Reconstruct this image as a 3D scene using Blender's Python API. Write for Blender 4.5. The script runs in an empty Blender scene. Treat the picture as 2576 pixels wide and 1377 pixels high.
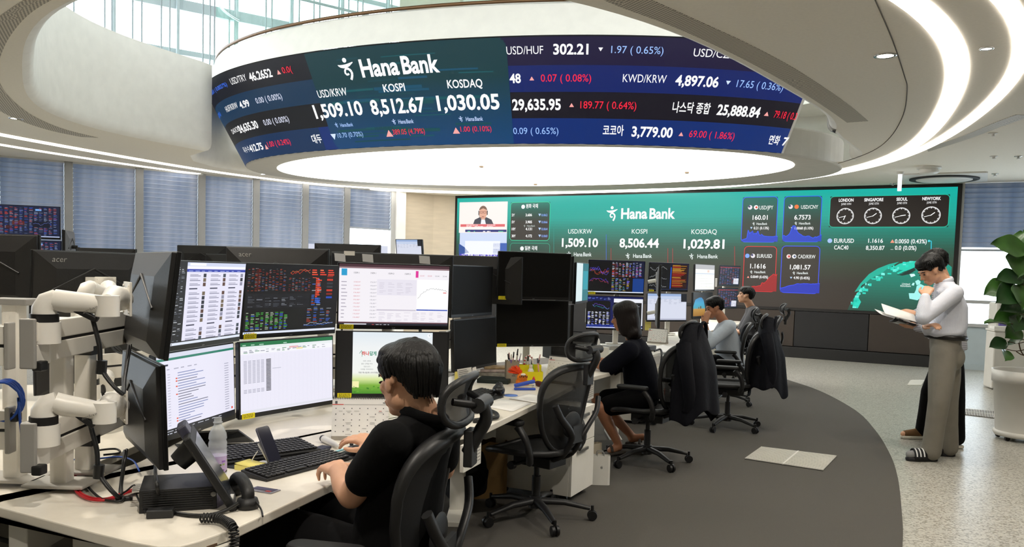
import bpy, bmesh, math, random
import numpy as np
from mathutils import Vector as V, Matrix as M
sc = bpy.context.scene
col = sc.collection
R = math.radians
# ---------------- camera, world, lights, exposure ----------------
F, PPY, ZC = 2064.17, 806.7, 1.48            # focal length in pixels, principal row, eye height
_p, _r = R(3.3753), R(1.6371)
_fw = V((0, math.cos(_p), -math.sin(_p))); _up = V((0, math.sin(_p), math.cos(_p))); _rt = V((1, 0, 0))
RT = _rt*math.cos(_r)+_up*math.sin(_r); UP = -_rt*math.sin(_r)+_up*math.cos(_r)
CAM = V((0, 0, ZC))
cd = bpy.data.cameras.new('camera'); co = bpy.data.objects.new('camera', cd); col.objects.link(co)
cd.sensor_fit = 'HORIZONTAL'; cd.sensor_width = 36; cd.lens = 36*F/2576
cd.shift_y = (PPY-688.5)/2576; cd.clip_start = .05; cd.clip_end = 300
mw = M((RT, UP, -_fw)).transposed().to_4x4(); mw.translation = CAM; co.matrix_world = mw
sc.camera = co
sc.view_settings.view_transform = 'Standard'; sc.view_settings.look = 'None'
sc.view_settings.exposure = 0.47; sc.view_settings.gamma = 1.0; sc.view_settings.use_curve_mapping = False
w = bpy.data.worlds.new('world'); sc.world = w; w.use_nodes = True
w.node_tree.nodes['Background'].inputs[0].default_value = (.86, .93, 1, 1)
w.node_tree.nodes['Background'].inputs[1].default_value = 5.0
sc.cycles.use_adaptive_sampling = True; sc.cycles.adaptive_threshold = .03; sc.cycles.max_bounces = 8; sc.cycles.diffuse_bounces = 4; sc.cycles.glossy_bounces = 3; sc.cycles.transparent_max_bounces = 12; sc.cycles.caustics_reflective = False; sc.cycles.caustics_refractive = False
DISC_E, STRIP_E, DOWN_E = 3.2, 4.5, 40.0     # light disc, ring strips, downlights (W)
SUN_E = 0.0

def ray(x, y): return RT*((x-1288)/F)-UP*((y-PPY)/F)+_fw
def P(x, y, z=0.0):
    d = ray(x, y); return CAM+d*((z-ZC)/d.z)
def D(x, y, Y):
    d = ray(x, y); return CAM+d*(Y/d.y)
def proj(q):
    d = V(q)-CAM; k = d.dot(_fw); return 1288+F*d.dot(RT)/k, PPY-F*d.dot(UP)/k

# ---------------- helpers ----------------
def lin(c):
    if isinstance(c, str): c = [int(c[i:i+2], 16)/255 for i in (0, 2, 4)]
    return tuple((x/12.92 if x <= .04045 else ((x+.055)/1.055)**2.4) for x in c[:3])
MATS = {}
def mat(name, c, rough=.5, metal=0, bump=0, bs=60, noise=0, ns=6, emit=0, alpha=1, spec=.5, coat=0, trans=0, aniso=None):
    if name in MATS: return MATS[name]
    m = bpy.data.materials.new(name); m.use_nodes = True; MATS[name] = m
    nt = m.node_tree; b = nt.nodes['Principled BSDF']; L = nt.links.new
    c = lin(c)
    b.inputs['Base Color'].default_value = (*c, 1); b.inputs['Roughness'].default_value = rough
    b.inputs['Metallic'].default_value = metal; b.inputs['Specular IOR Level'].default_value = spec
    b.inputs['Coat Weight'].default_value = coat; b.inputs['Transmission Weight'].default_value = trans
    b.inputs['Alpha'].default_value = alpha
    tc = nt.nodes.new('ShaderNodeTexCoord')
    n = nt.nodes.new('ShaderNodeTexNoise'); n.inputs['Scale'].default_value = ns; n.inputs['Detail'].default_value = 5
    L(tc.outputs['Object'], n.inputs['Vector'])
    if aniso:
        mp = nt.nodes.new('ShaderNodeMapping'); mp.inputs['Scale'].default_value = aniso
        L(tc.outputs['Object'], mp.inputs[0]); L(mp.outputs[0], n.inputs['Vector'])
    nz = noise if noise else .04
    mr = nt.nodes.new('ShaderNodeMapRange'); mr.inputs[1].default_value = .25; mr.inputs[2].default_value = .75
    mr.inputs[3].default_value = 1-nz; mr.inputs[4].default_value = 1+nz
    mx = nt.nodes.new('ShaderNodeMix'); mx.data_type = 'RGBA'; mx.blend_type = 'MULTIPLY'; mx.inputs[0].default_value = 1
    mx.inputs[6].default_value = (*c, 1)
    L(n.outputs['Fac'], mr.inputs[0]); L(mr.outputs[0], mx.inputs[7]); L(mx.outputs[2], b.inputs['Base Color'])
    if bump:
        n2 = nt.nodes.new('ShaderNodeTexNoise'); n2.inputs['Scale'].default_value = bs; n2.inputs['Detail'].default_value = 3
        L(tc.outputs['Object'], n2.inputs['Vector'])
        if aniso: L(mp.outputs[0], n2.inputs['Vector'])
        bp = nt.nodes.new('ShaderNodeBump'); bp.inputs['Strength'].default_value = bump; bp.inputs['Distance'].default_value = .01
        L(n2.outputs['Fac'], bp.inputs['Height']); L(bp.outputs[0], b.inputs['Normal'])
    if emit:
        b.inputs['Emission Color'].default_value = (*c, 1); b.inputs['Emission Strength'].default_value = emit
    return m
def glow(name, c, e):
    m = mat(name, c, .4); b = m.node_tree.nodes['Principled BSDF']
    b.inputs['Emission Color'].default_value = (*lin(c), 1); b.inputs['Emission Strength'].default_value = e
    return m
def see_through(name, c, k, rough=.05, glossc=(1, 1, 1)):
    """thin clear sheet: k = share let straight through"""
    m = bpy.data.materials.new(name); m.use_nodes = True; MATS[name] = m
    nt = m.node_tree; nt.nodes.clear(); N = nt.nodes.new; L = nt.links.new
    o = N('ShaderNodeOutputMaterial'); t = N('ShaderNodeBsdfTransparent'); g = N('ShaderNodeBsdfPrincipled')
    t.inputs[0].default_value = (*lin(c), 1); g.inputs['Base Color'].default_value = (*lin(glossc), 1); g.inputs['Roughness'].default_value = rough
    x = N('ShaderNodeMixShader'); x.inputs[0].default_value = 1-k
    L(t.outputs[0], x.inputs[1]); L(g.outputs[0], x.inputs[2]); L(x.outputs[0], o.inputs[0])
    return m
def screen_mat():
    m = bpy.data.materials.new('lit_display'); m.use_nodes = True; MATS['lit_display'] = m
    nt = m.node_tree; b = nt.nodes['Principled BSDF']; a = nt.nodes.new('ShaderNodeAttribute'); a.attribute_name = 'Col'
    b.inputs['Base Color'].default_value = (.008, .008, .009, 1); b.inputs['Roughness'].default_value = .45
    nt.links.new(a.outputs['Color'], b.inputs['Emission Color']); b.inputs['Emission Strength'].default_value = .73
    return m
DISPLAY = screen_mat()

class G:
    """collects shapes, becomes ONE mesh object"""
    def __init__(s): s.v = []; s.f = []; s.sm = []; s.mi = []; s.T = None
    def add(s, vs, fs, smooth=False, mi=0, T=None):
        k = len(s.v)
        T = (s.T @ T) if (s.T is not None and T is not None) else (T if T is not None else s.T)
        if T is not None: vs = [T @ V(v) for v in vs]
        s.v += [tuple(v) for v in vs]
        for f in fs: s.f.append([i+k for i in f]); s.sm.append(smooth); s.mi.append(mi)
        return s
    def box(s, c, d, T=None, mi=0):
        x, y, z = c; a, b, e = d[0]/2, d[1]/2, d[2]/2
        vs = [(x+i*a, y+j*b, z+k*e) for k in (-1, 1) for j in (-1, 1) for i in (-1, 1)]
        return s.add(vs, [(0, 2, 3, 1), (4, 5, 7, 6), (0, 1, 5, 4), (2, 6, 7, 3), (0, 4, 6, 2), (1, 3, 7, 5)], T=T, mi=mi)
    def bar(s, p0, p1, wd, ht, up=(0, 0, 1), mi=0):
        """box beam from p0 to p1"""
        p0, p1 = V(p0), V(p1); d = p1-p0; x = d.normalized(); z = V(up); z = (z-x*z.dot(x)).normalized(); y = z.cross(x)
        T = M((x, y, z)).transposed().to_4x4(); T.translation = (p0+p1)/2
        return s.box((0, 0, 0), (d.length, wd, ht), T=T, mi=mi)
    def tube(s, pts, r, n=8, closed=False, flat=1.0, up=None, mi=0, cap=True):
        pts = [V(p) for p in pts]; m = len(pts)
        rs = r if isinstance(r, (list, tuple)) else [r]*m
        vs = []; prev = None
        for i, p in enumerate(pts):
            if closed: t = pts[(i+1) % m]-pts[i-1]
            else: t = pts[min(i+1, m-1)]-pts[max(i-1, 0)]
            t.normalize()
            if up is not None: a = V(up)
            elif prev is None: a = V((0, 0, 1)) if abs(t.z) < .9 else V((1, 0, 0))
            else: a = prev
            a = a-t*a.dot(t)
            a = a.normalized() if a.length > 1e-6 else t.orthogonal().normalized()
            prev = a; b = t.cross(a)
            for k in range(n):
                q = 2*math.pi*k/n; vs.append(p+a*(math.cos(q)*rs[i]*flat)+b*(math.sin(q)*rs[i]))
        fs = []
        for i in range(m if closed else m-1):
            j = (i+1) % m
            for k in range(n):
                l = (k+1) % n; fs.append((i*n+k, i*n+l, j*n+l, j*n+k))
        s.add(vs, fs, True, mi)
        if not closed and cap:
            s.add(vs[:n][::-1], [range(n)], False, mi); s.add(vs[-n:], [range(n)], False, mi)
        return s
    def cyl(s, p0, p1, r0, r1=None, n=20, mi=0, cap=True): return s.tube([p0, p1], [r0, r0 if r1 is None else r1], n, mi=mi, cap=cap)
    def lathe(s, prof, n=24, c=(0, 0, 0), T=None, mi=0, smooth=True, sx=1, sy=1):
        vs = []; m = len(prof)
        for r, z in prof:
            for k in range(n):
                q = 2*math.pi*k/n; vs.append((c[0]+r*math.cos(q)*sx, c[1]+r*math.sin(q)*sy, c[2]+z))
        fs = [(i*n+k, i*n+(k+1) % n, (i+1)*n+(k+1) % n, (i+1)*n+k) for i in range(m-1) for k in range(n)]
        s.add(vs, fs, smooth, mi, T)
        if prof[0][0] > 1e-4: s.add(vs[:n][::-1], [range(n)], False, mi, T)
        if prof[-1][0] > 1e-4: s.add(vs[-n:], [range(n)], False, mi, T)
        return s
    def ell(s, c, r, T=None, n=16, mi=0, m=None):
        if not isinstance(r, (tuple, list)): r = (r, r, r)
        m = m or max(6, n*5//8)
        prof = [(math.sin(math.pi*i/m), -math.cos(math.pi*i/m)) for i in range(m+1)]
        vs = []
        for a, b in prof:
            for k in range(n):
                q = 2*math.pi*k/n; vs.append((c[0]+r[0]*a*math.cos(q), c[1]+r[1]*a*math.sin(q), c[2]+r[2]*b))
        fs = [(i*n+k, i*n+(k+1) % n, (i+1)*n+(k+1) % n, (i+1)*n+k) for i in range(m) for k in range(n)]
        return s.add(vs, fs, True, mi, T)
    def prism(s, poly, z0, z1, mi=0, T=None):
        n = len(poly)
        if sum(poly[i-1][0]*poly[i][1]-poly[i][0]*poly[i-1][1] for i in range(n)) < 0: poly = poly[::-1]
        vs = [(p[0], p[1], z0) for p in poly]+[(p[0], p[1], z1) for p in poly]
        fs = [list(range(n))[::-1], list(range(n, 2*n))]+[(i, (i+1) % n, n+(i+1) % n, n+i) for i in range(n)]
        return s.add(vs, fs, mi=mi, T=T)
    def grid(s, rows, smooth=True, mi=0, close=False, T=None):
        m, n = len(rows), len(rows[0])
        vs = [p for r_ in rows for p in r_]
        fs = [(i*n+k, i*n+(k+1) % n, (i+1)*n+(k+1) % n, (i+1)*n+k) for i in range(m-1) for k in range(n if close else n-1)]
        return s.add(vs, fs, smooth, mi, T)
    def build(s, name, m, parent=None, loc=None, rot=None, bev=0, solid=0, sub=0, seg=2):
        me = bpy.data.meshes.new(name); me.from_pydata(s.v, [], s.f)
        me.polygons.foreach_set('use_smooth', s.sm); me.polygons.foreach_set('material_index', s.mi)
        for x in (m if isinstance(m, (list, tuple)) else [m]): me.materials.append(x)
        me.validate(); me.update()
        return link(name, me, parent, loc, rot, bev, solid, sub, seg)
def link(name, me, parent=None, loc=None, rot=None, bev=0, solid=0, sub=0, seg=2):
    o = bpy.data.objects.new(name, me); col.objects.link(o)
    if parent is not None: o.parent = parent
    if loc is not None: o.location = loc
    if rot is not None: o.rotation_euler = rot if hasattr(rot, '__len__') else (0, 0, rot)
    if solid: q = o.modifiers.new('solid', 'SOLIDIFY'); q.thickness = solid; q.offset = 0
    if bev: q = o.modifiers.new('bevel', 'BEVEL'); q.width = bev; q.segments = seg; q.limit_method = 'ANGLE'; q.angle_limit = R(40)
    if sub: q = o.modifiers.new('sub', 'SUBSURF'); q.levels = sub; q.render_levels = sub
    return o
def tag(o, label=None, cat=None, group=None, kind=None):
    if label: o['label'] = label
    if cat: o['category'] = cat
    if group: o['group'] = group
    if kind: o['kind'] = kind
    return o
def struct(o, label=None): o['kind'] = 'structure'; return tag(o, label)
def empty(name, loc, rz=0, label=None, cat=None, group=None):
    o = bpy.data.objects.new(name, None); col.objects.link(o); o.location = loc; o.rotation_euler = (0, 0, rz); o.empty_display_size = .1
    return tag(o, label, cat, group)
def copy_tree(o, parent=None):
    kids = list(o.children); c = o.copy(); col.objects.link(c)
    if parent is not None: c.parent = parent
    for k in kids: copy_tree(k, c)
    return c
def spline(pts, k=6, closed=False):
    """Catmull-Rom through pts"""
    pts = [V(p) for p in pts]; n = len(pts); out = []
    for i in range(n if closed else n-1):
        a, b, c, d = (pts[(i-1) % n], pts[i], pts[(i+1) % n], pts[(i+2) % n]) if closed else (pts[max(i-1, 0)], pts[i], pts[i+1], pts[min(i+2, n-1)])
        for j in range(k):
            t = j/k; out.append(.5*((2*b)+(c-a)*t+(2*a-5*b+4*c-d)*t*t+(3*b-a-3*c+d)*t**3))
    if not closed: out.append(pts[-1])
    return out
def rrect(w, h, r, n=5, cx=0, cy=0):
    out = []
    for a, (x, y) in enumerate(((w/2-r, h/2-r), (-w/2+r, h/2-r), (-w/2+r, -h/2+r), (w/2-r, -h/2+r))):
        for i in range(n+1):
            q = math.pi/2*(a+i/n); out.append((cx+x+r*math.cos(q), cy+y+r*math.sin(q)))
    return out

# text as triangles
_fc = {}
def glyphs(s, bold=0):
    k = (s, bold)
    if k in _fc: return _fc[k]
    cu = bpy.data.curves.new('t', 'FONT'); cu.body = s; cu.resolution_u = 3 if len(s) > 3 else 4; cu.offset = bold
    cu.fill_mode = 'FRONT'
    o = bpy.data.objects.new('t', cu); me = bpy.data.meshes.new_from_object(o)
    vs = [(v.co.x, v.co.y) for v in me.vertices]; fs = [list(p.vertices) for p in me.polygons]
    bpy.data.objects.remove(o); bpy.data.curves.remove(cu); bpy.data.meshes.remove(me)
    xs = [v[0] for v in vs] or [0, 1]
    _fc[k] = (vs, fs, min(xs), max(xs)); return _fc[k]
_cap = None
def cap_h():
    global _cap
    if _cap is None:
        vs = glyphs('H')[0]; _cap = max(v[1] for v in vs)-min(v[1] for v in vs)
    return _cap

class Canvas:
    """flat drawing of a lit display in its own u,v metres; warp(u,v,layer)->point"""
    def __init__(s, warp, step=.0004): s.g = G(); s.c = []; s.warp = warp; s.k = 0; s.step = step
    def _p(s, vs, fs, c):
        c = lin(c) if not (isinstance(c, tuple) and len(c) == 4) else c[:3]
        s.g.add([s.warp(u, v, s.k*s.step) for u, v in vs], fs); s.c += [c]*len(fs)
    def up(s): s.k += 1; return s
    def rect(s, x, y, w, h, c, nx=1):
        vs = [(x+w*i/nx, y+h*j) for j in (0, 1) for i in range(nx+1)]
        s._p(vs, [(i, i+1, nx+2+i, nx+1+i) for i in range(nx)], c)
    def grad(s, x, y, w, h, stops, nx=1):
        """stops: list of (fraction from bottom, colour); drawn as thin even bands"""
        n = 40
        for i in range(n):
            f = (i+.5)/n
            for (a, ca), (b, cb) in zip(stops[:-1], stops[1:]):
                if a <= f <= b:
                    t = (f-a)/(b-a+1e-9); c0, c1 = lin(ca), lin(cb); cc = tuple(p+(q-p)*t for p, q in zip(c0, c1))+(1,)
                    s.rect(x, y+h*i/n, w, h/n*1.001, cc, nx); break
    def poly(s, pts, c): s._p(pts, [list(range(len(pts)))], c)
    def disc(s, x, y, r, c, n=24, ry=None): s.poly([(x+r*math.cos(2*math.pi*i/n), y+(ry or r)*math.sin(2*math.pi*i/n)) for i in range(n)], c)
    def line(s, pts, wd, c):
        for (x0, y0), (x1, y1) in zip(pts[:-1], pts[1:]):
            dx, dy = x1-x0, y1-y0; l = math.hypot(dx, dy) or 1; nx, ny = -dy/l*wd/2, dx/l*wd/2
            s._p([(x0-nx, y0-ny), (x1-nx, y1-ny), (x1+nx, y1+ny), (x0+nx, y0+ny)], [(0, 1, 2, 3)], c)
    def frame(s, pts, wd, c): s.line(list(pts)+[pts[0]], wd, c)
    def text(s, t, x, y, h, c, w=None, bold=0, al='l', slant=0):
        vs, fs, a, b = glyphs(t, bold); k = h/cap_h(); kx = k if w is None else w/(b-a)
        W = (b-a)*kx; x0 = x-(W if al == 'r' else W/2 if al == 'c' else 0)
        s._p([(x0+(p-a)*kx+slant*q*k, y+q*k) for p, q in vs], fs, c)
    def tri(s, x, y, r, c, dn=False):
        k = -1 if dn else 1; s._p([(x-r, y-k*r*.85), (x+r, y-k*r*.85), (x, y+k*r*.85)], [(0, 1, 2)], c)
    def greek(s, x, y, w, h, c, rnd, fill=.7):
        """a run of unreadably small writing"""
        e = x+w
        while x < e:
            l = min(h*rnd.uniform(.8, 3), e-x)
            if rnd.random() < fill: s.rect(x, y, l, h*.62, c)
            x += l+h*.35
    def build(s, name, parent=None, m=None, **k):
        o = s.g.build(name, m or DISPLAY, parent, **k)
        ca = o.data.color_attributes.new('Col', 'FLOAT_COLOR', 'CORNER'); arr = []
        for p, c in zip(o.data.polygons, s.c): arr += [*c, 1]*p.loop_total
        ca.data.foreach_set('color', arr); return o
def emblem(cv, x, y, h, c):
    """the bank's mark: a dot, a sweeping arm and a hooked leg; x,y = lower left, h = height"""
    k = h; q = lambda pts: [(x+a*k, y+b*k) for a, b in pts]
    cv.disc(x+.44*k, y+.91*k, .115*k, c)
    up_ = [(0, .72), (.12, .70), (.28, .70), (.45, .715), (.62, .745), (.86, .80)]; lo_ = [(.02, .66), (.13, .57), (.29, .53), (.46, .545), (.64, .60), (.87, .76)]
    cv._p(q(up_)+q(lo_), [(i, 6+i, 7+i, i+1) for i in range(5)], c)
    hook = [(.50, .56), (.36, .47), (.30, .35), (.33, .24), (.43, .20), (.50, .26)]
    cv.line(q(hook), .10*k, c)
    leg = [(.44, .52), (.58, .46), (.67, .34), (.67, .20), (.60, .04), (.54, -.05)]
    cv.line(q(leg), .125*k, c)
# ---------------- the room ----------------
ZCE, ZUP, ZTOP = 3.25, 4.6, 8.2              # ceiling, upper floor, upper ceiling
def fourier(c, s, n=96, off=0):
    out = []
    for i in range(n):
        t = 2*math.pi*i/n; r = s[0]+off+sum(s[1+2*k]*math.cos((k+1)*t)+s[2+2*k]*math.sin((k+1)*t) for k in range((len(s)-1)//2))
        out.append(V((c[0]+r*math.cos(t), c[1]+r*math.sin(t), 0)))
    return out
RC = (-1.3, 11.2)
OUTR = [7.261, -.198, -.035, -.356, .085, -.096, -.011, .042, .179]
INNR = [6.821, .064, -.05, -.493, .194, .021, -.019, .066, .19]
HOLC = (-.83, 11.4)
HOLR = [5.145, -.039, -.342, -.546, .169, .044, .047, .155, -.024, -.047, -.137, .009, .008]
# plan directions of the window wall and of the video wall
DW = V((.808, .589, 0)); NW = V((.589, -.808, 0)); PW = V((-4.48, 17.73, 0))
_a = R(-60.47); DL = V((math.sin(_a), math.cos(_a), 0)); NL = V((DL.y, -DL.x, 0)); PL = V((6.316, 15.232, 0))
if NL.y > 0: NL = -NL
def win(s, z, o=0): q = PW+DW*s+NW*o; return V((q.x, q.y, z))
def vid(s, z, o=0): q = PL+DL*s+NL*o; return V((q.x, q.y, z))
def plane_hit(x, y, p0, n):
    d = ray(x, y); return CAM+d*((p0-CAM).dot(n)/d.dot(n))

white = mat('ceiling_paint', 'efe8da', .85, bump=.05, bs=400, noise=.03, ns=40)
wallp = mat('wall_paint', 'ebe8df', .8, bump=.05, bs=200)
beige = mat('stone_cladding', 'cfc2ad', .6, noise=.08, ns=2.5, bump=.08, bs=30, aniso=(1, 1, 6))
alu = mat('window_metal', 'b9b9b8', .45, metal=.2)
dark = mat('black_plastic', '131314', .45, bump=.04, bs=500)
# floor: pale flecked vinyl
m = mat('speckled_floor', 'b5b1a6', .32, noise=.05, ns=.8)
nt = m.node_tree; b_ = nt.nodes['Principled BSDF']; vo = nt.nodes.new('ShaderNodeTexVoronoi'); vo.inputs['Scale'].default_value = 85
tc_ = nt.nodes.new('ShaderNodeTexCoord'); nt.links.new(tc_.outputs['Object'], vo.inputs['Vector'])
cr = nt.nodes.new('ShaderNodeValToRGB'); cr.color_ramp.elements[0].color = (*lin('827d72'), 1); cr.color_ramp.elements[1].color = (*lin('b9b6ac'), 1)
cr.color_ramp.elements[0].position = .1; cr.color_ramp.elements[1].position = .55
sp_ = nt.nodes.new('ShaderNodeSeparateColor'); nt.links.new(vo.outputs['Color'], sp_.inputs[0]); nt.links.new(sp_.outputs[0], cr.inputs[0]); nt.links.new(cr.outputs[0], b_.inputs['Base Color'])
BX0, BX1, BY0 = -17, 17, -6
cnr = PW+DW*2.32                              # where the windows stop
w_far = PW-DW*15
room = [(w_far.x, w_far.y), (cnr.x, cnr.y), (-1.93, 19.62), (-1.43, 19.70)]
e1 = vid(-12, 0, -.28); e0 = vid(8.9, 0, -.28)
room += [(e0.x, e0.y), (e1.x, e1.y), (e1.x, BY0), (w_far.x, BY0)]
struct(G().prism(room, -.1, 0).build('floor', m), 'pale flecked hard floor')
# carpet with its curved right edge
carpet = mat('charcoal_carpet', '57534d', .95, bump=.6, bs=900, noise=.22, ns=350)
ce = [P(*q) for q in [(1800, 905), (1925, 935), (1967, 953), (2060, 985), (2150, 1034), (2201, 1085), (2238, 1145), (2258, 1205), (2268, 1290), (2270, 1380)]]
ce += [V((1.55, 3.2, 0)), V((1.2, 1.8, 0)), V((.6, .9, 0)), V((-.4, .3, 0))]
cl_ = [(p.x, p.y) for p in spline(ce, 6)]
cl_ += [(-1.6, .2), (-2.6, 2.2), (-3.0, 4.5), (-2.4, 7.5), (-1.6, 10), (-.4, 13), (1.6, 15.4)]  # unseen left and near edges drawn in so bare pale floor bounces light up
struct(G().prism(cl_, 0, .012).build('floor_carpet', carpet), 'charcoal carpet with a curved edge')

# hole in the ceiling: follows the opening, then the drum that hangs into it
SBC, SBA, SBB, SBR = V((.116, 14.434, 0)), 5.195, 2.946, R(163.74)
def drum(t, off=0):
    a, b = SBA+off, SBB+off; x, y = a*math.cos(t), b*math.sin(t)
    return SBC+V((x*math.cos(SBR)-y*math.sin(SBR), x*math.sin(SBR)+y*math.cos(SBR), 0))
def drum_n(t):
    x, y = math.cos(t)/SBA, math.sin(t)/SBB
    return V((x*math.cos(SBR)-y*math.sin(SBR), x*math.sin(SBR)+y*math.cos(SBR), 0)).normalized()
def in_drum(p, k=0):
    q = V((p.x, p.y, 0))-SBC; x = q.x*math.cos(SBR)+q.y*math.sin(SBR); y = -q.x*math.sin(SBR)+q.y*math.cos(SBR)
    return (x/(SBA+k))**2+(y/(SBB+k))**2 < 1
hole_all = fourier(HOLC, HOLR, 144)
# keep the run outside the drum: start at the right tip, round the near side, to the left junction
HL = [p for p in hole_all if not in_drum(p, .02)]
HL.sort(key=lambda p: (math.atan2(p.x-HOLC[0], -(p.y-HOLC[1]))))        # left .. near .. right
HL = [p for p in HL if p.y < 14.75 and (p.x < 0 or p.y < 10.0)]
tip = [V((3.72, 9.7, 0)), V((4.0, 10.2, 0)), V((4.35, 10.75, 0)), V((4.75, 11.4, 0)), V((4.95, 12.1, 0))]
HL = HL+spline(tip, 4)
k_ = min(range(len(HL)), key=lambda i: (HL[i]-V((-4.98, 13.17, 0))).length); HL = [V((-5.0, 16.2, 0)), V((-5.55, 15.2, 0)), V((-5.62, 14.4, 0)), V((-5.4, 13.7, 0))]+HL[k_:]
hole_line = HL                                # open line, left to right by the near side
def ceiling_mesh(z, outer, hole):
    bm = bmesh.new(); es = []
    for loop in (outer, hole):
        vs = [bm.verts.new((p[0], p[1], z)) for p in loop]
        es += [bm.edges.new((vs[i], vs[(i+1) % len(vs)])) for i in range(len(vs))]
    bmesh.ops.triangle_fill(bm, edges=es, use_beauty=True, use_dissolve=False)
    me = bpy.data.meshes.new('ceiling'); bm.to_mesh(me); bm.free(); return me
# the drum closes the far side of the hole: ring the hole round the drum's near edge
ts = [2*math.pi*i/200 for i in range(200)]
far_side = []
t0 = min(ts, key=lambda t: (drum(t)-hole_line[-1]).length); t1 = min(ts, key=lambda t: (drum(t)-hole_line[0]).length)
hole_poly = [(p.x, p.y) for p in hole_line]
# over the top (far) side of the drum
up_ts = []
k = t0
for i in range(200):
    q = drum(k, -.05); up_ts.append(k)
    if (drum(k)-drum(t1)).length < .18 and i > 5: break
    k += 2*math.pi/200
mid = drum(up_ts[len(up_ts)//2])
if mid.y < SBC.y:                              # went the near way round: go the other way
    up_ts = []; k = t0
    for i in range(200):
        up_ts.append(k)
        if (drum(k)-drum(t1)).length < .18 and i > 5: break
        k -= 2*math.pi/200
hole_poly += [(drum(t, -.05).x, drum(t, -.05).y) for t in up_ts]
me = ceiling_mesh(ZCE, room, hole_poly); me.materials.append(white)
# rounded lip and the wall of the opening, up to the floor above
g = G(); rows = []
nrm = []
for i, p in enumerate(hole_line):
    t = (hole_line[min(i+1, len(hole_line)-1)]-hole_line[max(i-1, 0)]).normalized(); n_ = V((t.y, -t.x, 0))
    if n_.dot(V((HOLC[0], HOLC[1], 0))-p) > 0: n_ = -n_
    nrm.append(n_)
for dz, do in ((0, .0), (.02, .05), (.06, .085), (.13, .10), (.5, .10), (ZUP-ZCE, .10)):
    rows.append([(p.x-n.x*do, p.y-n.y*do, ZCE+dz) for p, n in zip(hole_line, nrm)])
voidw = mat('void_wall_paint', 'f3f0e9', .8, bump=.03, bs=200)
struct(link('ceiling', me), 'grey-beige plaster ceiling with a large oval opening')
struct(G().grid(rows).build('wall_void', voidw), 'white curved wall of the ceiling opening')
up_out = [(w_far.x, w_far.y), (cnr.x, cnr.y), (-1.93, 19.62), (-1.43, 19.70), (e0.x, e0.y), (e1.x, e1.y), (e1.x, BY0), (w_far.x, BY0)]
me = ceiling_mesh(ZUP, up_out, [(p.x-n.x*.1, p.y-n.y*.1) for p, n in zip(hole_line, nrm)]+[(drum(t, .3).x, drum(t, .3).y) for t in up_ts])
me.materials.append(wallp); struct(link('floor_upper', me), 'floor of the level above')
struct(G().prism(room, ZTOP, ZTOP+.1).build('ceiling_upper', wallp), 'ceiling of the level above')

# ---- light ring and oval ceiling light
strip = glow('lit_diffuser', 'fff9ef', STRIP_E)
def ring_strip(name, c, s, w, z, h, label, grow=None):
    a = fourier(c, s, 160, -w/2); b = fourier(c, s, 160, w/2)
    g = G(); n = 160
    vs = [(p.x, p.y, z-h) for p in a]+[(p.x, p.y, z-h) for p in b]+[(p.x, p.y, z) for p in a]+[(p.x, p.y, z) for p in b]
    fs = []
    for i in range(n):
        j = (i+1) % n; fs += [(i, n+i, n+j, j), (i, j, 2*n+j, 2*n+i), (n+i, 3*n+i, 3*n+j, n+j)]
    g.add(vs, fs); o = g.build(name, strip)
    return tag(o, label, 'ceiling light', 'ring lights in the ceiling')
ring_strip('ring_light', RC, OUTR, .12, ZCE, .012, 'outer thin white light ring curving round the whole ceiling')
ring_strip('ring_light', RC, INNR, .17, ZCE, .012, 'inner wide white light ring around the oval ceiling opening')
groove = mat('shadow_gap', '5c564d', .9)
gl = spline([P(*q, ZCE-.002) for q in [(2202, 0), (2245, 100), (2275, 190), (2282, 227), (2272, 290), (2240, 345), (2195, 380), (2120, 408), (2040, 427)]], 5)
struct(G().tube(gl, .005, 4).build('trim_1', groove), 'fine curved joint in the ceiling')

# drum: oval hanging soffit with the light disc underneath
soffit = mat('drum_plaster', 'c3beb3', .8, bump=.03, bs=300)
g = G(); n = 120
dr = empty('ceiling_drum', (SBC.x, SBC.y, 3.22), 0, 'oval white ceiling drum hanging in the opening under the curved video band', 'ceiling drum')
loc = lambda p: (p[0]-SBC.x, p[1]-SBC.y)
poly = [loc(drum(2*math.pi*i/n)) for i in range(n)]
g.prism(poly, 0, .42); g.build('soffit', soffit, dr, bev=.03)
dc, da, db, dang = V((-.04, 14.116, 0)), 4.602*.985, 2.476*.985, R(158.35)
dp = [loc((dc.x+da*math.cos(t)*math.cos(dang)-db*math.sin(t)*math.sin(dang), dc.y+da*math.cos(t)*math.sin(dang)+db*math.sin(t)*math.cos(dang))) for t in [2*math.pi*i/n for i in range(n)]]
G().prism(dp, -.006, .02).build('light_panel', glow('disc_diffuser', 'fffdf8', DISC_E), dr)
g = G()
spots_px = [(1211, 418), (1728, 433), (1347, 463)]
for q in spots_px:
    p = P(*q, 3.214); g.cyl((p.x-SBC.x, p.y-SBC.y, -.03), (p.x-SBC.x, p.y-SBC.y, 0), .035, .04, 12)
g.build('sprinkler', mat('brass_dull', 'a08a70', .4, metal=.6), dr)

# screen band geometry: inverted cone standing on the drum's edge
ZB, ZS, FLARE = 3.25, 4.5, .68
_N = 720
_tt = [2*math.pi*i/_N for i in range(_N+1)]
_arc = [0.0]
for a, b in zip(_tt[:-1], _tt[1:]): _arc.append(_arc[-1]+(drum(b)-drum(a)).length)
def u2t(u): return float(np.interp(u, _arc, _tt))
def cone(u, v, k=0):
    t = u2t(u); n = drum_n(t); p = drum(t)+n*(FLARE*v+k*.9); return V((p.x, p.y, ZB+(ZS-ZB)*v-k*.45))
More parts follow.
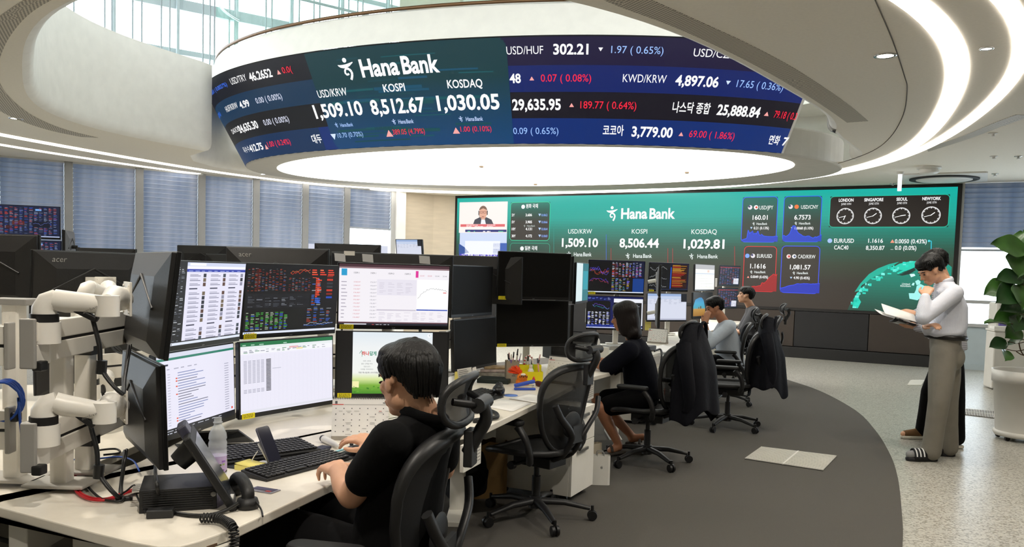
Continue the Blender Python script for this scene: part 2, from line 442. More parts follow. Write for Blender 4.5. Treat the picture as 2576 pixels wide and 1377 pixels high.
# which way round: the near side runs from the left end to the right end
def t_near(p): return min(_tt[:-1], key=lambda t: (drum(t)-p).length)
tl, tr_ = t_near(V((-4.97, 15.3, 0))), t_near(V((3.70, 11.59, 0)))
if tr_ < tl: tr_ += 2*math.pi
_tt = [tl-.3+(tr_-tl+.6)*i/_N for i in range(_N+1)]; _arc = [0.0]
for a, b in zip(_tt[:-1], _tt[1:]): _arc.append(_arc[-1]+(drum(b)-drum(a)).length)
UA, UB = float(np.interp(tl, _tt, _arc)), float(np.interp(tr_, _tt, _arc))
rows = []
for v, o in ((-.0, -.25), (-.0, -.02), (0, .0), (.02, .0)): pass
g = G()                                        # case of the band, closed behind
us = [UA+(UB-UA)*i/90 for i in range(91)]
def off(u, v, k):
    t = u2t(u); n = drum_n(t); p = drum(t)+n*(FLARE*v-k); return (p.x, p.y, ZB+(ZS-ZB)*v)
g.grid([[off(u, 1.012, .0) for u in us], [off(u, 1.012, .3) for u in us], [off(u, -.005, .3) for u in us], [off(u, -.005, .0) for u in us], [off(u, 1.012, 0) for u in us]])
g.add([off(UB, 1.012, 0), off(UB, 1.012, .3), off(UB, -.005, .3), off(UB, -.005, 0)], [(0, 1, 2, 3)])
g.add([off(UA, 1.012, 0), off(UA, 1.012, .3), off(UA, -.005, .3), off(UA, -.005, 0)], [(0, 1, 2, 3)])
band = g.build('curved_video_screen', dark)
tag(band, 'long curved video band of currency and share prices hanging below the ceiling opening', 'screen')
# end fin, closing panels beside the right end of the band
fin = G(); pts = [off(UB+.02, 1.0, -.02), off(UB+.02, 0, 0), off(UB+.02, 0, .5), off(UB+.02, 1.0, .9)]
fin.add(pts, [(0, 1, 2, 3)]); struct(fin.build('trim_2', voidw, solid=.04), 'white end panel of the curved video band')
# white fascia above the band, then the glass balustrade of the level above
usx = [UA-.55+(UB-UA+2.2)*i/110 for i in range(111)]
def fas(u, z, o):
    t = float(np.interp(u, _arc, _tt)) if _arc[0] <= u <= _arc[-1] else (_tt[0] if u < 0 else _tt[-1])
    p = drum(t)+drum_n(t)*o; return (p.x, p.y, z)
fg = G().grid([[fas(u, ZS+.02, FLARE) for u in usx], [fas(u, ZS+.10, FLARE-.05) for u in usx], [fas(u, 4.96, FLARE-.16) for u in usx], [fas(u, 4.99, FLARE-.20) for u in usx], [fas(u, 4.99, -.6) for u in usx]])
struct(fg.build('trim_3', mat('white_gloss_fascia', 'dcd8cf', .5)), 'white curved fascia above the video band')
bal = empty('glass_balustrade', fas(usx[55], 4.99, .45), 0, 'curved pale green glass balustrade on the white fascia above the video band', 'balustrade')
bo = bal.location
sub = lambda p: (p[0]-bo.x, p[1]-bo.y, p[2]-bo.z)
G().grid([[sub(fas(u, z, FLARE-.17)) for u in usx] for z in (4.99, 5.03)]).build('base_rail', mat('bronze_rail', '6d5138', .35, metal=.7), bal, solid=.03)
glass = see_through('balustrade_glass', 'dcf0ea', .86, .02, 'd8f0ea')
G().grid([[sub(fas(u, z, FLARE-.17)) for u in usx] for z in (5.02, 6.1)]).build('glass_panel', glass, bal)
G().tube([sub(fas(u, 6.12, FLARE-.17)) for u in usx], .022, 8).build('handrail', mat('steel', 'b5b5b5', .25, metal=1), bal)

# perforated air grilles in the soffit, following the opening
def perf(name, base, hole, sc_=55):
    m = mat(name, base, .6); nt = m.node_tree; b = nt.nodes['Principled BSDF']; tc = nt.nodes.new('ShaderNodeTexCoord')
    mp = nt.nodes.new('ShaderNodeMapping'); mp.inputs['Scale'].default_value = (sc_, sc_, sc_); mp.inputs['Rotation'].default_value = (0, 0, R(20))
    ch = nt.nodes.new('ShaderNodeTexChecker'); ch.inputs['Scale'].default_value = 1
    ch.inputs['Color1'].default_value = (*lin(base), 1); ch.inputs['Color2'].default_value = (*lin(hole), 1)
    nt.links.new(tc.outputs['Object'], mp.inputs[0]); nt.links.new(mp.outputs[0], ch.inputs['Vector']); nt.links.new(ch.outputs['Color'], b.inputs['Base Color'])
    return m
pm = perf('perforated_panel', 'd6cdbc', '857e72')
def grille(pin, pout, label):
    n = 14
    a = spline([P(*q, ZCE-.004) for q in pin], n); b = spline([P(*q, ZCE-.004) for q in pout], n)
    def res(l, k=40):
        d = [0]
        for x, y in zip(l[:-1], l[1:]): d.append(d[-1]+(y-x).length)
        return [V([float(np.interp(d[-1]*i/k, d, [p[j] for p in l])) for j in range(3)]) for i in range(k+1)]
    a, b = res(a), res(b); up = V((0, 0, .02))
    o = a[20]; g = G().grid([[p-o for p in a], [p-o for p in b], [p-o+up for p in b], [p-o+up for p in a], [p-o for p in a]], smooth=False)
    return tag(g.build('air_grille', pm, loc=o), label, 'air grille', 'perforated ceiling grilles')
grille([(1440, -40), (1540, 10), (1680, 62), (1800, 115), (1900, 165), (2000, 222), (2080, 273), (2130.5, 308.8)],
       [(1560, -40), (1660, 10), (1760, 55), (1880, 110), (1985, 165), (2075, 222), (2140, 268), (2183.6, 305)], 'perforated grille band along the right rim of the ceiling opening')
grille([(190, -30), (95, 20), (45, 65), (10, 120), (-5, 180), (15, 235), (80, 290), (160, 325), (247, 347)],
       [(110, -30), (30, 20), (-30, 65), (-70, 120), (-80, 190), (-50, 245), (30, 295), (120, 327), (205, 345)], 'perforated grille band along the left rim of the ceiling opening')
grille([(2330, 372), (2420, 343), (2500, 310), (2557, 289)], [(2335, 382), (2430, 352), (2530, 315), (2600, 291)], 'short perforated grille outside the light rings at right')

# downlights and small ceiling fittings
chrome = mat('polished_chrome', 'c8c8c8', .15, metal=1)
lamp = glow('lamp_face', 'fff4e0', 14)
def downlight(x, y, r, label, e=DOWN_E, spot=True):
    p = P(x, y, ZCE); t = empty('downlight', p, 0, label, 'downlight', 'recessed downlights')
    G().lathe([(r, 0), (r, -.006), (r*.8, -.008), (r*.72, .0), (r*.7, -.001)], 24).build('trim_ring', chrome, t)
    G().lathe([(0.001, -.003), (r*.7, -.003)], 20).build('lamp_face', lamp, t)
    if spot:
        l = bpy.data.lights.new('downlight_lamp', 'SPOT'); l.energy = e; l.spot_size = R(110); l.spot_blend = .6; l.shadow_soft_size = .06; l.color = (1, .93, .83)
        lo = bpy.data.objects.new('downlight_lamp', l); col.objects.link(lo); lo.parent = t; lo.location = (0, 0, -.03)
    return t
downlight(2227, 140, .085, 'recessed chrome downlight in the wide soffit right of the opening')
downlight(40, 298, .085, 'recessed chrome downlight in the soffit left of the opening')
downlight(2482, 122, .05, 'small downlight between the two light rings at the top right')
# the soffit's other downlights, outside the picture: over the near desks and behind
for k_, (x, y) in enumerate([(-2.6, 3.6), (-.4, 1.4), (1.6, 2.6), (3.2, 4.4), (-4.6, 5.0), (-1.2, -.6)]):
    l = bpy.data.lights.new('downlight_lamp', 'SPOT'); l.energy = DOWN_E*2.6; l.spot_size = R(125); l.spot_blend = .5; l.shadow_soft_size = .07; l.color = (1, .93, .83)
    t = empty('downlight', (x, y, ZCE), 0, 'recessed chrome downlight over the near desks', 'downlight', 'downlights over the near desks')
    G().lathe([(.09, 0), (.09, -.006), (.07, -.008), (.06, 0), (.06, -.001)], 20).build('trim_ring', chrome, t)
    G().lathe([(.001, -.003), (.06, -.003)], 16).build('lamp_face', lamp, t)
    lo = bpy.data.objects.new('downlight_lamp', l); col.objects.link(lo); lo.parent = t; lo.location = (0, 0, -.03)
plw = mat('white_plastic', 'e4e2dc', .4)
for q, l_ in (((2498, 335), 'sprinkler head nearest the outer light ring'), ((2500, 393), 'sprinkler head beside the long ceiling joint'), ((2562, 393), 'dark sprinkler head at the right edge of the ceiling'),
              ((2503, 437), 'dark sprinkler head right of the ceiling air unit'), ((2246, 462), 'dark sprinkler head above the video wall'), ((880, 474), 'sprinkler head above the last blind')):
    p = P(*q, ZCE); tag(G().lathe([(.05, 0), (.05, -.006), (.02, -.01), (.015, -.03), (.03, -.034), (.001, -.04)], 14).build('sprinkler_head', chrome if 'dark' in l_ else plw, loc=p), l_, 'sprinkler', 'ceiling sprinklers')
p = P(2337, 420, ZCE); t = empty('smoke_detector', p, 0, 'round white smoke detector on the ceiling above the air unit', 'smoke detector')
G().lathe([(.17, 0), (.17, -.03), (.15, -.035)], 28).build('base', plw, t)
G().lathe([(.13, -.035), (.15, -.08), (.12, -.10), (.06, -.115), (.001, -.12)], 28).build('sensor_dome', plw, t)
p = P(925, 480, ZCE); tag(G().lathe([(.28, 0), (.28, -.01), (.2, -.015), (.18, -.006), (.1, -.02), (.001, -.022)], 28).build('round_vent', plw, loc=p), 'flat round white air vent above the last window', 'air vent')
p = P(2375, 446, ZCE); t = empty('ceiling_air_unit', p, math.atan2(DL.y, DL.x), 'square white ceiling air unit with a round dark slot', 'air conditioner')
G().prism(rrect(1.25, 1.25, .06), -.025, 0).build('panel', plw, t, bev=.005)
G().lathe([(.52, -.026), (.52, -.045), (.50, -.05), (.44, -.05), (.42, -.03)], 40).build('air_slot', mat('slot_black', '202020', .6), t)
G().lathe([(.42, -.026), (.42, -.05), (.38, -.06), (.001, -.065)], 40).build('centre_disc', plw, t)
p = P(2265, 433, ZCE); t = empty('hanging_tube_light', p, 0, 'short white lit tube hanging from the ceiling before the video wall', 'hanging light')
G().cyl((0, 0, 0), (0, 0, -.04), .06, .05).build('ceiling_rose', plw, t)
G().cyl((0, 0, -.04), (0, 0, -.30), .03, .03).build('tube', glow('tube_lit', 'eef2ff', 1.3), t)

# ---- window wall with blinds
sill = mat('sill_grey', 'c4c4c0', .6)
blindm = bpy.data.materials.new('blind_fabric'); blindm.use_nodes = True; MATS['blind_fabric'] = blindm
nt = blindm.node_tree; b_ = nt.nodes['Principled BSDF']; b_.inputs['Base Color'].default_value = (*lin('8794a8'), 1); b_.inputs['Roughness'].default_value = .38
tr = nt.nodes.new('ShaderNodeBsdfTranslucent'); tr.inputs[0].default_value = (*lin('5f7898'), 1); mx = nt.nodes.new('ShaderNodeMixShader'); mx.inputs[0].default_value = .07
nt.links.new(b_.outputs[0], mx.inputs[1]); nt.links.new(tr.outputs[0], mx.inputs[2]); nt.links.new(mx.outputs[0], nt.nodes['Material Output'].inputs[0])
nz = nt.nodes.new('ShaderNodeTexNoise'); nz.inputs['Scale'].default_value = 3; tcb = nt.nodes.new('ShaderNodeTexCoord'); mpb = nt.nodes.new('ShaderNodeMapping'); mpb.inputs['Scale'].default_value = (1.2, 1, .12)
nt.links.new(tcb.outputs['Object'], mpb.inputs[0]); nt.links.new(mpb.outputs[0], nz.inputs['Vector'])
crb = nt.nodes.new('ShaderNodeValToRGB'); crb.color_ramp.elements[0].color = (*lin('7686a0'), 1); crb.color_ramp.elements[1].color = (*lin('b5b9c6'), 1); crb.color_ramp.elements[0].position = .3; crb.color_ramp.elements[1].position = .7
nt.links.new(nz.outputs[0], crb.inputs[0]); nt.links.new(crb.outputs[0], b_.inputs['Base Color'])
pane = see_through('window_glass', 'f2f8fa', .92, .02, 'dfe8ee')
rodm = mat('blind_rail', '9aa0a8', .4)
slatm = mat('slat_edge_highlight', 'b9bfca', .5)  # pale strip colour stands in for light caught along each pleat
def blind(origin, ang, w, z1, z0, label, group):
    t = empty('window_blind', (origin.x, origin.y, z1), ang, label, 'window blind', group)
    g = G(); n = int((z1-z0)/.085); rows = []
    for i in range(n):
        z = -i*.085; rows += [[(-w/2, -.030, z), (w/2, -.030, z)], [(-w/2, .012, z-.077), (w/2, .012, z-.077)]]
    g.grid(rows, smooth=False)
    for i in range(n): g.box((0, .004, -i*.085-.079), (w, .016, .007), mi=1)
    g.build('slat_sheet', (blindm, slatm), t)
    G().box((0, 0, z0-z1), (w, .03, .035)).build('bottom_rail', rodm, t)
    return t
def window(k, s0, s1, z0, z1, f, base, out, ang, transoms=(), mull=.14):
    """one bay: frame + glass as structure"""
    g = G(); a, b = f(s0, 0, out), f(s1, 0, out)
    for s in (s0, s1):
        p = f(s, 0, 0); q = f(s, 0, out)
        g.bar((p.x, p.y, z0), (p.x, p.y, z1), mull, .16, up=(p-q) if (p-q).length > 1e-4 else (1, 0, 0))
    p0_, p1_ = f(s0, 0, 0), f(s1, 0, 0)
    for z in (z0, *transoms, z1): g.bar((p0_.x, p0_.y, z), (p1_.x, p1_.y, z), .12, .06)
    o = struct(g.build('window_%d' % k, alu, bev=.006))
    G().add([(a.x, a.y, z0), (b.x, b.y, z0), (b.x, b.y, z1), (a.x, a.y, z1)], [(0, 1, 2, 3)]).build('window_pane', pane, o)
    return o
mul = [-13.6, -12.5, -11.4, -10.3, -9.1, -7.95, -6.8, -5.68, -4.545, -3.35, -2.2, -1.11, -.05, .91, 2.06]
aw = math.atan2(DW.y, DW.x)
names = ['leftmost visible', 'second from the left', 'third from the left', 'fourth from the left', 'fifth from the left', 'sixth from the left', 'half lowered']
for k, (s0, s1) in enumerate(zip(mul[:-1], mul[1:])):
    window(k+1, s0, s1, .75, ZCE, win, PW, -.1, aw)
    c_ = win((s0+s1)/2, 0, .02)
    if k == len(mul)-2: blind(c_, aw, s1-s0-.15, ZCE-.02, 2.37, 'half lowered grey-blue blind beside the stone pillar', 'grey-blue blinds along the window wall')
    elif k >= 7: blind(c_, aw, s1-s0-.15, ZCE-.02, .8, names[k-7]+' grey-blue blind of the window wall', 'grey-blue blinds along the window wall')
    elif k >= 4: blind(c_, aw, s1-s0-.15, ZCE-.02, .8, 'grey-blue blind left of the picture edge', 'grey-blue blinds out at the left')
g = G(); q0, q1 = win(-15, 0, -.05), win(2.32, 0, -.05)
g.bar((q0.x, q0.y, .37), (q1.x, q1.y, .37), .2, .74); struct(g.build('wall_left', sill), 'low wall under the windows')
# pillar faces between windows and video wall
g = G(); pl = [(cnr.x, cnr.y), (-1.93, 19.52), (-1.43, 19.62), (-1.2, 20.4), (-2.9, 20.4), (-2.75, 19.0)]
g.prism(pl, 0, ZTOP); struct(g.build('wall_pillar', beige), 'beige stone clad pillar left of the video wall')
g = G(); q0, q1 = win(2.10, 0, .07), win(2.34, 0, .07)
g.bar((q0.x, q0.y, ZCE/2), (q1.x, q1.y, ZCE/2), .12, ZCE-.01); struct(g.build('trim_4', mat('white_trim', 'f0f0ee', .5)), 'white window reveal')
# video wall backing and the windows right of it
def vw(s, z, o=0): return vid(s, z, o-.12)
g = G(); q0, q1 = vid(9.2, 0, -.30), vid(-1.70, 0, -.30)
g.bar((q0.x, q0.y, ZTOP/2), (q1.x, q1.y, ZTOP/2), .25, ZTOP); struct(g.build('wall_back', wallp))
al = math.atan2(-DL.y, -DL.x); bl_ = mat('sill_blue_grey', 'b7c3c8', .6)
k0 = 20
for k, (s0, s1) in enumerate([(-1.68, -4.1), (-4.1, -6.4), (-6.4, -8.9), (-8.9, -11.9)]):
    window(k0+k, s0, s1, .78, ZCE, lambda s, z, o: vid(s, z, o-.12), PL, -.1, al, transoms=(1.19,), mull=.07)
    c_ = vid((s0+s1)/2, 0, -.06); blind(c_, al, s0-s1-.06, ZCE-.01, 2.09, ('wide grey-blue blind right of the video wall' if k == 0 else 'wide grey-blue blind beyond the right edge'), 'wide blinds right of the video wall')
g = G(); q0, q1 = vid(-1.7, 0, -.2), vid(-12, 0, -.2)
g.bar((q0.x, q0.y, .39), (q1.x, q1.y, .39), .2, .78); struct(g.build('wall_right', bl_), 'blue-grey low wall under the right window')
q0, q1 = vid(-1.7, 0, -.08), vid(-12, 0, -.08); g = G().bar((q0.x, q0.y, .05), (q1.x, q1.y, .05), .03, .1); struct(g.build('baseboard_right', bl_))
# remaining shell
def wall(a, b, z0, z1, name, m_=wallp):
    g = G(); g.bar((a[0], a[1], (z0+z1)/2), (b[0], b[1], (z0+z1)/2), .2, z1-z0); return struct(g.build(name, m_))
wall((e1.x, e1.y), (e1.x, BY0), 0, ZUP, 'wall_side'); wall((e1.x, BY0), (w_far.x, BY0), 0, ZUP, 'wall_front'); wall((w_far.x, BY0), (w_far.x, w_far.y), 0, ZUP, 'wall_far_left')
g = G()  # unseen upper sides left open, added to bring sky light onto the fascia
for a_, b2 in (((e1.x, e1.y), (e1.x, BY0)), ((e1.x, BY0), (w_far.x, BY0)), ((w_far.x, BY0), (w_far.x, w_far.y))):
    n_ = int(math.hypot(b2[0]-a_[0], b2[1]-a_[1])/2.2)
    for i in range(n_+1): x_, y_ = a_[0]+(b2[0]-a_[0])*i/n_, a_[1]+(b2[1]-a_[1])*i/n_; g.box((x_, y_, (ZUP+ZTOP)/2), (.1, .1, ZTOP-ZUP))
    for z in (ZUP+.05, 6.4, ZTOP-.05): g.bar((*a_, z), (*b2, z), .1, .1)
struct(g.build('window_41', alu), 'added open frames on the unseen sides of the level above, letting sky light in')
# upper level glazing: slim posts and transoms against the sky
finm = mat('upper_mullion', 'a9b4b6', .5); g = G(); rnd = random.Random(4); s = -15
while s < 2.3:
    p = win(s, 0, .1); wd = .05; g.bar((p.x, p.y, ZUP), (p.x, p.y, ZTOP), wd, .1, up=NW); s += 1.12
for z in (ZUP+.05, 5.55, 6.45, 7.35, ZTOP-.05):
    p, q = win(-15, z), win(2.3, z); g.bar(p, q, .12, .10 if z != 6.45 else .2)
struct(g.build('window_40', finm), 'tall glazing of the level above')
q0, q1 = win(-15, 0, -.1), win(2.3, 0, -.1)
G().add([(q0.x, q0.y, ZUP), (q1.x, q1.y, ZUP), (q1.x, q1.y, ZTOP), (q0.x, q0.y, ZTOP)], [(0, 1, 2, 3)]).build('window_pane', pane, bpy.data.objects['window_40'])
g = G(); s = -13.
while s < 2:
    for k in range(rnd.choice((2, 3))):
        p = win(s+k*.12+rnd.uniform(-.02, .02), 0, .75); g.cyl((p.x, p.y, ZUP), (p.x, p.y, ZTOP), .016, n=6)
    s += rnd.uniform(.38, .75)
tag(g.build('rod_screen', mat('steel_rod', '8f979a', .35, metal=.5)), 'row of slim vertical grey rods before the upper glazing', 'rod screen')
g = G(); q0, q1 = win(-15, 7.0, .9), win(2, 6.75, .9); g.cyl(q0, q1, .03, n=8)
tag(g.build('hand_rail', mat('steel_rod', '8f979a', .35, metal=.5)), 'long slim horizontal rail before the upper glazing', 'rail')
# ---------------- curved video band: content ----------------
rnd = random.Random(7)
SL = math.hypot(ZS-ZB, FLARE)
cv = Canvas(lambda u, v, k: tuple(cone(UA+u, v/SL, .004+k)), .0016)
W_ = UB-UA
_gu = np.linspace(0, W_, 241); _gv = np.linspace(0, 1, 21); _gp = []
for u in _gu:
    t = u2t(UA+u); n_ = drum_n(t); c3 = V((n_.x, n_.y, -FLARE/(ZS-ZB)))
    for v in _gv:
        q = cone(UA+u, v); _gp.append((*proj(q), u, v) if c3.dot(CAM-q) > 0 else (1e6, 1e6, u, v))
_gp = np.array(_gp)
def cuv(x, y):
    i = int(np.argmin((_gp[:, 0]-x)**2+(_gp[:, 1]-y)**2)); u, v = _gp[i, 2:]; du, dv = _gu[1]/1.5, _gv[1]/1.5
    for _ in range(14):
        b = None
        for a_ in (-1, 0, 1):
            for c_ in (-1, 0, 1):
                X_, Y_ = proj(cone(UA+u+a_*du, v+c_*dv)); d = (X_-x)**2+(Y_-y)**2
                if b is None or d < b[0]: b = (d, u+a_*du, v+c_*dv)
        if b[1:] == (u, v): du /= 2; dv /= 2
        u, v = b[1:]
    return u, v*SL
bands = [(0, '00286e'), (.25, '0c0718'), (.5, '001a62'), (.745, '120634')]
for i, (f, c) in enumerate(bands):
    f1 = [.25, .5, .745, 1][i]; cv.rect(0, f*SL, W_, (f1-f)*SL, c, 120)
cv.up()
for i, c in enumerate(('022a52', '0a0c14', '032f4e', '0d0f1c')):       # left bands, dimmer teal
    f = [0, .25, .5, .745][i]; f1 = [.25, .5, .745, 1][i]
    u1 = cuv(820, [375, 310, 245, 180][i])[0]; cv.rect(0, f*SL, u1, (f1-f)*SL, c, 60)
cv.up()
ua, ub = cuv(790, 250)[0]+.10, cuv(1283, 230)[0]
n = 44
for i in range(n):                                # teal centre panel, shading to petrol blue below
    f = (i+.5)/n; c0, c1 = lin('003f70'), lin('00363d'); t = min(1, f*1.5); cc = tuple(a+(b-a)*t for a, b in zip(c0, c1))+(1,)
    e = 0 if f < .9 else .12*(1-math.sqrt(max(0, 1-((f-.9)/.1)**2)))
    e2 = 0 if f > .12 else .10*(1-math.sqrt(max(0, 1-((.12-f)/.12)**2)))
    cv.rect(ua-.17*f*0+e2, SL*i/n, ub-ua-e-e2, SL/n*1.01, cc, 40)
cv.up()
for k in range(34):                               # soft streaks of the moving backdrop
    f = rnd.uniform(.05, .93); l = rnd.uniform(.2, 1.1); x = rnd.uniform(ua+.1, ub-l-.15)
    cv.rect(x, f*SL, l, rnd.uniform(.012, .05), rnd.choice(('00484f', '00414c', '004a66', '01525a')), 8)
cv.up()
WH, RD, BL, PK = 'ffffff', 'ff2440', '9fc4ff', 'ffa9a4'
def ct(s, x0, y0, x1, y1, h, c=WH, b=0):
    if s == 'Hana Bank':
        f = lambda t: (x0+(x1-x0)*t, y0+(y1-y0)*t)
        ct('Hana', *f(0), *f(.485), h, c, b); return ct('Bank', *f(.525), *f(1), h, c, b)
    u0, v0 = cuv(x0, y0); u1, v1 = cuv(x1, y1); _, vt = cuv(x0, y0-h); cv.text(s, u0, (v0+v1)/2, vt-v0, c, w=u1-u0, bold=b)
def ctri(x, y, r, c, dn=False):
    u, v = cuv(x, y); u1, v1 = cuv(x+r, y); cv.tri(u, v, abs(u1-u), c, dn)
def cmark(x, y, y1, c):                           # emblem with lower left x,y and top y1
    u, v = cuv(x, y); _, v1 = cuv(x, y1); emblem(cv, u, v, v1-v, c)
def hb(x0, y0, x1, y1, h, c='d8e8ff'):
    l = x1-x0; ct('Hana Bank', x0+l*.30, y0, x1, y1, h, c, .012); cmark(x0, y0+h*.15, y0-h*1.15, c)
B1, B2 = .028, .016
ct('USD/TRY', 584, 212, 624, 203, 18); ct('46.2652', 632, 204, 688, 192, 21, WH, B1); ctri(702, 181, 5, PK); ct('0.0(', 714, 185, 737, 180, 16, RD)
ct('0.001 ( 0.0027%)', 532, 238, 575, 219, 14, '3f7bff'); ct('BRL', 518, 247, 526, 240, 12, 'b08cff')
ct('HUF/KRW', 572, 281, 602, 272, 17); ct('4.99', 608, 273, 631, 266, 18, WH, B1); ct('0.00 ( 0.00%)', 648, 261, 712, 248, 15, 'e8ecff')
ct('0.02%)', 548, 300, 560, 294, 13, '3f7bff')
ct('DAX30', 587, 336, 607, 330, 15); ct('24,635.30', 606, 334, 653, 321, 20, WH, B1); ct('0.00 ( 0.00%)', 668, 317, 729, 304, 15, 'e8ecff')
ct('옥수수', 617, 384, 632, 380, 14); ct('412.75', 634, 383, 665, 374, 18, WH, B1); ctri(671, 369, 4, PK); ct('1.00 ( 0.24%)', 678, 371, 733, 361, 14, RD)
ct('대두', 790, 361, 812, 355, 17, WH, B2)
cmark(861, 200, 147, WH); ct('Hana Bank', 913, 193, 1108, 179, 43, WH, .03)
ct('USD/KRW', 803, 246, 876, 239, 19, WH, .008); ct('KOSPI', 967, 231, 1021, 228, 19, WH, B2); ct('KOSDAQ', 1127, 221, 1215, 219, 20, WH, B2)
ct('1,509.10', 797, 298, 916, 287, 33, WH, B1); ct('8,512.67', 938, 288, 1073, 280, 35, WH, B1); ct('1,030.05', 1103, 278, 1258, 273, 36, WH, B1)
hb(845, 319, 890, 317, 9, 'a9c9ff'); hb(988, 311, 1042, 309, 10, 'c5d8ff'); hb(1155, 304, 1216, 303, 10, 'c5d8ff')
ctri(841, 344, 7, 'd6e8ff', True); ct('10.70 (0.70%)', 852, 347, 915, 342, 12, 'aacdff')
ctri(980, 335, 9, PK); ct('389.05 (4.79%)', 990, 339, 1070, 335, 13, RD); ctri(1148, 328, 9, PK); ct('1.00 (0.10%)', 1160, 332, 1237, 329, 13, RD)
ct('USD/HUF', 1275, 137, 1367, 135, 20); ct('302.21', 1392, 136, 1480, 136, 25, WH, B1); ctri(1511, 124, 6, WH, True); ct('1.97 ( 0.65%)', 1537, 134, 1668, 135, 18, BL); ct('USD/CZK', 1743, 142, 1850, 147, 20)
ct('48', 1283, 208, 1311, 208, 22, WH, B1); ctri(1338, 197, 6, PK); ct('0.07 ( 0.08%)', 1361, 205, 1487, 205, 18, RD); ct('KWD/KRW', 1566, 206, 1675, 209, 20); ct('4,897.06', 1697, 215, 1805, 218, 25, WH, B1)
ctri(1831, 208, 6, 'd6e8ff', True); ct('17.65 ( 0.36%)', 1851, 219, 1967, 228, 18, BL); ct('BRL', 2000, 236, 2030, 240, 18)
ct('29,635.95', 1290, 276, 1411, 276, 26, WH, B1); ctri(1438, 264, 6, PK); ct('189.77 ( 0.64%)', 1460, 273, 1600, 274, 18, RD); ct('나스닥 종합', 1690, 281, 1784, 284, 21, WH, B2); ct('25,888.84', 1801, 289, 1908, 294, 25, WH, B1)
ctri(1928, 286, 6, PK); ct('79.18 ( 0.3', 1944, 296, 2000, 301, 18, RD)
ct('0.09 ( 0.65%)', 1292, 337, 1405, 337, 16, BL); ct('코코아', 1516, 338, 1568, 339, 20, WH, B2); ct('3,779.00', 1588, 343, 1690, 345, 24, WH, B1); ctri(1713, 337, 6, PK); ct('69.00 ( 1.86%)', 1732, 345, 1845, 350, 17, RD)
ct('면화', 1931, 360, 1957, 363, 18, WH, B2); ct('7', 1965, 365, 1977, 366, 20, WH, B1)
cv.build('lit_display', band)

# ---------------- video wall ----------------
vt_ = empty('video_wall', vid(3.5, 0), math.atan2(-DL.y, -DL.x), 'huge flat video wall with teal bank display and world clocks', 'video wall')
LS = 3.5
def vl(px, py):
    q = plane_hit(px, py, PL, NL); return -((q-PL).dot(DL)-LS), q.z
X0, X1, ZL0, ZL1 = -(8.845-LS), -(-1.603-LS), .952, 3.19
c_ = X0-.06, X1+.06
G().box(((c_[0]+c_[1])/2, .14, (.90+3.243)/2), (c_[1]-c_[0]+.02, .26, 3.243-.90)).build('frame', mat('wall_screen_case', '191513', .6), vt_)
pa, pb = mat('panel_brown', '3b322b', .7, bump=.1, bs=300), mat('panel_charcoal', '1d1c1d', .7, bump=.1, bs=300)
cuts = [c_[0], vl(1500, 800)[0], vl(1760, 800)[0], vl(1998, 800)[0], vl(2185, 820)[0], c_[1]]
for i, (a, b) in enumerate(zip(cuts[:-1], cuts[1:])): G().box(((a+b)/2, .14, .55), (b-a-.012, .24, .68)).build('base_panel', (pa, pb)[i % 2 == 1] if i > 1 else (pb, pa)[i % 2], vt_, bev=.004)
G().box(((c_[0]+c_[1])/2, .09, .10), (c_[1]-c_[0], .36, .20)).build('plinth', mat('plinth_black', '171615', .6), vt_, bev=.005)
lv = Canvas(lambda u, v, k: (u, .008-k, v), .0015)
lv.grad(X0, ZL0, X1-X0, ZL1-ZL0, [(0, '372e26'), (.22, '352f27'), (.38, '33402f'), (.52, '235646'), (.66, '108070'), (.78, '05a496'), (1, '00b2a6')])
lv.up()
def lt(s, x0, y, x1, h, c=WH, b=0, y1=None):
    if s == 'Hana Bank': lt('Hana', x0, y, x0+(x1-x0)*.485, h, c, b); return lt('Bank', x0+(x1-x0)*.525, y, x1, h, c, b)
    u0, v0 = vl(x0, y); u1, v1 = vl(x1, y1 or y); _, vt = vl(x0, y-h); lv.text(s, u0, (v0+v1)/2, vt-v0, c, w=u1-u0, bold=b)
def lmark(x, y, y1, c=WH): u, v = vl(x, y); _, t = vl(x, y1); emblem(lv, u, v, t-v, c)
def lbox(x0, y0, x1, y1, c): a, b = vl(x0, y1); d, e = vl(x1, y0); lv.rect(a, b, d-a, e-b, c)
def lfr(x0, y0, x1, y1, w, c):
    a, b = vl(x0, y1); d, e = vl(x1, y0); lv.frame([(p[0], p[1]) for p in rrect(d-a, e-b, .07, 4, (a+d)/2, (b+e)/2)], w, c)
def lfill(x0, y0, x1, y1, stops):
    a, b = vl(x0, y1); d, e = vl(x1, y0); lv.grad(a, b, d-a, e-b, stops)
def lhb(x0, y, x1, h, c='eef6f4'): lmark(x0, y+h*.25, y-h*1.2, c); lt('Hana Bank', x0+(x1-x0)*.29, y, x1, h, c, .014)
def ltri(x, y, r, c, dn=False): u, v = vl(x, y); u1, _ = vl(x+r, y); lv.tri(u, v, u1-u, c, dn)
def ldisc(x, y, r, c): u, v = vl(x, y); u1, _ = vl(x+r, y); lv.disc(u, v, u1-u, c)
# dark bond panels
lfill(1282, 508, 1384, 605, [(0, '332b24'), (.5, '322f27'), (.8, '12594c'), (1, '07786a')]); lfill(1281, 613, 1383, 690, [(0, '332b24'), (.6, '2b3a30'), (1, '1f5244')])
lfill(2085, 489, 2390, 572, [(0, '1f160f'), (1, '1b1310')])
for x0, y0, x1, y1, c in ((1864, 495, 1957, 609, 0), (1968, 493, 2068, 608, 0), (1868, 621, 1954, 732, 1), (1962, 620, 2063, 736, 0)):
    lfill(x0, y0, x1, y1, [(0, '33302a'), (.45, '2b3b31'), (1, '0b6b5f')] if y0 < 600 else [(0, '372d26'), (1, '36332a')])
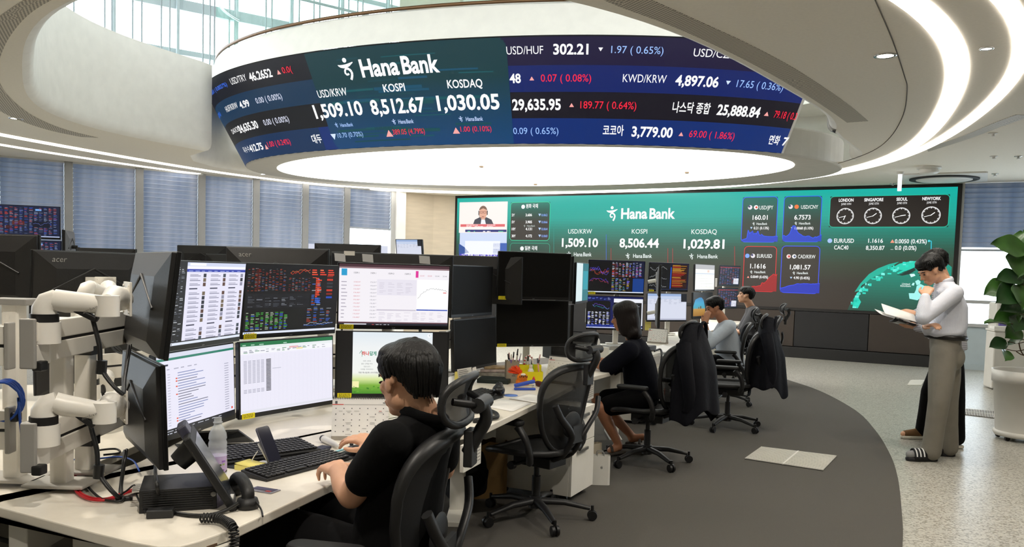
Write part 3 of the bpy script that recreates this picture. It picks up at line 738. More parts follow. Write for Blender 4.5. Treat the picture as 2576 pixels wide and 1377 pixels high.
# the television picture
lbox(1154, 507, 1277, 586, 'fff3ee'); lbox(1154, 586, 1275, 690, 'cfdcf6')
lv.up()
lfr(1282, 508, 1384, 605, .012, '2fd6a0'); lfr(1281, 613, 1383, 690, .010, '2aa884'); lfr(2085, 489, 2390, 572, .012, '19c0a0')
for x0, y0, x1, y1, c in ((1864, 495, 1957, 609, '2f59ff'), (1968, 493, 2068, 608, '2f59ff'), (1868, 621, 1954, 732, 'e2262e'), (1962, 620, 2063, 736, '3b55ff')): lfr(x0, y0, x1, y1, .012, c)
u, v = vl(1215, 538); sc_ = .16
lv.poly([vl(1190, 564), vl(1194, 553), vl(1206, 547), vl(1224, 547), vl(1236, 553), vl(1241, 564)], '3c3f4c')
lbox(1158, 564, 1270, 571, 'e2676c'); lbox(1170, 578, 1274, 584, '1d2a78'); lbox(1155, 640, 1256, 650, '4a35c8')
lv.poly([vl(1154, 613), vl(1168, 622), vl(1180, 636), vl(1154, 640)], '27509a'); lbox(1240, 612, 1275, 640, '3a5fb4'); lbox(1169, 607, 1258, 640, 'f4f7ff')
lv.up()
lv.poly([vl(1209, 564), vl(1211, 550), vl(1219, 550), vl(1222, 564)], 'f2f4fa'); lbox(1211, 545, 1220, 553, 'd99f86')
lv.disc(u, v+.02, .105, 'e3ab92', 20, .155); lv.up()
lv.poly([(u+.115*math.cos(t), v+.05+.135*math.sin(t)) for t in [R(10+16*i) for i in range(11)]]+[(u-.09, v+.09), (u, v+.125), (u+.09, v+.09)], '7b5a4a')
for s_ in (-1, 1): lv.frame([(u+s_*.045+a, v+.035+b) for a, b in ((-.035, -.02), (.035, -.02), (.035, .02), (-.035, .02))], .008, '70302c'); lv.rect(u+s_*.115-.012, v-.03, .024, .10, '25222a')
lv.rect(u-.03, v-.075, .06, .014, '9b4b48'); lv.line([(u-.11, v-.02), (u-.09, v-.09), (u-.03, v-.10)], .01, '25222a')
lv.greek(*vl(1173, 568), vl(1246, 568)[0]-vl(1173, 568)[0], .03, 'ffe4e2', rnd, .9); lv.greek(*vl(1173, 571.5), vl(1240, 568)[0]-vl(1173, 568)[0], .03, 'ffe4e2', rnd, .9)
lv.greek(*vl(1172, 583.5), .25, .03, '65d8a0', rnd); lv.greek(*vl(1215, 583.5), .2, .03, 'ffffff', rnd); lv.greek(*vl(1245, 583.5), .22, .03, '65d8a0', rnd)
lt("고도' 행렬 대위-남부 곳곳 소나", 1160, 648, 1254, 6.5, WH, .02)
lt('원화 국채', 1323, 523, 1353, 8, WH, .02); ldisc(1316, 520.5, 4.6, WH); lt('일본 국채', 1320, 629, 1351, 8, WH, .02); ldisc(1313, 625.5, 4.6, WH)
for a, b, c, y in (('2Y', '3.606', '0.062', 544.3), ('5Y', '3.905', '0.066', 562), ('10Y', '4.131', '0.064', 579.5), ('30Y', '4.172', '0.060', 597)):
    lt(a, 1287, y, 1295 if len(a) < 3 else 1297, 6, WH, .03); lt(b, 1322, y, 1338, 6.2, WH, .03); ltri(1357.5, y-3, 3.4, 'b7d4ff', True); lt(c, 1362, y, 1377, 5.8, '8db2ff', .01)
lhb(1317, 570.5, 1346, 4, 'b9c4c0')
lmark(1525, 554, 520); lt('Hana Bank', 1562, 550, 1698, 25, WH, .03)
for s, x0, y, x1, h in (('USD/KRW', 1429, 588, 1489, 11), ('KOSPI', 1589, 588, 1628, 11), ('KOSDAQ', 1739, 589, 1803, 11.5)): lt(s, x0, y, x1, h, 'f1f8f4', .006)
for s, x0, y, x1, h in (('1,509.10', 1413, 621, 1504, 20), ('8,506.44', 1558, 622.5, 1657, 21), ('1,029.81', 1719, 625, 1822, 21.5)): lt(s, x0, y, x1, h, WH, B1)
lhb(1425, 645, 1488, 9.5); lhb(1573, 649, 1640, 9.5); lhb(1733, 650, 1806, 9.5)
for x, y0, y1, c in ((1393, 575, 690, '2f8f84'), (1525, 590, 655, '3d66c8'), (1537, 625, 690, 'a33034'), (1680, 625, 690, 'a33034'), (1692, 625, 690, 'a33034'), (1848, 620, 690, 'a33034')):
    lv.line([vl(x, y0), vl(x, y1)], .012, c)
def card(fl, name, nx0, nx1, y, val, vx0, vx1, vy, hx0, hx1, hy, chg, cx0, cx1, cy, dn, col_, box, seed):
    for (x, c, c2) in fl:
        ldisc(x, y, 5.6, c)
        if c2: lv.up(); ldisc(x+(1 if c2 != '3c3b6e' else -2), y-(0 if c2 != '3c3b6e' else 2), 2.8, c2); lv.k -= 1
    lt(name, nx0, y+5, nx1, 9, 'f4f8f5', .010); lt(val, vx0, vy+5.5, vx1, 11, WH, .018); lhb(hx0, hy+3, hx1, 5.5)
    ltri(cx0+3, cy, 3, 'b9d8ff' if dn else 'ff9c8c', dn); lt(chg, cx0+9, cy+3.2, cx1, 6.2, WH, .02)
    x0, y0, x1, y1 = box; r = random.Random(seed); a, b = vl(x0, y1); d, _ = vl(x1, y1); _, e = vl(x0, y0); n = 40; hs = []
    h = .35
    for i in range(n+1):
        h = min(1, max(.12, h+r.uniform(-.16, .16))); f = i/n
        hs.append({1: .35+.65*math.exp(-((f-.3)/.3)**2)*h/.6+.2*h if f > .15 else .1+f*3*h, 2: .2+.9*math.exp(-((f-.28)/.08)**2)+.35*h, 3: (.18+.25*h if f < .55 else .2+.5*h+(f-.55)), 4: .28+.35*min(1, f*2.4)+.12*h}[seed])
    lv.k -= 0
    for i in range(n):
        xa, xb = a+(d-a)*i/n, a+(d-a)*(i+1)/n
        lv._p([(xa, b), (xb, b), (xb, b+(e-b)*min(1.1, hs[i+1])), (xa, b+(e-b)*min(1.1, hs[i]))], [(0, 1, 2, 3)], col_[0])
    lv.line([(a+(d-a)*i/n, b+(e-b)*min(1.1, hs[i])) for i in range(n+1)], .012, col_[1])
US, JP, CN, EU, CA, KR = ('e8e4ea', '3c3b6e'), ('ffffff', 'e0442c'), ('f0793a', None), ('7fa8f2', None), ('f3dcd8', 'd83a34'), ('f4f4f4', '4a5a80')
lv.k += 1
card([(1887, *US), (1902, *JP)], 'USD/JPY', 1910, 1945, 522, '160.01', 1893, 1931, 547.5, 1892, 1930, 563, '0.21 (0.13%)', 1887, 1934, 574, True, ('1c3fc4', '2d5bff'), (1865, 575, 1956, 608), 1)
card([(1989, *US), (2004, *CN)], 'USD/CNY', 2015, 2058, 520.5, '6.7573', 1998, 2039, 547, 1998, 2039, 562, '0.0068 (0.10%)', 1989, 2046, 574.3, True, ('1c3fc4', '2d5bff'), (1969, 572, 2066, 607), 2)
card([(1880, *EU), (1894, *US)], 'EUR/USD', 1904, 1942, 644, '1.1616', 1887, 1926, 670, 1886, 1926, 684.5, '0.0049 (0.43%)', 1879, 1932, 697, False, ('9c1a1e', 'e02a2e'), (1869, 690, 1953, 731), 3)
card([(1984, *CA), (1998, *KR)], 'CAD/KRW', 2007, 2051, 645.5, '1,081.57', 1987, 2039, 672.5, 1993, 2033, 687, '4.90 (0.45%)', 1987, 2037, 699.5, True, ('2134b8', '3b55ff'), (1963, 703, 2061, 735), 4)
# four world clocks
for nm, x0, x1, y, cx, cy, r_, hh, mm in (('LONDON', 2110, 2147, 507.5, 2126, 544, 21, 6.7, 42.5), ('SINGAPORE', 2174, 2222, 506.5, 2196, 543.5, 21.5, 1.7, 42.5), ('SEOUL', 2255, 2283, 505, 2267, 543, 22, 2.7, 42.5), ('NEWYORK', 2320, 2367, 503.5, 2342, 541.5, 23.5, 1.7, 42.5)):
    lt(nm, x0, y, x1, 7.5, WH, .03); xm = (x0+x1)/2; lt('JUNE 15TH', xm-12.5, y+8.5, xm+12.5, 4.8, 'e8e8e8', .02)
    u, v = vl(cx, cy); r2 = vl(cx+r_, cy)[0]-u
    lv.frame([(u+r2*math.cos(2*math.pi*i/40), v+r2*math.sin(2*math.pi*i/40)) for i in range(40)], .010, 'f2f2f2')
    for i in range(60):
        a = 2*math.pi*i/60; k = .80 if i % 5 == 0 else .88
        lv.line([(u+r2*k*math.sin(a), v+r2*k*math.cos(a)), (u+r2*.99*math.sin(a), v+r2*.99*math.cos(a))], .012 if i % 5 == 0 else .007, 'f2f2f2')
    for a, l, wd in ((2*math.pi*hh/12, .52, .014), (2*math.pi*mm/60, .78, .010)): lv.line([(u-.08*r2*math.sin(a), v-.08*r2*math.cos(a)), (u+l*r2*math.sin(a), v+l*r2*math.cos(a))], wd, WH)
ldisc(2087.5, 606, 6, 'a6c4f5'); lt('EUR/USD', 2098, 611, 2148, 10, WH, .012); lt('1.1616', 2184, 611, 2221, 10, WH, .014); ltri(2245, 607, 5.5, 'ff9a7e'); lt('0.0050 (0.43%)', 2251, 612, 2331, 10, WH, .014, 613)
lt('CAC40', 2098, 628, 2134, 10, WH, .012); lt('8,350.87', 2178, 629, 2225, 10, WH, .014); lt('-', 2240, 629, 2247, 3, WH, .03); lt('0.0 (0.0%)', 2251, 629, 2305, 10, WH, .014)
ldisc(2337, 606.5, 3, '4fe0f0'); lv.line([vl(2337, 606.5), vl(2343, 607), vl(2342, 640)], .014, '35c8e0')
# globe: a lit dome cut off by the lower edge of the wall
gx, gz = vl(2318, 842); gr = vl(2318, 842)[1]; top = vl(2310, 657)[1]; gr = top-gz
th = [R(a) for a in range(8, 173, 3)]
def clipz(pts): return [(x, max(ZL0+.01, y)) for x, y in pts]
for i in range(24):                               # dome shaded from bright rim to dark base by height bands
    z0 = max(ZL0, gz+gr*(.10+.9*i/24)); z1 = gz+gr*(.10+.9*(i+1)/24)
    if z1 <= ZL0: continue
    f = lambda z: math.sqrt(max(0, gr*gr-(z-gz)**2)); t = (i/23)**1.5; a, b = lin('23382c'), lin('0b9c86'); c = tuple(p+(q-p)*t for p, q in zip(a, b))+(1,)
    lv._p([(gx-f(z0), z0), (min(X1-.02, gx+f(z0)), z0), (min(X1-.02, gx+f(z1)), z1), (gx-f(z1), z1)], [(0, 1, 2, 3)], c)
lv.up()
def patch(pts, c): lv.poly(clipz([vl(*p) for p in pts]), c)
for p, c in (([(2248, 672), (2262, 664), (2290, 657.5), (2312, 657), (2335, 660), (2335, 672), (2318, 678), (2302, 672), (2285, 681), (2262, 693), (2256, 687), (2272, 680), (2258, 679)], '1fd2b6'),
             ([(2150, 735), (2164, 714), (2186, 690), (2208, 676), (2236, 665), (2262, 659), (2248, 668), (2230, 678), (2216, 690), (2205, 694), (2192, 700), (2181, 710), (2168, 718), (2160, 732)], '16b49c'),
             ([(2144, 775), (2148, 752), (2158, 735), (2164, 736), (2160, 750), (2166, 760), (2158, 776)], '22d8c0'),
             ([(2256, 692), (2275, 683), (2300, 674), (2304, 680), (2288, 690), (2270, 694)], '16332c'),
             ([(2302, 708), (2310, 704), (2316, 709), (2314, 716), (2306, 718)], 'a8f5ee'), ([(2296, 712), (2301, 712), (2299, 719), (2293, 718)], 'b9faf2'),
             ([(2306, 720), (2316, 715), (2322, 718), (2330, 722), (2340, 726), (2340, 742), (2322, 744), (2308, 756), (2288, 752), (2286, 738), (2300, 738), (2304, 730)], 'a4f5f0'),
             ([(2288, 690), (2300, 689), (2303, 694), (2292, 698)], 'd8fff9'), ([(2322, 700), (2334, 696), (2340, 710), (2326, 712)], '9ef2e8')): patch(p, c)
for i in range(60):
    a = R(rnd.uniform(95, 172)); r2 = gr*rnd.uniform(.93, 1.0); x, z = gx+r2*math.cos(a), gz+r2*math.sin(a)
    if z > ZL0+.02: lv.rect(x, z, rnd.uniform(.02, .07), rnd.uniform(.02, .05), rnd.choice(('2be0c8', '18c0a8', '7df5e8')))
lt('United', 2269, 717, 2289, 4.4, 'dff4ee', .02); lt('Kingdom', 2265, 722, 2291, 4.4, 'dff4ee', .02)
lv.build('lit_display', vt_)
# ---------------- monitors ----------------
MW, MH = .613, .362
AW, AH = .597, .334
shell = mat('monitor_shell', '1a1919', .45, bump=.12, bs=260, aniso=(1, 8, 1))
shellf = mat('monitor_bezel', '0d0d0e', .35)
offs = mat('dark_display', '090807', .55, bump=.02, bs=900, noise=.1, ns=200, spec=.18)
armw = mat('arm_white', 'f0ede6', .35)
plate_w = mat('plate_white', 'e8e4db', .45)
greyp = mat('grey_plastic', '9c9a95', .5)
yel = mat('sticker_yellow', 'f2e209', .5)
lab = mat('silver_print', 'a9a9a9', .35, metal=.6)
def text_obj(s, h, m, parent, T, name='lettering', w=None, bold=0, depth=0):
    vs, fs, a, b = glyphs(s, bold); k = h/cap_h(); kx = k if w is None else w/(b-a); W = (b-a)*kx
    g = G(); g.add([((x-a)*kx-W/2, 0, y*k-h/2) for x, y in vs], fs, T=T); return g.build(name, m, parent)
def UI(c, kind, seed):
    """draw a working screen on canvas c (origin lower left, AW x AH)"""
    r = random.Random(seed); W, H = AW, AH; X = lambda f: f*W; Y = lambda f: f*H
    def rect(x, y, w, h, col_): c.rect(X(x), Y(y), X(w), Y(h), col_)
    def rows(x, y, w, h, n, m, col_, fill=.7, hh=None):
        for i in range(n):
            for j in range(m):
                cc = col_[r.randrange(len(col_))] if isinstance(col_, list) else col_
                if r.random() < fill:
                    l = w/m*r.uniform(.35, .8); rect(x+w*j/m, y+h*i/n, l, (hh or h/n*.36), cc)
    def chart(x, y, w, h, cols, bg='05060c', n=40, area=False):
        rect(x, y, w, h, bg); c.up()
        for k, cc in enumerate(cols):
            v = r.uniform(.3, .7); pts = []
            for i in range(n+1): v = max(.08, min(.92, v+r.uniform(-.11, .11))); pts.append((X(x+w*i/n), Y(y+h*v)))
            c.line(pts, .0016, cc)
    def taskbar(col_='dfe6f4'):
        rect(0, 0, 1, .032, col_); c.up()
        for i in range(6): rect(.012+i*.018, .006, .010, .018, r.choice(('3c78d8', 'e0a030', '40a060', '707070')))
    if kind == 'browser':
        rect(0, 0, 1, 1, '0c0d12'); c.up(); rows(.01, .05, .2, .9, 44, 4, ['9fa6b0', '666c78', 'd0d4da'], .5); rect(.22, .045, .78, .955, 'e6e4f6'); c.up()
        rect(.22, .955, .78, .045, 'cfd6ee'); rect(.22, .925, .78, .03, 'f3f3fb'); rect(.22, .885, .78, .034, '2339a8'); c.up()
        rows(.24, .893, .72, .02, 1, 9, 'aebcf0', 1); rect(.25, .962, .2, .03, 'f6f7ff')
        for cx in (.26, .52, .77):
            for k in range(15):
                y = .83-k*.056
                if k in (3, 11): rect(cx, y+.008, .10, .016, '3c3c55'); continue
                rect(cx, y, .13, .010, '83839b'); rect(cx, y+.018, .10, .009, 'a5a5b8')
                rect(cx+.165, y-.012, .036, .046, r.choice(('3a4450', '70604a', '232833', '8a8aa0', '5a3c30')))
        taskbar()
    elif kind in ('trade', 'trade2'):
        rect(0, 0, 1, 1, '0a0b10'); c.up()
        P_ = ['b02c18', '9a3020', '9a9ea6', '6a7078', 'c0522a', '2f4f98', '7a2a1c']
        rows(.02, .62, .28, .33, 26, 8, P_, .6); rows(.30, .62, .12, .33, 26, 3, P_, .55); rect(.10, .64, .035, .3, '3a0f0b'); rows(.44, .62, .25, .2, 16, 7, P_, .55)
        chart(.45, .83, .22, .13, ['e04028', 'd07040']); rows(.69, .86, .28, .1, 3, 3, ['e04028', 'f06a40'], 1, .018)
        rows(.70, .40, .12, .44, 18, 2, ['b0b6c0', '4a7be0', 'd04a30'], .6)
        for i in range(14): rect(.74, .80-i*.028, r.uniform(.02, .07), .018, 'e2431f' if i < 11 else '2e5fd0')
        for i in range(7): rect(.87, .83-i*.055, .07, .03, r.choice(('7c1c10', 'c03018', '1f48b0', '30343c')))
        rect(.02, .50, .66, .08, '15161c'); rect(.02, .37, .66, .12, '14151b'); rows(.03, .39, .6, .16, 8, 7, ['9aa0aa', '5c626c'], .55)
        rect(.0, .04, .62, .30, '0c0e0e'); c.up(); rows(.02, .06, .44, .26, 12, 9, ['3fa03c', '57b84a', '3b66d0', 'a8b8a0'], .85, .010)
        rows(.66, .14, .3, .24, 12, 4, ['c04028', '3f6fd8', '9aa0aa'], .7); chart(.63, .045, .34, .10, ['c8d0dc', '3f78e8'], '0d1118')
        taskbar()
    elif kind == 'hts':
        rect(0, 0, 1, 1, 'f4f0f6'); c.up(); rect(0, .955, 1, .045, '4a3038'); rect(0, .93, 1, .028, '8c7076'); rect(0, 0, 1, .035, '23242e'); rect(0, .035, 1, .02, '6a4a52')
        rect(.02, .81, .05, .11, '2f9fd0'); rect(.69, .80, .025, .11, 'e0399a'); rect(.34, .50, .36, .26, 'e9e5f0'); rect(.705, .28, .29, .49, 'ffffff'); rect(.705, .255, .29, .018, '2c4fb8'); rect(.34, .245, .36, .02, 'cac4d2'); c.up()
        for i, x in enumerate((.13, .28, .44, .59)): c.text('1509.1' if i < 2 else '1509.3', X(x), Y(.845), .0085, '3a3a48')
        for i, x in enumerate((.73, .80, .87, .94)): c.text(('223.30', '223.00', '223.40', '223.40')[i], X(x), Y(.825), .006, 'd04a68' if i < 2 else '55556a')
        for i in range(11):
            y = .70-i*.058; rows(.02, y, .07, .02, 1, 1, 'b0aab8', 1, .014)
            c.text(r.choice(('1%.02*', '184.91*', '3.%63.57')), X(.13), Y(y), .0058, 'd04858', w=.036); c.text('1%.01*', X(.28), Y(y), .0058, '606074', w=.034)
        rows(.36, .52, .32, .2, 9, 4, 'd3cddb', .7); rows(.36, .07, .62, .16, 9, 8, 'd3cddb', .7)
        v, pts = .3, []
        for i in range(46):
            f = i/45; b = .35+.5*math.sin(min(1, f*1.6)*1.9)-.25*max(0, f-.6); pts.append((X(.715+.27*f), Y(.34+.34*max(.0, b+r.uniform(-.05, .05)))))
        c.line(pts, .0011, '3a3a44'); rect(.95, .55, .03, .012, 'e03030'); rect(.05, .010, .2, .016, 'e6e6ee'); rows(.30, .008, .18, .02, 1, 5, ['4080e0', 'e0e0e8', 'e05050'], 1)
    elif kind == 'mail':
        rect(0, 0, 1, 1, 'e8e6f6'); c.up(); rect(0, .945, 1, .055, 'd9dcec'); rect(0, .915, 1, .03, '2b7f6a'); rect(0, 0, 1, .075, '15171f'); c.up()
        rect(.03, .85, .10, .022, '33364a'); rows(.03, .80, .5, .02, 1, 6, 'a7a7bb', 1, .012)
        for i in range(20):
            y = .74-i*.033; rect(.05, y, .04, .009, '9a9ab0'); rect(.12, y, .03, .009, 'b5b5c8'); rect(.24, y, r.uniform(.10, .38), .010, r.choice(('6d6d84', '7e8ab8')))
            if i in (2, 3, 5, 8, 17, 18): rect(.215, y-.002, .02, .016, 'e2502f')
            rect(.86, y, .06, .009, 'a0a0b4')
        rows(.1, .045, .85, .02, 1, 9, 'c9ccd8', .9, .008); rows(.03, .015, .2, .02, 1, 4, 'c9ccd8', 1, .01); rect(.95, .10, .022, .03, 'e04a3a')
    elif kind == 'sheet':
        rect(0, 0, 1, 1, 'eceaf8'); c.up(); rect(0, .945, 1, .055, '1f7446'); rect(0, .905, 1, .038, 'e9eef0'); rect(0, .835, 1, .07, 'f5f5fa'); rect(0, .015, 1, .03, 'dfe0ea'); c.up()
        rows(.02, .955, .5, .02, 1, 6, 'a9d0ba', .8, .014); rows(.03, .85, .9, .05, 3, 16, ['8c90a0', 'b0b4c0', '70a080'], .6, .010); rect(.50, .88, .1, .025, 'e8b4b8'); rect(.58, .855, .07, .02, 'f0dc90')
        for i in range(40): rect(0, .05+i*.0193, 1, .0013, 'd5d4e4')
        for i in range(22): rect(.03+i*.0445, .05, .001, .77, 'd8d7e6')
        for i in range(24):
            y = .735-i*.0193
            for k in range(5):
                if i < 17 or i > 20: rect(.03+k*.043, y, .032, .008, 'a2a2b4')
            rect(.255, y, .05, .012, '2c2c38')
        rect(.32, .60, .09, .008, 'b8b8c8')
    elif kind == 'poster':
        rect(0, 0, 1, 1, '050506'); c.up(); c.grad(X(.14), 0, X(.72), H, [(0, '3f8a1c'), (.14, '7cb03a'), (.24, 'd8e6a0'), (.34, 'f2f4ee'), (.75, 'eef1f2'), (1, 'dfe9f0')]); c.up()
        for i in range(60): rect(.14+r.random()*.70, r.random()*.13, .016, .02, r.choice(('4f9a22', '66aa30', '398018')))
        rect(.14, .10, .06, .1, 'f4f0b0'); c.disc(X(.83), Y(.95), .011, 'f8fafc'); emblem(c, X(.822), Y(.935), .012, '888f98')
        c.text('하나', X(.222), Y(.625), .017, 'd8423c', w=.040, bold=.03); c.text('답게', X(.292), Y(.625), .017, '2f8f74', w=.036, bold=.03)
        c.line([(X(.20), Y(.65)), (X(.22), Y(.70)), (X(.225), Y(.62)), (X(.222), Y(.60))], .0022, '2f8f74')
        for i, (t, l) in enumerate((('바른 신뢰로', .07), ('옳은 선택을 하다', .10), ('믿음 담다', .06), ('미래를 가까이하다', .11))): c.text(t, X(.27), Y(.52-i*.045), .0060, '6c6f74', al='c')
        c.text('가장 하나답게 나아가겠습니다', X(.30), Y(.33), .0070, '33363a', al='c', bold=.01)
    elif kind == 'charts':
        rect(0, 0, 1, 1, '0d1330'); c.up(); rect(0, .035, .40, .95, '04050a'); rect(.40, .035, .40, .95, '0a0a0e'); c.up()
        chart(.02, .52, .34, .42, ['5a50f0', '7a60ff', 'd03a3a', 'b06a30']); chart(.02, .07, .34, .40, ['5a50f0', 'c84860'])
        rows(.42, .50, .55, .46, 24, 9, ['9aa2b4', 'c43a30', '6a7488', 'b8bcc8', '5c66d8'], .75, .012); rect(.46, .52, .05, .4, '40120f'); rect(.70, .54, .04, .16, '40120f')
        rows(.42, .06, .34, .40, 20, 5, ['7a70e8', 'b8a040', '6a7090', '4a9090'], .75, .011); rect(.80, .035, .2, .42, '123c86'); taskbar('d8e0f0')
    elif kind == 'charts2':
        rect(0, 0, 1, 1, '121a52'); c.up(); rect(0, .035, .42, .80, '04050a'); rect(.48, .09, .52, .85, 'eceef6'); rect(0, .035, .48, .07, '2a3d9a'); c.up()
        chart(.10, .58, .3, .28, ['3fa8c8', '8a60ff']); rows(.02, .1, .4, .42, 22, 6, ['d8dce8', '9aa2b4', '5c66d8', 'e8e8f0'], .75, .012); rows(.02, .9, .42, .08, 4, 6, ['9aa2d4', '6a80e8'], .8)
        rect(.48, .10, .50, .72, '0a0b10'); c.up(); rows(.5, .12, .46, .66, 24, 6, ['b8bcc8', '8a9098'], .7, .012); taskbar('c4ccf0')
    elif kind == 'news':
        rect(0, 0, 1, 1, '0b1030'); c.up(); rect(.0, .035, .52, .95, '08090e'); rect(.57, .06, .40, .90, '2a0d08'); c.up()
        for y in (.68, .38, .07):
            for x in (.01, .24): chart(x, y, .2, .26, ['d8dce0'], '050609', 26)
        for i in range(30): rect(.58, .92-i*.028, r.uniform(.2, .38), .017, ['c07a20', 'b8862a', 'a02016', 'c89030', '8a1a12'][r.randrange(5) if i < 14 else r.choice((1, 2, 4, 0))])
        rect(.535, .05, .02, .8, '2a60d8'); taskbar('202840')
    elif kind == 'paper':
        rect(0, 0, 1, 1, 'd8dcec'); c.up(); rect(0, .90, 1, .10, '9db4dc'); rect(0, .80, 1, .08, 'c2d0ea'); rect(0, .0, 1, .06, 'b8bcd0'); c.up(); rows(.03, .62, .9, .2, 5, 7, 'a9b0c6', .7, .012); rect(.86, .7, .14, .3, '1a1d26')
    elif kind == 'white':
        rect(0, 0, 1, 1, 'f2f0ea'); c.up(); rect(0, .82, 1, .18, 'b0aeb0'); rect(.0, .63, 1, .02, '9cb8d8'); c.up(); rect(.05, .1, .9, .5, 'faf9f4')
        for i in range(5): rect(.05, .12+i*.11, .9, .008, 'b9c0b0')
        for i in range(4): rect(.07+i*.25, .1, .006, .5, 'c4c8bc')
        rect(.62, .70, .1, .09, 'e8c8b8')
    elif kind == 'beach':
        rect(0, 0, 1, 1, '0a0a0b'); c.up(); c.grad(X(.0), Y(.05), X(.62), Y(.75), [(0, '9a6a22'), (.38, 'b98a34'), (.42, '3fa0b0'), (.7, '2f9fc8'), (1, '2277b0')]); c.up()
        c.poly([(X(.0), Y(.8)), (X(.0), Y(.45)), (X(.10), Y(.72)), (X(.3), Y(.8))], '14100c'); c.poly([(X(.62), Y(.8)), (X(.62), Y(.35)), (X(.52), Y(.7)), (X(.42), Y(.8))], '14100c')
        c.disc(X(.38), Y(.40), .022, '5a4a28', 14, .02); c.disc(X(.28), Y(.38), .016, '6a5a30', 14, .014)
    elif kind == 'dash':
        rect(0, 0, 1, 1, '101a38'); c.up(); rows(.02, .06, .96, .90, 40, 12, ['5a6a90', '8a96b0', 'c04030', '3a58c0', '46516e'], .7, .010)
        rect(.22, .38, .2, .12, '581d18'); rect(.6, .85, .1, .06, '70a8e8'); rect(.12, .25, .1, .1, '3c1414'); rect(.55, .3, .3, .22, '0a1024'); c.up(); chart(.56, .32, .28, .18, ['6a80d8'], '0a1024'); taskbar('b8c4e8')
    elif kind == 'dash2':
        rect(0, 0, 1, 1, '0c1024'); c.up(); rows(.02, .05, .96, .9, 34, 8, ['4a60b8', '8a8ab0', 'a03838', '30406e'], .7, .012); rect(0, .9, 1, .03, 'b03028'); rect(.70, .06, .25, .3, 'e6e6f0') if r.random() < .5 else None
    elif kind == 'teal':
        rect(0, 0, 1, 1, '0f6f78'); c.up(); rect(.0, .0, .5, 1, 'd8e8ea'); rect(.55, .3, .4, .5, '1a98a8')
_mh = {}
def monitor(pos, yaw, tilt, kind, label, seed=0, group=None, sticker=None, back=False, W=MW, H=MH, mount=True, stand=0):
    t = bpy.data.objects.new('computer_monitor', None); col.objects.link(t); t.location = pos; t.rotation_euler = (R(tilt), 0, R(yaw)); t.empty_display_size = .1
    tag(t, label, 'monitor', group)
    k = (W, H)
    if k not in _mh:
        a = G(); w, h = W/2, H/2
        # front frame
        a.box((0, .008, 0), (W, .016, H))
        fr = a.build('bezel', shellf, t, bev=.003)
        b = G(); out = [(-w+.004, -h+.004), (w-.004, -h+.004), (w-.004, h-.004), (-w+.004, h-.004)]; inn = [(-w*.66, -h*.72), (w*.66, -h*.72), (w*.66, h*.50), (-w*.66, h*.50)]
        vs = [(x, .016, z) for x, z in out]+[(x, .030, z) for x, z in out]+[(x, .055, z) for x, z in inn]
        b.add(vs, [(0, 1, 5, 4), (1, 2, 6, 5), (2, 3, 7, 6), (3, 0, 4, 7), (4, 5, 9, 8), (5, 6, 10, 9), (6, 7, 11, 10), (7, 4, 8, 11), (8, 9, 10, 11)])
        ridge = [(-w*.72, .052, -h*.10), (0, .058, h*.52), (w*.72, .052, -h*.10)]
        b.tube(ridge, .006, 6); ho = b.build('housing', shell, t, bev=.006)
        _mh[k] = (fr.data, ho.data)
    else:
        link('bezel', _mh[k][0], t, bev=.003); link('housing', _mh[k][1], t, bev=.006)
    if kind == 'off': G().box((0, -.0004, .007), (W-.016, .001, H-.030)).build('dark_display', offs, t)
    elif kind:
        c = Canvas(lambda u, v, q: (u-AW/2, -.0008-q, v-AH/2+.008), .00012); UI(c, kind, seed); c.build('lit_display', t)
    if kind: text_obj('acer', .0075, lab, t, M.Translation((0, -.0008, -H/2+.009)), 'logo')
    if back: text_obj('acer', .030, lab, t, M.Translation((W*.30, .0500, H*.385)) @ M.Rotation(math.pi, 4, 'Z') @ M.Rotation(R(16), 4, 'X'), 'logo')
    if sticker:
        sx, sz = sticker; s = G().box((sx, -.001, sz), (.075, .0012, .026)).build('asset_sticker', yel, t)
        g = G(); rr = random.Random(seed+3)
        for i in range(3):
            x = sx-.030
            while x < sx+.025: l = rr.uniform(.004, .012); g.box((x+l/2, -.0018, sz+.007-i*.006), (l, .0004, .003)); x += l+.003
        g.build('print', mat('print_olive', '7d7410', .6), s)
    if stand:
        z0 = stand-pos[2]; q = M.Rotation(-R(tilt), 4, 'X'); g = G(); g.cyl(q @ V((0, .11, z0+.01)), q @ V((0, .11, 0)), .022, n=14); g.cyl(q @ V((0, .11, z0+.001)), q @ V((0, .11, z0+.014)), .10, n=24); g.cyl((0, .05, 0), q @ V((0, .11, 0)), .02, n=10); g.build('stand', dark, t)
    elif mount:
        g = G().box((0, .060, 0), (.10, .006, .10)).cyl((0, .062, 0), (0, .15, -.02), .022, .022, 12)
        g.build('mount', armw, t)
    return t
ZD0 = .721
RG = 'monitors of the near right-hand row'
S1 = (-MW/2+.052, -MH/2+.012)
mon = {}
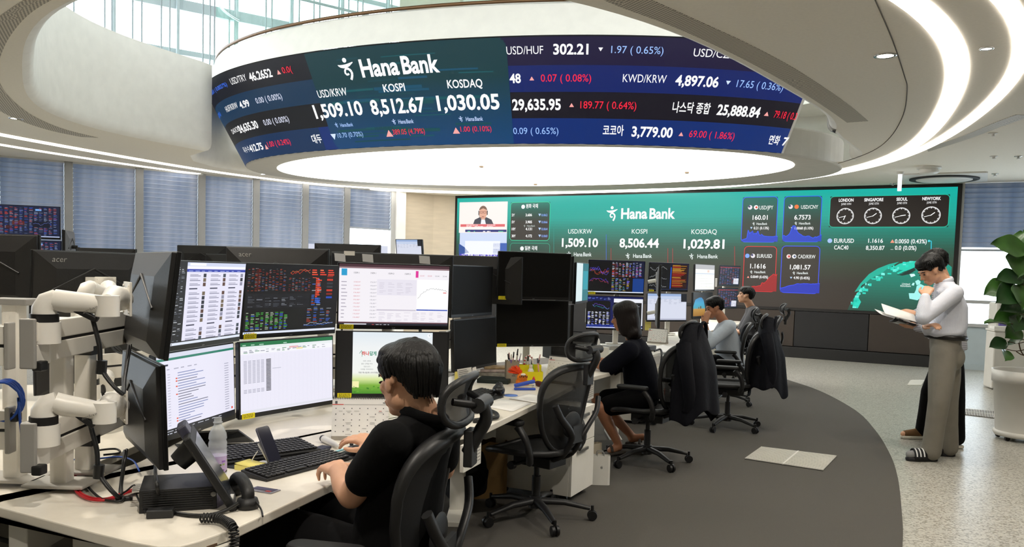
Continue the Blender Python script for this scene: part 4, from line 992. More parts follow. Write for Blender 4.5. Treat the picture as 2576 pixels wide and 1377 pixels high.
for k, p, yw, tl_, ui, lb, st, sd in (
    ('1U', (-1.288, 3.454, 1.308), 79.8, 5, 'browser', 'upper monitor showing a web page of news with thumbnails', None, 1),
    ('1L', (-1.345, 3.52, .935), 80.0, -2, 'mail', 'lower monitor showing a mail list under the news page', None, 2),
    ('2U', (-1.093, 4.088, 1.308), 57.4, 4.3, 'trade', 'upper monitor with a dark trading program in red and green', S1, 3),
    ('2L', (-1.090, 4.02, .942), 58.5, -1.5, 'sheet', 'lower monitor showing a green topped spreadsheet', S1, 4),
    ('3U', (-.649, 4.503, 1.326), 13.5, 4.3, 'hts', 'upper monitor with a white trading program and line chart', S1, 5),
    ('3L', (-.643, 4.446, .959), 11, -2.6, 'poster', 'lower monitor with a green meadow poster behind the near man', S1, 6),
    ('4U', (-.282, 5.825, 1.338), 64.5, 0, 'off', 'upper switched off monitor just right of the white trading program', None, 7),
    ('4L', (-.249, 5.794, .968), 63.4, -2.8, 'off', 'lower switched off monitor above the note cards', None, 8),
    ('5U', (.163, 6.262, 1.454), 24, 3, 'off', 'upper dark monitor with yellow sticker above the toys', S1, 9),
    ('5L', (.162, 6.38, 1.085), 22, -1, 'off', 'lower dark monitor with yellow sticker over the pen boxes', S1, 10),
    ('6U', (1.084, 8.645, 1.454), 7, 3, 'charts', 'upper monitor with purple line charts above the woman', S1, 11),
    ('6L', (1.087, 8.70, 1.075), 3, -2, 'charts2', 'lower monitor behind the woman with a dark price table', None, 12),
    ('7U', (1.95, 10.30, 1.472), 26, 2, 'news', 'upper monitor with small charts and an orange news list', S1, 13),
    ('7L', (1.97, 10.45, 1.085), 25, -2, 'paper', 'lower monitor with a pale blue window beside the woman', None, 14),
    ('8U', (2.60, 11.15, 1.477), 52, -1, 'white', 'upper monitor with a white form on screen', None, 15),
    ('8L', (2.60, 11.2, 1.10), 52, -1, 'beach', 'lower dark monitor with a beach picture by the man rubbing his face', None, 16),
    ('9U', (3.744, 14.221, 1.52), 41, 2.9, 'dash2', 'farthest upper monitor with dense dark tables', None, 21),
    ('9L', (3.722, 14.21, 1.131), 42, 2, 'dash2', 'farthest lower monitor with dense dark tables', None, 22)):
    mon[k] = monitor(p, yw, tl_, ui, lb, sd, RG, st)
mon['0U'] = monitor((-1.285, 2.949, 1.335), 125, 6.5, 'mail', 'upper black monitor at the near end seen from behind', 31, RG, mount=False)
mon['0L'] = monitor((-1.335, 3.008, .952), 125, -2, 'sheet', 'lower black monitor at the near end seen from behind', 32, RG, mount=False)
BG = 'monitors of the opposite row'
monitor((-2.265, 4.368, 1.344), -120, -3, 'dash', 'black monitor back with a silver maker logo at the left', 41, BG, back=True)
monitor((-2.30, 4.45, .955), -120, 2, 'dash', 'lower black monitor back behind the white rails', 42, BG)
monitor((-1.405, 4.92, 1.405), 180, -3, 'dash', 'black monitor back with a dim logo above the dark trading program', 43, BG, back=True)
m_ = monitor((-.80, 5.45, 1.40), 183, -4, 'dash', 'wide black monitor back with scraps of tape on top', 44, BG, W=.80)
tape = see_through('clear_tape', 'ffffff', .45, .12)
for x in (-.25, .12, .30): G().add([(x, .058, .12), (x+.07, .057, .125), (x+.075, .052, .175), (x+.005, .054, .172)], [(0, 1, 2, 3)]).build('tape_scrap', tape, m_)
G().box((-.30+.58, .034, .165), (.07, .001, .05)).build('paper_note', plate_w, m_)
monitor((-.23, 6.25, 1.415), 170, -4, 'dash', 'black monitor back left of the switched off pair', 45, BG)
monitor((.34, 6.85, 1.44), 118, 0, 'off', 'black monitor turned away behind the dark pair', 46, BG)
monitor((.62, 7.35, 1.40), 75, 0, 'teal', 'teal lit monitor seen edge on beside the dark pair', 47, BG)
monitor((.36, 6.95, 1.05), 118, 0, 'off', 'lower black monitor turned away behind the dark pair', 48, BG)
monitor((1.72, 9.55, 1.43), 80, 0, 'off', 'dark monitor edge on between the woman and the news list', 49, BG)
monitor((1.74, 9.65, 1.06), 80, 0, 'off', 'lower dark monitor edge on between the woman and the pale window', 50, BG)
monitor((-5.3, 9.0, 1.875), 15, 0, 'dash', 'upper monitor with blue tables at the far left', 51, 'left wall monitors', stand=ZD0)
monitor((-5.3, 9.02, 1.50), 15, 0, 'dash', 'lower monitor with blue tables at the far left', 52, 'left wall monitors', stand=ZD0)
monitor((-2.72, 4.25, 1.42), 172, 0, 'dash', 'black monitor back cut by the left picture edge', 53, BG, stand=ZD0)
monitor((-5.0, 9.2, 1.62), -70, 0, 'off', 'small dark monitor edge on beside the blue tables', 54, BG, stand=ZD0)
monitor((-4.05, 8.2, 1.42), 176, 0, 'off', 'black monitor top behind the silver maker logo', 55, BG, stand=ZD0)
monitor((-3.55, 9.4, 1.50), 172, 0, 'off', 'dark teal monitor back before the third blind', 56, BG, stand=ZD0)
monitor((-2.9, 8.6, 1.40), 186, 0, 'paper', 'grey monitor back before the fourth blind', 57, BG, stand=ZD0)
monitor((-1.25, 6.2, 1.475), 180, 0, 'paper', 'thin monitor top behind the dim logo monitor', 59, BG, W=.5, stand=ZD0)
fm = monitor((-1.02, 8.0, 1.66), -30, 8, 'paper', 'small tilted monitor on a pole before the stone pillar', 58, None, W=.32, H=.22, mount=False)
for c in list(fm.children):
    if c.name.startswith('lit'): c.scale = (.50, 1, .60)
    if c.name.startswith('logo'): bpy.data.objects.remove(c)
G().tube([(0, .05, 0), (0, .09, -.1), (0, .10, -.935)], .016, 10).build('pole', dark, fm)

# ---------------- rails, posts and arms ----------------
def monitor_rail(name, label, path, zs, posts, zt, zb=.735, grp='white monitor rails', caps=True):
    o = V((path[0][0], path[0][1], zb)); t = empty('monitor_rail', o, 0, label, 'monitor rail', grp)
    for z in zs:
        for a, b in zip(path[:-1], path[1:]):
            pa_, pb_ = V((a[0], a[1], z))-o, V((b[0], b[1], z))-o
            g = G()
            for dz in (.034, -.034): g.bar(pa_+V((0, 0, dz)), pb_+V((0, 0, dz)), .03, .058)
            g.bar(pa_, pb_, .02, .02, mi=1); g.build('rail', (plate_w, dark), t, bev=.003)
        d = (V((*path[1], 0))-V((*path[0], 0))).normalized(); p = V((path[0][0], path[0][1], z))-o
        G().bar(p-d*.012, p+d*.004, .045, .15).build('end_cap', greyp, t, bev=.004)
    for (x, y) in posts:
        p = V((x, y, zb))-o; G().box((p.x, p.y, (zt-zb)/2), (.055, .055, zt-zb)).build('post', plate_w, t, bev=.006)
        G().box((p.x+.0, p.y, .006), (.20, .13, .012)).build('foot_plate', mat('plate_grey', 'b5b2ab', .5), t, bev=.004)
    return t
ra = monitor_rail('a', 'white double monitor rail at the near end of the desk row', [(-1.435, 2.43), (-1.56, 3.95), (-1.12, 4.55), (-.56, 4.76)], (1.226, .913), [(-1.475, 2.68), (-1.49, 2.86), (-1.06, 4.60), (-.72, 4.73)], 1.29)
G().box((-.05, .43, .11), (.062, .062, .03)).build('cable_strap', dark, ra); G().box((-.05, .43, .43), (.062, .062, .03)).build('cable_strap', dark, ra)
rb = monitor_rail('b', 'white double monitor rail of the opposite row at left', [(-1.60, 2.60), (-2.6, 2.52)], (1.20, .93), [(-1.66, 2.73)], 1.33)
G().box((-.06, .13, .60), (.13, .09, .022)).build('post_cap', greyp, rb, bev=.004)
monitor_rail('c', 'white double monitor rail behind the opposite monitors', [(-2.05, 4.05), (-1.75, 4.6), (-.55, 5.25)], (1.25, .95), [(-1.7, 4.6), (-1.0, 5.0)], 1.30)
monitor_rail('d', 'white double monitor rail behind the switched off monitors', [(-.46, 5.45), (-.40, 6.0), (-.04, 6.52), (.34, 6.56)], (1.30, 1.0), [(-.40, 6.0), (.12, 6.56)], 1.38)
monitor_rail('e', 'white double monitor rail behind the woman\'s monitors', [(.80, 8.80), (1.36, 8.86)], (1.34, 1.04), [(1.12, 8.84)], 1.42)
monitor_rail('g', 'white double monitor rail behind the news list monitor', [(1.78, 10.55), (2.2, 10.72)], (1.36, 1.06), [(2.02, 10.66)], 1.42)
monitor_rail('h', 'white double monitor rail behind the white form monitor', [(2.6, 11.38), (2.76, 11.6)], (1.36, 1.06), [(2.66, 11.45)], 1.42)
monitor_rail('f', 'white double monitor rail behind the farthest monitors', [(3.5, 14.15), (3.85, 14.5)], (1.4, 1.1), [(3.7, 14.4)], 1.5)
def monitor_arm(p0, p1, head, mon_c, mon_n, label, sc_=1.0, text=True):
    """clamp on the rail at p0, jointed arm to p1, head and plate on the monitor's back"""
    o = V(p0); t = empty('monitor_arm', o, 0, label, 'monitor arm', 'white jointed monitor arms')
    L_ = lambda q: V(q)-o
    G().cyl((0, 0, -.035), (0, 0, .03), .045, .045, 24).box((-.025, 0, -.03), (.05, .075, .14)).build('clamp', armw, t, bev=.004)
    G().box((.012, -.045, -.10), (.03, .04, .03)).build('clamp_knob', dark, t, bev=.005)
    G().cyl((0, 0, .03), (0, 0, .055), .04, .04, 24).build('pivot_ring', dark, t)
    e = L_(p1); d = e.normalized(); q = V((0, 0, .085))
    G().tube([(0, 0, .055), (0, 0, .068), q+d*.01, q+d*.04], [.036, .036, .034, .030], 16).build('base_joint', armw, t)
    e2 = e; pts = [q+d*.03, q+(e2-q)*.35+V((0, 0, .008)), q+(e2-q)*.7+V((0, 0, .004)), e2]
    a_ = G().tube(pts, [.033, .034, .031, .027], 16, flat=1.0, up=(0, 0, 1)).build('arm_link', armw, t)
    G().bar(q+d*.08-V((0, 0, .042)), e2-d*.03-V((0, 0, .034)), .035, .018).build('cable_cover', dark, t, bev=.004)
    if text:
        sd = d.cross(V((0, 0, 1))).normalized(); mid_ = q+(e2-q)*.76+sd*.0335+V((0, 0, -.012))
        T = M((d, -sd, V((0, 0, 1)))).transposed().to_4x4(); T.translation = mid_
        text_obj('aceluxe', .010, mat('print_grey', '77746e', .5), a_, T, 'lettering')
    n = V(mon_n).normalized(); c = L_(mon_c); hv = c-n*.035-V((0, 0, .0))
    G().cyl(e2-V((0, 0, .035)), e2+V((0, 0, .03)), .036, .036, 20).build('end_joint', armw, t)
    G().tube([e2+V((0, 0, .01)), (e2+hv)/2+V((0, 0, .02)), hv], [.024, .034, .042], 14).build('head', armw, t)
    z = V((0, 0, 1)); x = n.cross(z).normalized(); T = M((x, n, z)).transposed().to_4x4(); T.translation = c-n*.012
    g = G().box((0, 0, 0), (.115, .008, .115), T=T)
    for sx in (-1, 1):
        for sz in (-1, 1): g.cyl(T @ V((sx*.045, -.008, sz*.045)), T @ V((sx*.045, .0, sz*.045)), .005, n=8)
    g.build('mounting_plate', plate_w, t, bev=.002)
    k = q+(e2-q)*.75-V((0, 0, .045)); s1 = k+V((.03, .0, -.14)); s2 = c-V((0, 0, .16))
    g = G()
    for i in range(2): g.tube(spline([k+V((0, i*.01, 0)), k+V((.02, i*.012, -.08)), s1+V((.0, i*.012, -.02)), s1+V((.06, i*.012, -.09)), (s1+s2)/2+V((.02, i*.012, -.10+i*.02)), s2+V((-.01, i*.015, -.0))], 5), .0048, 8)
    g.build('cable', mat('cable_black', '141414', .5), t); G().cyl(s1-V((.005, -.006, .03)), s1+V((-.002, .006, .012)), .016, n=12).build('cable_tie', dark, t)
    return t
n0 = V((math.sin(R(125)), -math.cos(R(125)), 0))
c0u = V((-1.285, 2.949, 1.335))-n0*.055; c0l = V((-1.335, 3.008, .952))-n0*.055
pu0, pu1 = D(112, 835, 2.50), D(270, 768, 2.55)
monitor_arm(pu0, pu1, None, D(331, 752, 2.80), n0, 'upper white monitor arm at the near end of the rail')
pl0, pl1 = D(110, 1092, 2.48), D(262, 1036, 2.55)
monitor_arm(pl0, pl1, None, D(321, 1020, 2.84), n0, 'lower white monitor arm at the near end of the rail')
nb = V((-.865, .5, 0)); monitor_arm(D(215, 775, 3.75), D(275, 745, 3.9), None, D(262, 725, 4.22), nb, 'white monitor arm on the back of the silver logo monitor', text=False)
monitor_arm(D(225, 985, 3.6), D(265, 965, 3.75), None, D(255, 948, 4.12), nb, 'lower white monitor arm behind the rails', text=False)
# ---------------- desks ----------------
dtop = mat('desk_laminate', 'e6e0d3', .38, noise=.03, ns=30)
dwht = mat('desk_white', 'e8e5dc', .45)
dgry = mat('desk_grey_panel', 'a8a498', .55)
perfm = perf('perforated_white', 'd8d4c8', '4c483f', 90)
ZD = .72
def xy(p): return (p[0], p[1])
def desk(label, poly, feet, panel=None, tagtxt=None, group='white desks', mod=None):
    o = V((poly[0][0], poly[0][1], 0)); t = empty('office_desk', o, 0, label, 'desk', group)
    L_ = [(p[0]-o.x, p[1]-o.y) for p in poly]
    G().prism(L_, ZD-.032, ZD).build('tabletop', dtop, t, bev=.004)
    for (x, y) in feet:
        x -= o.x; y -= o.y
        G().box((x, y, (ZD-.03)/2), (.09, .06, ZD-.06)).box((x, y, .02), (.10, .55, .04)).build('leg', dwht, t, bev=.004)
    if len(feet) > 1:
        a, b = V((feet[0][0]-o.x, feet[0][1]-o.y, ZD-.09)), V((feet[-1][0]-o.x, feet[-1][1]-o.y, ZD-.09)); G().bar(a, b, .05, .08).build('beam', dgry, t)
    if mod:
        a, b = V((mod[0][0]-o.x, mod[0][1]-o.y, .40)), V((mod[1][0]-o.x, mod[1][1]-o.y, .40)); G().bar(a, b, .018, .50).build('modesty_panel', dgry, t)
    if panel:
        a, b, z0, z1 = panel; a = V((a[0]-o.x, a[1]-o.y, 0)); b = V((b[0]-o.x, b[1]-o.y, 0)); d = (b-a).normalized(); z_ = V((0, 0, 1)); n = d.cross(z_)
        pn = G().bar((a+b)/2-d*(b-a).length/2+V((0, 0, (z0+z1)/2)), b+V((0, 0, (z0+z1)/2)), .02, z1-z0).build('perforated_panel', dwht, t, bev=.002)
        g = G(); s_ = .0155; nx, nz = int((b-a).length*.92/s_), int((z1-z0)*.86/s_)
        T = M((d, z_, n)).transposed().to_4x4(); T.translation = (a+b)/2+n*.0108+V((0, 0, (z0+z1)/2))
        for i in range(nx):
            for j in range(nz): g.lathe([(.0001, 0), (.0038, 0)], 6, ((i-(nx-1)/2)*s_, (j-(nz-1)/2)*s_, 0), T=T)
        g.build('hole_pattern', mat('hole_dark', '2c2a26', .8), pn)
        if tagtxt:
            T2 = M((d, -n, z_)).transposed().to_4x4(); T2.translation = a+d*.115+n*.012*0+V((0, 0, ZD-.016))+n*.0105
            text_obj(tagtxt, .010, mat('print_dark', '4a4842', .6), t, T2, 'seat_number')
            T2.translation = a+d*.03+V((0, 0, ZD-.020))+n*.011; G().box((0, 0, 0), (.035, .003, .008), T=T2).build('small_hook', mat('hook_brown', '6b5440', .5), t)
    return t
cA = P(446, 1379, ZD); fA = P(598, 1327, ZD); fA2 = P(900, 1186, ZD)
near = [P(-60, 1262, ZD), P(0, 1277, ZD), P(120, 1309, ZD), P(240, 1341, ZD), P(330, 1363, ZD), P(395, 1375, ZD), P(450, 1375, ZD), P(500, 1362, ZD)]
dA = desk('white desk of the near man with keyboard and phone unit', [xy(p) for p in near]+[xy(fA), xy(fA2), (-.40, 3.62), (-.18, 3.84), (-.42, 4.42), (-1.0, 4.58), (-1.40, 3.95), (-1.40, 3.08), xy(P(194, 1219, ZD)), xy(P(57, 1249, ZD)), xy(P(-60, 1275, ZD))],
     [(-1.10, 2.62), (-.85, 3.9)], (xy(P(500, 1366, ZD)+V((.0, .012, 0))), xy(P(592, 1334, ZD)+V((-.0, .01, 0))), .45, ZD-.034), '4506', mod=((-1.2, 2.8), (-1.0, 4.4)))
G().box((.36, .12, .62), (.20, .10, .14)).build('height_motor_box', dwht, dA, bev=.006)
B0, B1_ = P(1200, 1087, ZD), P(1366, 1008, ZD)
desk('white desk with papers and toys behind the near man', [xy(B0), xy(B1_), xy(P(1480, 952, ZD)), (.815, 6.45), (.515, 7.1), (.05, 6.55), (-.42, 6.0), (-.5, 5.3), (-.72, 4.8), (-.40, 4.44), (-.16, 3.83)],
     [(-.3, 4.9), (.25, 6.3)], (xy(P(1163, 1103, ZD)), xy(P(1207, 1083, ZD)), .56, ZD-.034), '02', mod=((-.45, 5.2), (.05, 6.5)))
C0 = P(1490, 947, ZD)
desk('white desk of the woman in navy', [(.82, 6.45), xy(P(1520, 933, ZD)), xy(P(1600, 905, ZD)), xy(P(1700, 876, ZD)), (1.95, 9.5), (1.75, 9.9), (1.45, 9.2), (.72, 8.9), (.52, 7.1)], [(.95, 7.4), (1.55, 9.2)], (xy(P(1468, 958, ZD)), xy(P(1492, 948, ZD)), .56, ZD-.034), mod=((.75, 7.4), (1.5, 9.3)))
desk('white desk of the man rubbing his face', [(1.96, 9.52), (2.62, 11.2), (3.35, 12.9), (2.95, 13.2), (2.5, 11.6), (1.95, 10.9), (1.77, 9.92)], [(2.1, 10.2), (2.9, 12.6)], mod=((1.95, 10.2), (2.8, 12.6)))
desk('white desk at the far end by the video wall', [(3.37, 12.92), (4.0, 14.1), (4.1, 14.6), (3.5, 14.9), (2.98, 13.25)], [(3.3, 13.4), (3.7, 14.3)])
desk('white desk of the opposite row behind the rails', [(-1.56, 2.56), (-1.62, 2.30), (-2.6, 2.2), (-3.3, 3.2), (-2.9, 4.9), (-2.3, 5.0), (-1.6, 5.4), (-.55, 6.2), (-.62, 5.1), (-1.08, 4.64), (-1.52, 4.0)], [(-2.0, 2.5), (-1.5, 5.0)], mod=((-2.3, 2.7), (-1.6, 4.9)))
tag(G().box((-1.52, 2.62, .62), (.06, .22, .16)).build('cable_duct', dwht, bev=.004), 'short white cable duct between the two desk rows at left', 'cable duct')
desk('white desk of the left wall monitors', [(-4.75, 8.6), (-6.4, 8.2), (-6.6, 9.2), (-4.85, 9.6)], [(-5.0, 9.0), (-6.1, 8.8)])
desk('white desk of the middle row before the blinds', [(-4.6, 7.9), (-2.4, 7.9), (-2.4, 9.8), (-4.6, 9.8)], [(-4.3, 8.8), (-2.7, 8.8)])
desk('white desk hidden behind the opposite row', [(-1.65, 5.95), (-.72, 6.35), (-.65, 8.5), (-1.7, 8.5)], [(-1.2, 6.6), (-1.2, 8.2)])
# ---------------- mesh task chairs ----------------
cfr = mat('chair_frame', '1f1f20', .45, bump=.05, bs=300); cpad = mat('chair_armpad', '161617', .55, bump=.05, bs=400)
cmesh = see_through('chair_mesh', '8a8a8a', .30, .6, '1d1d1e')
def chair_proto():
    t = bpy.data.objects.new('office_chair', None); col.objects.link(t); t.empty_display_size = .1
    # five-star base with twin-wheel casters
    for k in range(5):
        a = 2*math.pi*k/5+.3; c, s = math.cos(a), math.sin(a)
        ft = G(); ft.tube([(.03*c, .03*s, .11), (.17*c, .17*s, .105), (.325*c, .325*s, .072)], [.030, .025, .017], 8, flat=.75, up=(0, 0, 1)).build('base_leg', cfr, t)
        g = G(); d = V((-s, c, 0))*.016; q = V((.34*c, .34*s, .031))
        for e in (-1, 1): g.cyl(q+d*e*.35, q+d*e*1.35, .030, .028, 18)
        g.cyl(q-d*.4, q+d*.4, .012, n=10).cyl(q+V((0, 0, .005)), q+V((0, 0, .06)), .009, n=8)
        g.build('caster', dark, t)
    G().cyl((0, 0, .07), (0, 0, .14), .042, .036, 20).cyl((0, 0, .14), (0, 0, .26), .026, .026, 18).cyl((0, 0, .26), (0, 0, .36), .017, .017, 14).build('gas_column', cfr, t)
    g = G().box((0, -.02, .365), (.18, .26, .06)); g.tube([(-.21, .02, .36), (.21, .02, .36)], .012, 8); g.tube([(-.24, .02, .36), (-.21, .02, .36)], .024, 12); g.build('tilt_mechanism', cfr, t, bev=.015)
    # seat: frame loop and mesh
    def seat(u, v, k=1): x = .25*k*u*(1-.10*max(0, -v)**2); y = .02+.235*k*v; z = .43-.028*max(0, v)**3+.012*u*u+.012*max(0, -v)**2; return (x, y, z)
    loop = [seat(math.copysign(abs(math.cos(a))**.62, math.cos(a)), math.copysign(abs(math.sin(a))**.62, math.sin(a))) for a in [2*math.pi*i/36 for i in range(36)]]
    G().tube(loop, .019, 8, closed=True).build('seat_frame', cfr, t)
    rows = [[V(seat(f*math.copysign(abs(math.cos(a))**.62, math.cos(a)), f*math.copysign(abs(math.sin(a))**.62, math.sin(a))))-V((0, 0, .014*(1-f*f))) for a in [2*math.pi*i/36 for i in range(36)]] for f in (.02, .3, .6, .85, 1)]
    G().grid([[tuple(p) for p in r_] for r_ in rows], close=True).build('seat_mesh', mat('seat_mesh', '222223', .7, bump=.3, bs=900), t)
    # back: pear-shaped loop, wide at the shoulders, leaning back
    def back(u, h, k=1):
        f = (h-.44)/.50; wd = .165+.085*math.sin(min(1, max(0, f))*math.pi*.62)**1.2+.012*f
        y = -.205-.03*math.sin(f*2.2)*-1*.6-.085*f*f+.055*u*u*(.5+.5*f)
        return V((wd*u*k, y, h))
    lp = []
    for a in [2*math.pi*i/40 for i in range(40)]:
        u = math.copysign(abs(math.cos(a))**.55, math.cos(a)); v = math.copysign(abs(math.sin(a))**.55, math.sin(a)); lp.append(back(u, .69+.25*v))
    G().tube(lp, [.017+.010*max(0, math.sin(2*math.pi*i/40)) for i in range(40)], 10, closed=True, flat=.8).build('back_frame', cfr, t)
    rows = []
    for f in (.02, .35, .65, .85, 1):
        rows.append([tuple(back(f*math.copysign(abs(math.cos(a))**.55, math.cos(a)), .69+.25*f*math.copysign(abs(math.sin(a))**.55, math.sin(a)))) for a in [2*math.pi*i/40 for i in range(40)]])
    G().grid(rows, close=True).build('back_mesh', cmesh, t)
    # Y-shaped support behind the back
    g = G()
    for e in (-1, 1): g.tube(spline([(e*.235, -.268, .74), (e*.19, -.285, .66), (e*.10, -.285, .585), (e*.055, -.27, .52), (e*.05, -.21, .42), (e*.05, -.10, .37)], 4), .016, 8, flat=1.3)
    g.box((0, -.272, .55), (.11, .018, .10)); g.build('back_support', cfr, t)
    G().ell((0, -.235, .60), (.10, .012, .075)).build('lumbar_pad', cpad, t)
    for e in (-1, 1):
        ar = G().tube(spline([(e*.25, -.12, .40), (e*.285, -.14, .46), (e*.30, -.12, .54), (e*.305, -.07, .605)], 5), [.022, .022, .022, .02, .02, .02, .02, .02, .02, .02, .02, .02, .02, .02, .022, .024], 10, flat=1.3).build('armrest', cfr, t)
        rr = rrect(.085, .25, .04, 5, e*.305, .02); g = G()
        g.prism(rr, .612, .642); g.build('arm_pad', cpad, ar, bev=.012, seg=3)
    # headrest on its stalk
    g = G().tube(spline([(0, -.325, .88), (0, -.36, .945), (0, -.385, 1.0), (0, -.37, 1.045)], 5), .024, 10, flat=.9).box((0, -.335, .90), (.07, .03, .12)).cyl((-.06, -.37, 1.045), (.06, -.37, 1.045), .024, n=14)
    hs = g.build('headrest_stalk', cfr, t, bev=.004)
    hl = [V((.155*math.copysign(abs(math.cos(a))**.6, math.cos(a)), -.315-.03*0+.035*math.cos(a)**2-.015*max(0, math.sin(a)), 1.055+.075*math.copysign(abs(math.sin(a))**.7, math.sin(a)))) for a in [2*math.pi*i/32 for i in range(32)]]
    G().tube(hl, .013, 8, closed=True).build('headrest_frame', cfr, t)
    hr = [[tuple(V((0, -.305, 1.055))*(1-f)+p*f) for p in hl] for f in (.03, .4, .75, 1)]
    G().grid(hr, close=True).build('headrest_mesh', cmesh, t)
    G().tube([(-.10, -.30, 1.06), (-.05, -.365, 1.045), (.05, -.365, 1.045), (.10, -.30, 1.06)], .012, 8).build('headrest_bracket', cfr, t)
    return t
CH = chair_proto(); used = []
def chair(x, y, ang, label, dz=0, seat_rot=0):
    """ang: compass direction the sitter faces, degrees from +Y towards -X"""
    c = CH if not used else copy_tree(CH); used.append(c)
    c.location = (x, y, .012+dz); c.rotation_euler = (0, 0, R(ang)); return tag(c, label, 'chair', 'black mesh office chairs')
chair(-.45, 2.69, 78, 'black mesh chair the near man sits on')
e_ = P(1346, 1310, 0); chair(e_.x, e_.y, 54, 'empty black mesh chair at the desk with toys and papers')
w_ = P(1642, 1168, 0); chair(w_.x-.05, w_.y, 60, 'black mesh chair of the woman, dark jacket over its back')
j_ = P(1828, 1080, 0); chair(j_.x, j_.y, 72, 'empty black mesh chair with a suit jacket hung on its right side')
m3 = D(1830, 900, 9.6); chair(m3.x-.02, m3.y, 78, 'black mesh chair of the man rubbing his face')
f4 = D(1900, 900, 11.6); chair(f4.x+.05, f4.y, 80, 'farthest black mesh chair, only its headrest above a jacket')
# ---------------- people ----------------
skin = mat('skin', 'd2a080', .5, noise=.05, ns=12, bump=.05, bs=250)
skin2 = mat('skin_tan', 'b98060', .5, noise=.05, ns=12, bump=.05, bs=250)
hairm = mat('hair_black', '080706', .5, bump=.5, bs=90, aniso=(1, 1, .25), spec=.3); hairb = mat('hair_brown', '160e0c', .5, bump=.5, bs=90, aniso=(1, 1, .2), spec=.3)
eyem = mat('eye_dark', '15100e', .2)
class Body(G):
    def cap(s, p0, p1, r0, r1=None, n=14):
        p0, p1 = V(p0), V(p1); r1 = r0 if r1 is None else r1; d = p1-p0
        if d.length < 1e-5: return s.ell(p0, r0)
        z = d.normalized(); x = z.orthogonal().normalized(); y = z.cross(x); T = M((x, y, z)).transposed().to_4x4(); T.translation = p0
        pr = [(r0*math.sin(a), -r0*math.cos(a)) for a in [math.pi/2*i/4 for i in range(5)]]+[(r1*math.cos(a), d.length+r1*math.sin(a)) for a in [math.pi/2*i/4 for i in range(5)]]
        return s.lathe([(max(1e-5, a), b) for a, b in pr], n, T=T)
    def chain(s, pts, rs):
        for i in range(len(pts)-1): s.cap(pts[i], pts[i+1], rs[i], rs[i+1])
        return s
    def loft(s, secs, lat):
        """secs: (centre, half width, half depth, forward) closed tube of ovals"""
        rows = []
        for c, a, b, up in secs:
            c = V(c); l = V(lat).normalized(); u = V(up).normalized(); f = u.cross(l).normalized()
            rows.append([tuple(c+l*a*math.copysign(abs(math.cos(q))**.8, math.cos(q))+f*b*math.copysign(abs(math.sin(q))**.8, math.sin(q))) for q in [2*math.pi*i/24 for i in range(24)]])
        s.grid(rows, close=True); s.add(rows[0][::-1], [range(24)]); s.add(rows[-1], [range(24)]); return s
    def skinned(s, name, m, parent=None, vox=.008, it=6, org=(0, 0, 0)):
        """melt all the pieces into one continuous surface"""
        o = s.build('tmp', m)
        q = o.modifiers.new('r', 'REMESH'); q.mode = 'VOXEL'; q.voxel_size = vox; q.use_smooth_shade = True
        q = o.modifiers.new('s', 'SMOOTH'); q.factor = .5; q.iterations = it
        dg = bpy.context.evaluated_depsgraph_get(); me = bpy.data.meshes.new_from_object(o.evaluated_get(dg)); me.name = name
        bpy.data.objects.remove(o); me.transform(M.Translation(-V(org)))
        me.materials.clear()
        for x in (m if isinstance(m, (list, tuple)) else [m]): me.materials.append(x)
        me.polygons.foreach_set('use_smooth', [True]*len(me.polygons))
        return link(name, me, parent)
def hand(b, wr, d, back, side, curl, th=.9, k=1.0, spread=.10):
    """palm and five fingers; d = pointing direction, back = out of the back of the hand, side = +1 thumb on d x back"""
    wr = V(wr); d = V(d).normalized(); back = (V(back)-d*V(back).dot(d)).normalized(); lat = d.cross(back)*side
    L_ = (.074, .082, .077, .060)
    for i in range(4):
        o = lat*(.030-.020*i)*k; kn = wr+d*(.092-.004*abs(i-1.2))*k+o
        b.cap(wr+o*.55+d*.008, kn, .016*k, .0125*k)
        dd = (d+lat*(spread*(1.5-i)*.5)).normalized(); p = kn; a = 0
        for j, f in enumerate((.45, .31, .24)):
            a += curl[i if i < len(curl) else -1]*(.75, 1.0, .7)[j]; e = dd*math.cos(a)-back*math.sin(a); q = p+e*L_[i]*f*1.05*k
            b.cap(p, q, (.0105, .0094, .0086)[j]*k, (.0094, .0086, .0074)[j]*k, 10); p = q
    t0 = wr+d*.022*k+lat*.026*k; t1 = t0+(d*.55+lat*.62-back*.28*th).normalized()*.042*k; t2 = t1+(d*.85+lat*.22-back*.38*th).normalized()*.034*k; t3 = t2+(d*.95-lat*.10-back*.35*th).normalized()*.026*k
    b.cap(wr+d*.01, t0, .017*k, .016*k).cap(t0, t1, .0155*k, .0125*k).cap(t1, t2, .0118*k, .0105*k).cap(t2, t3, .0102*k, .0085*k)
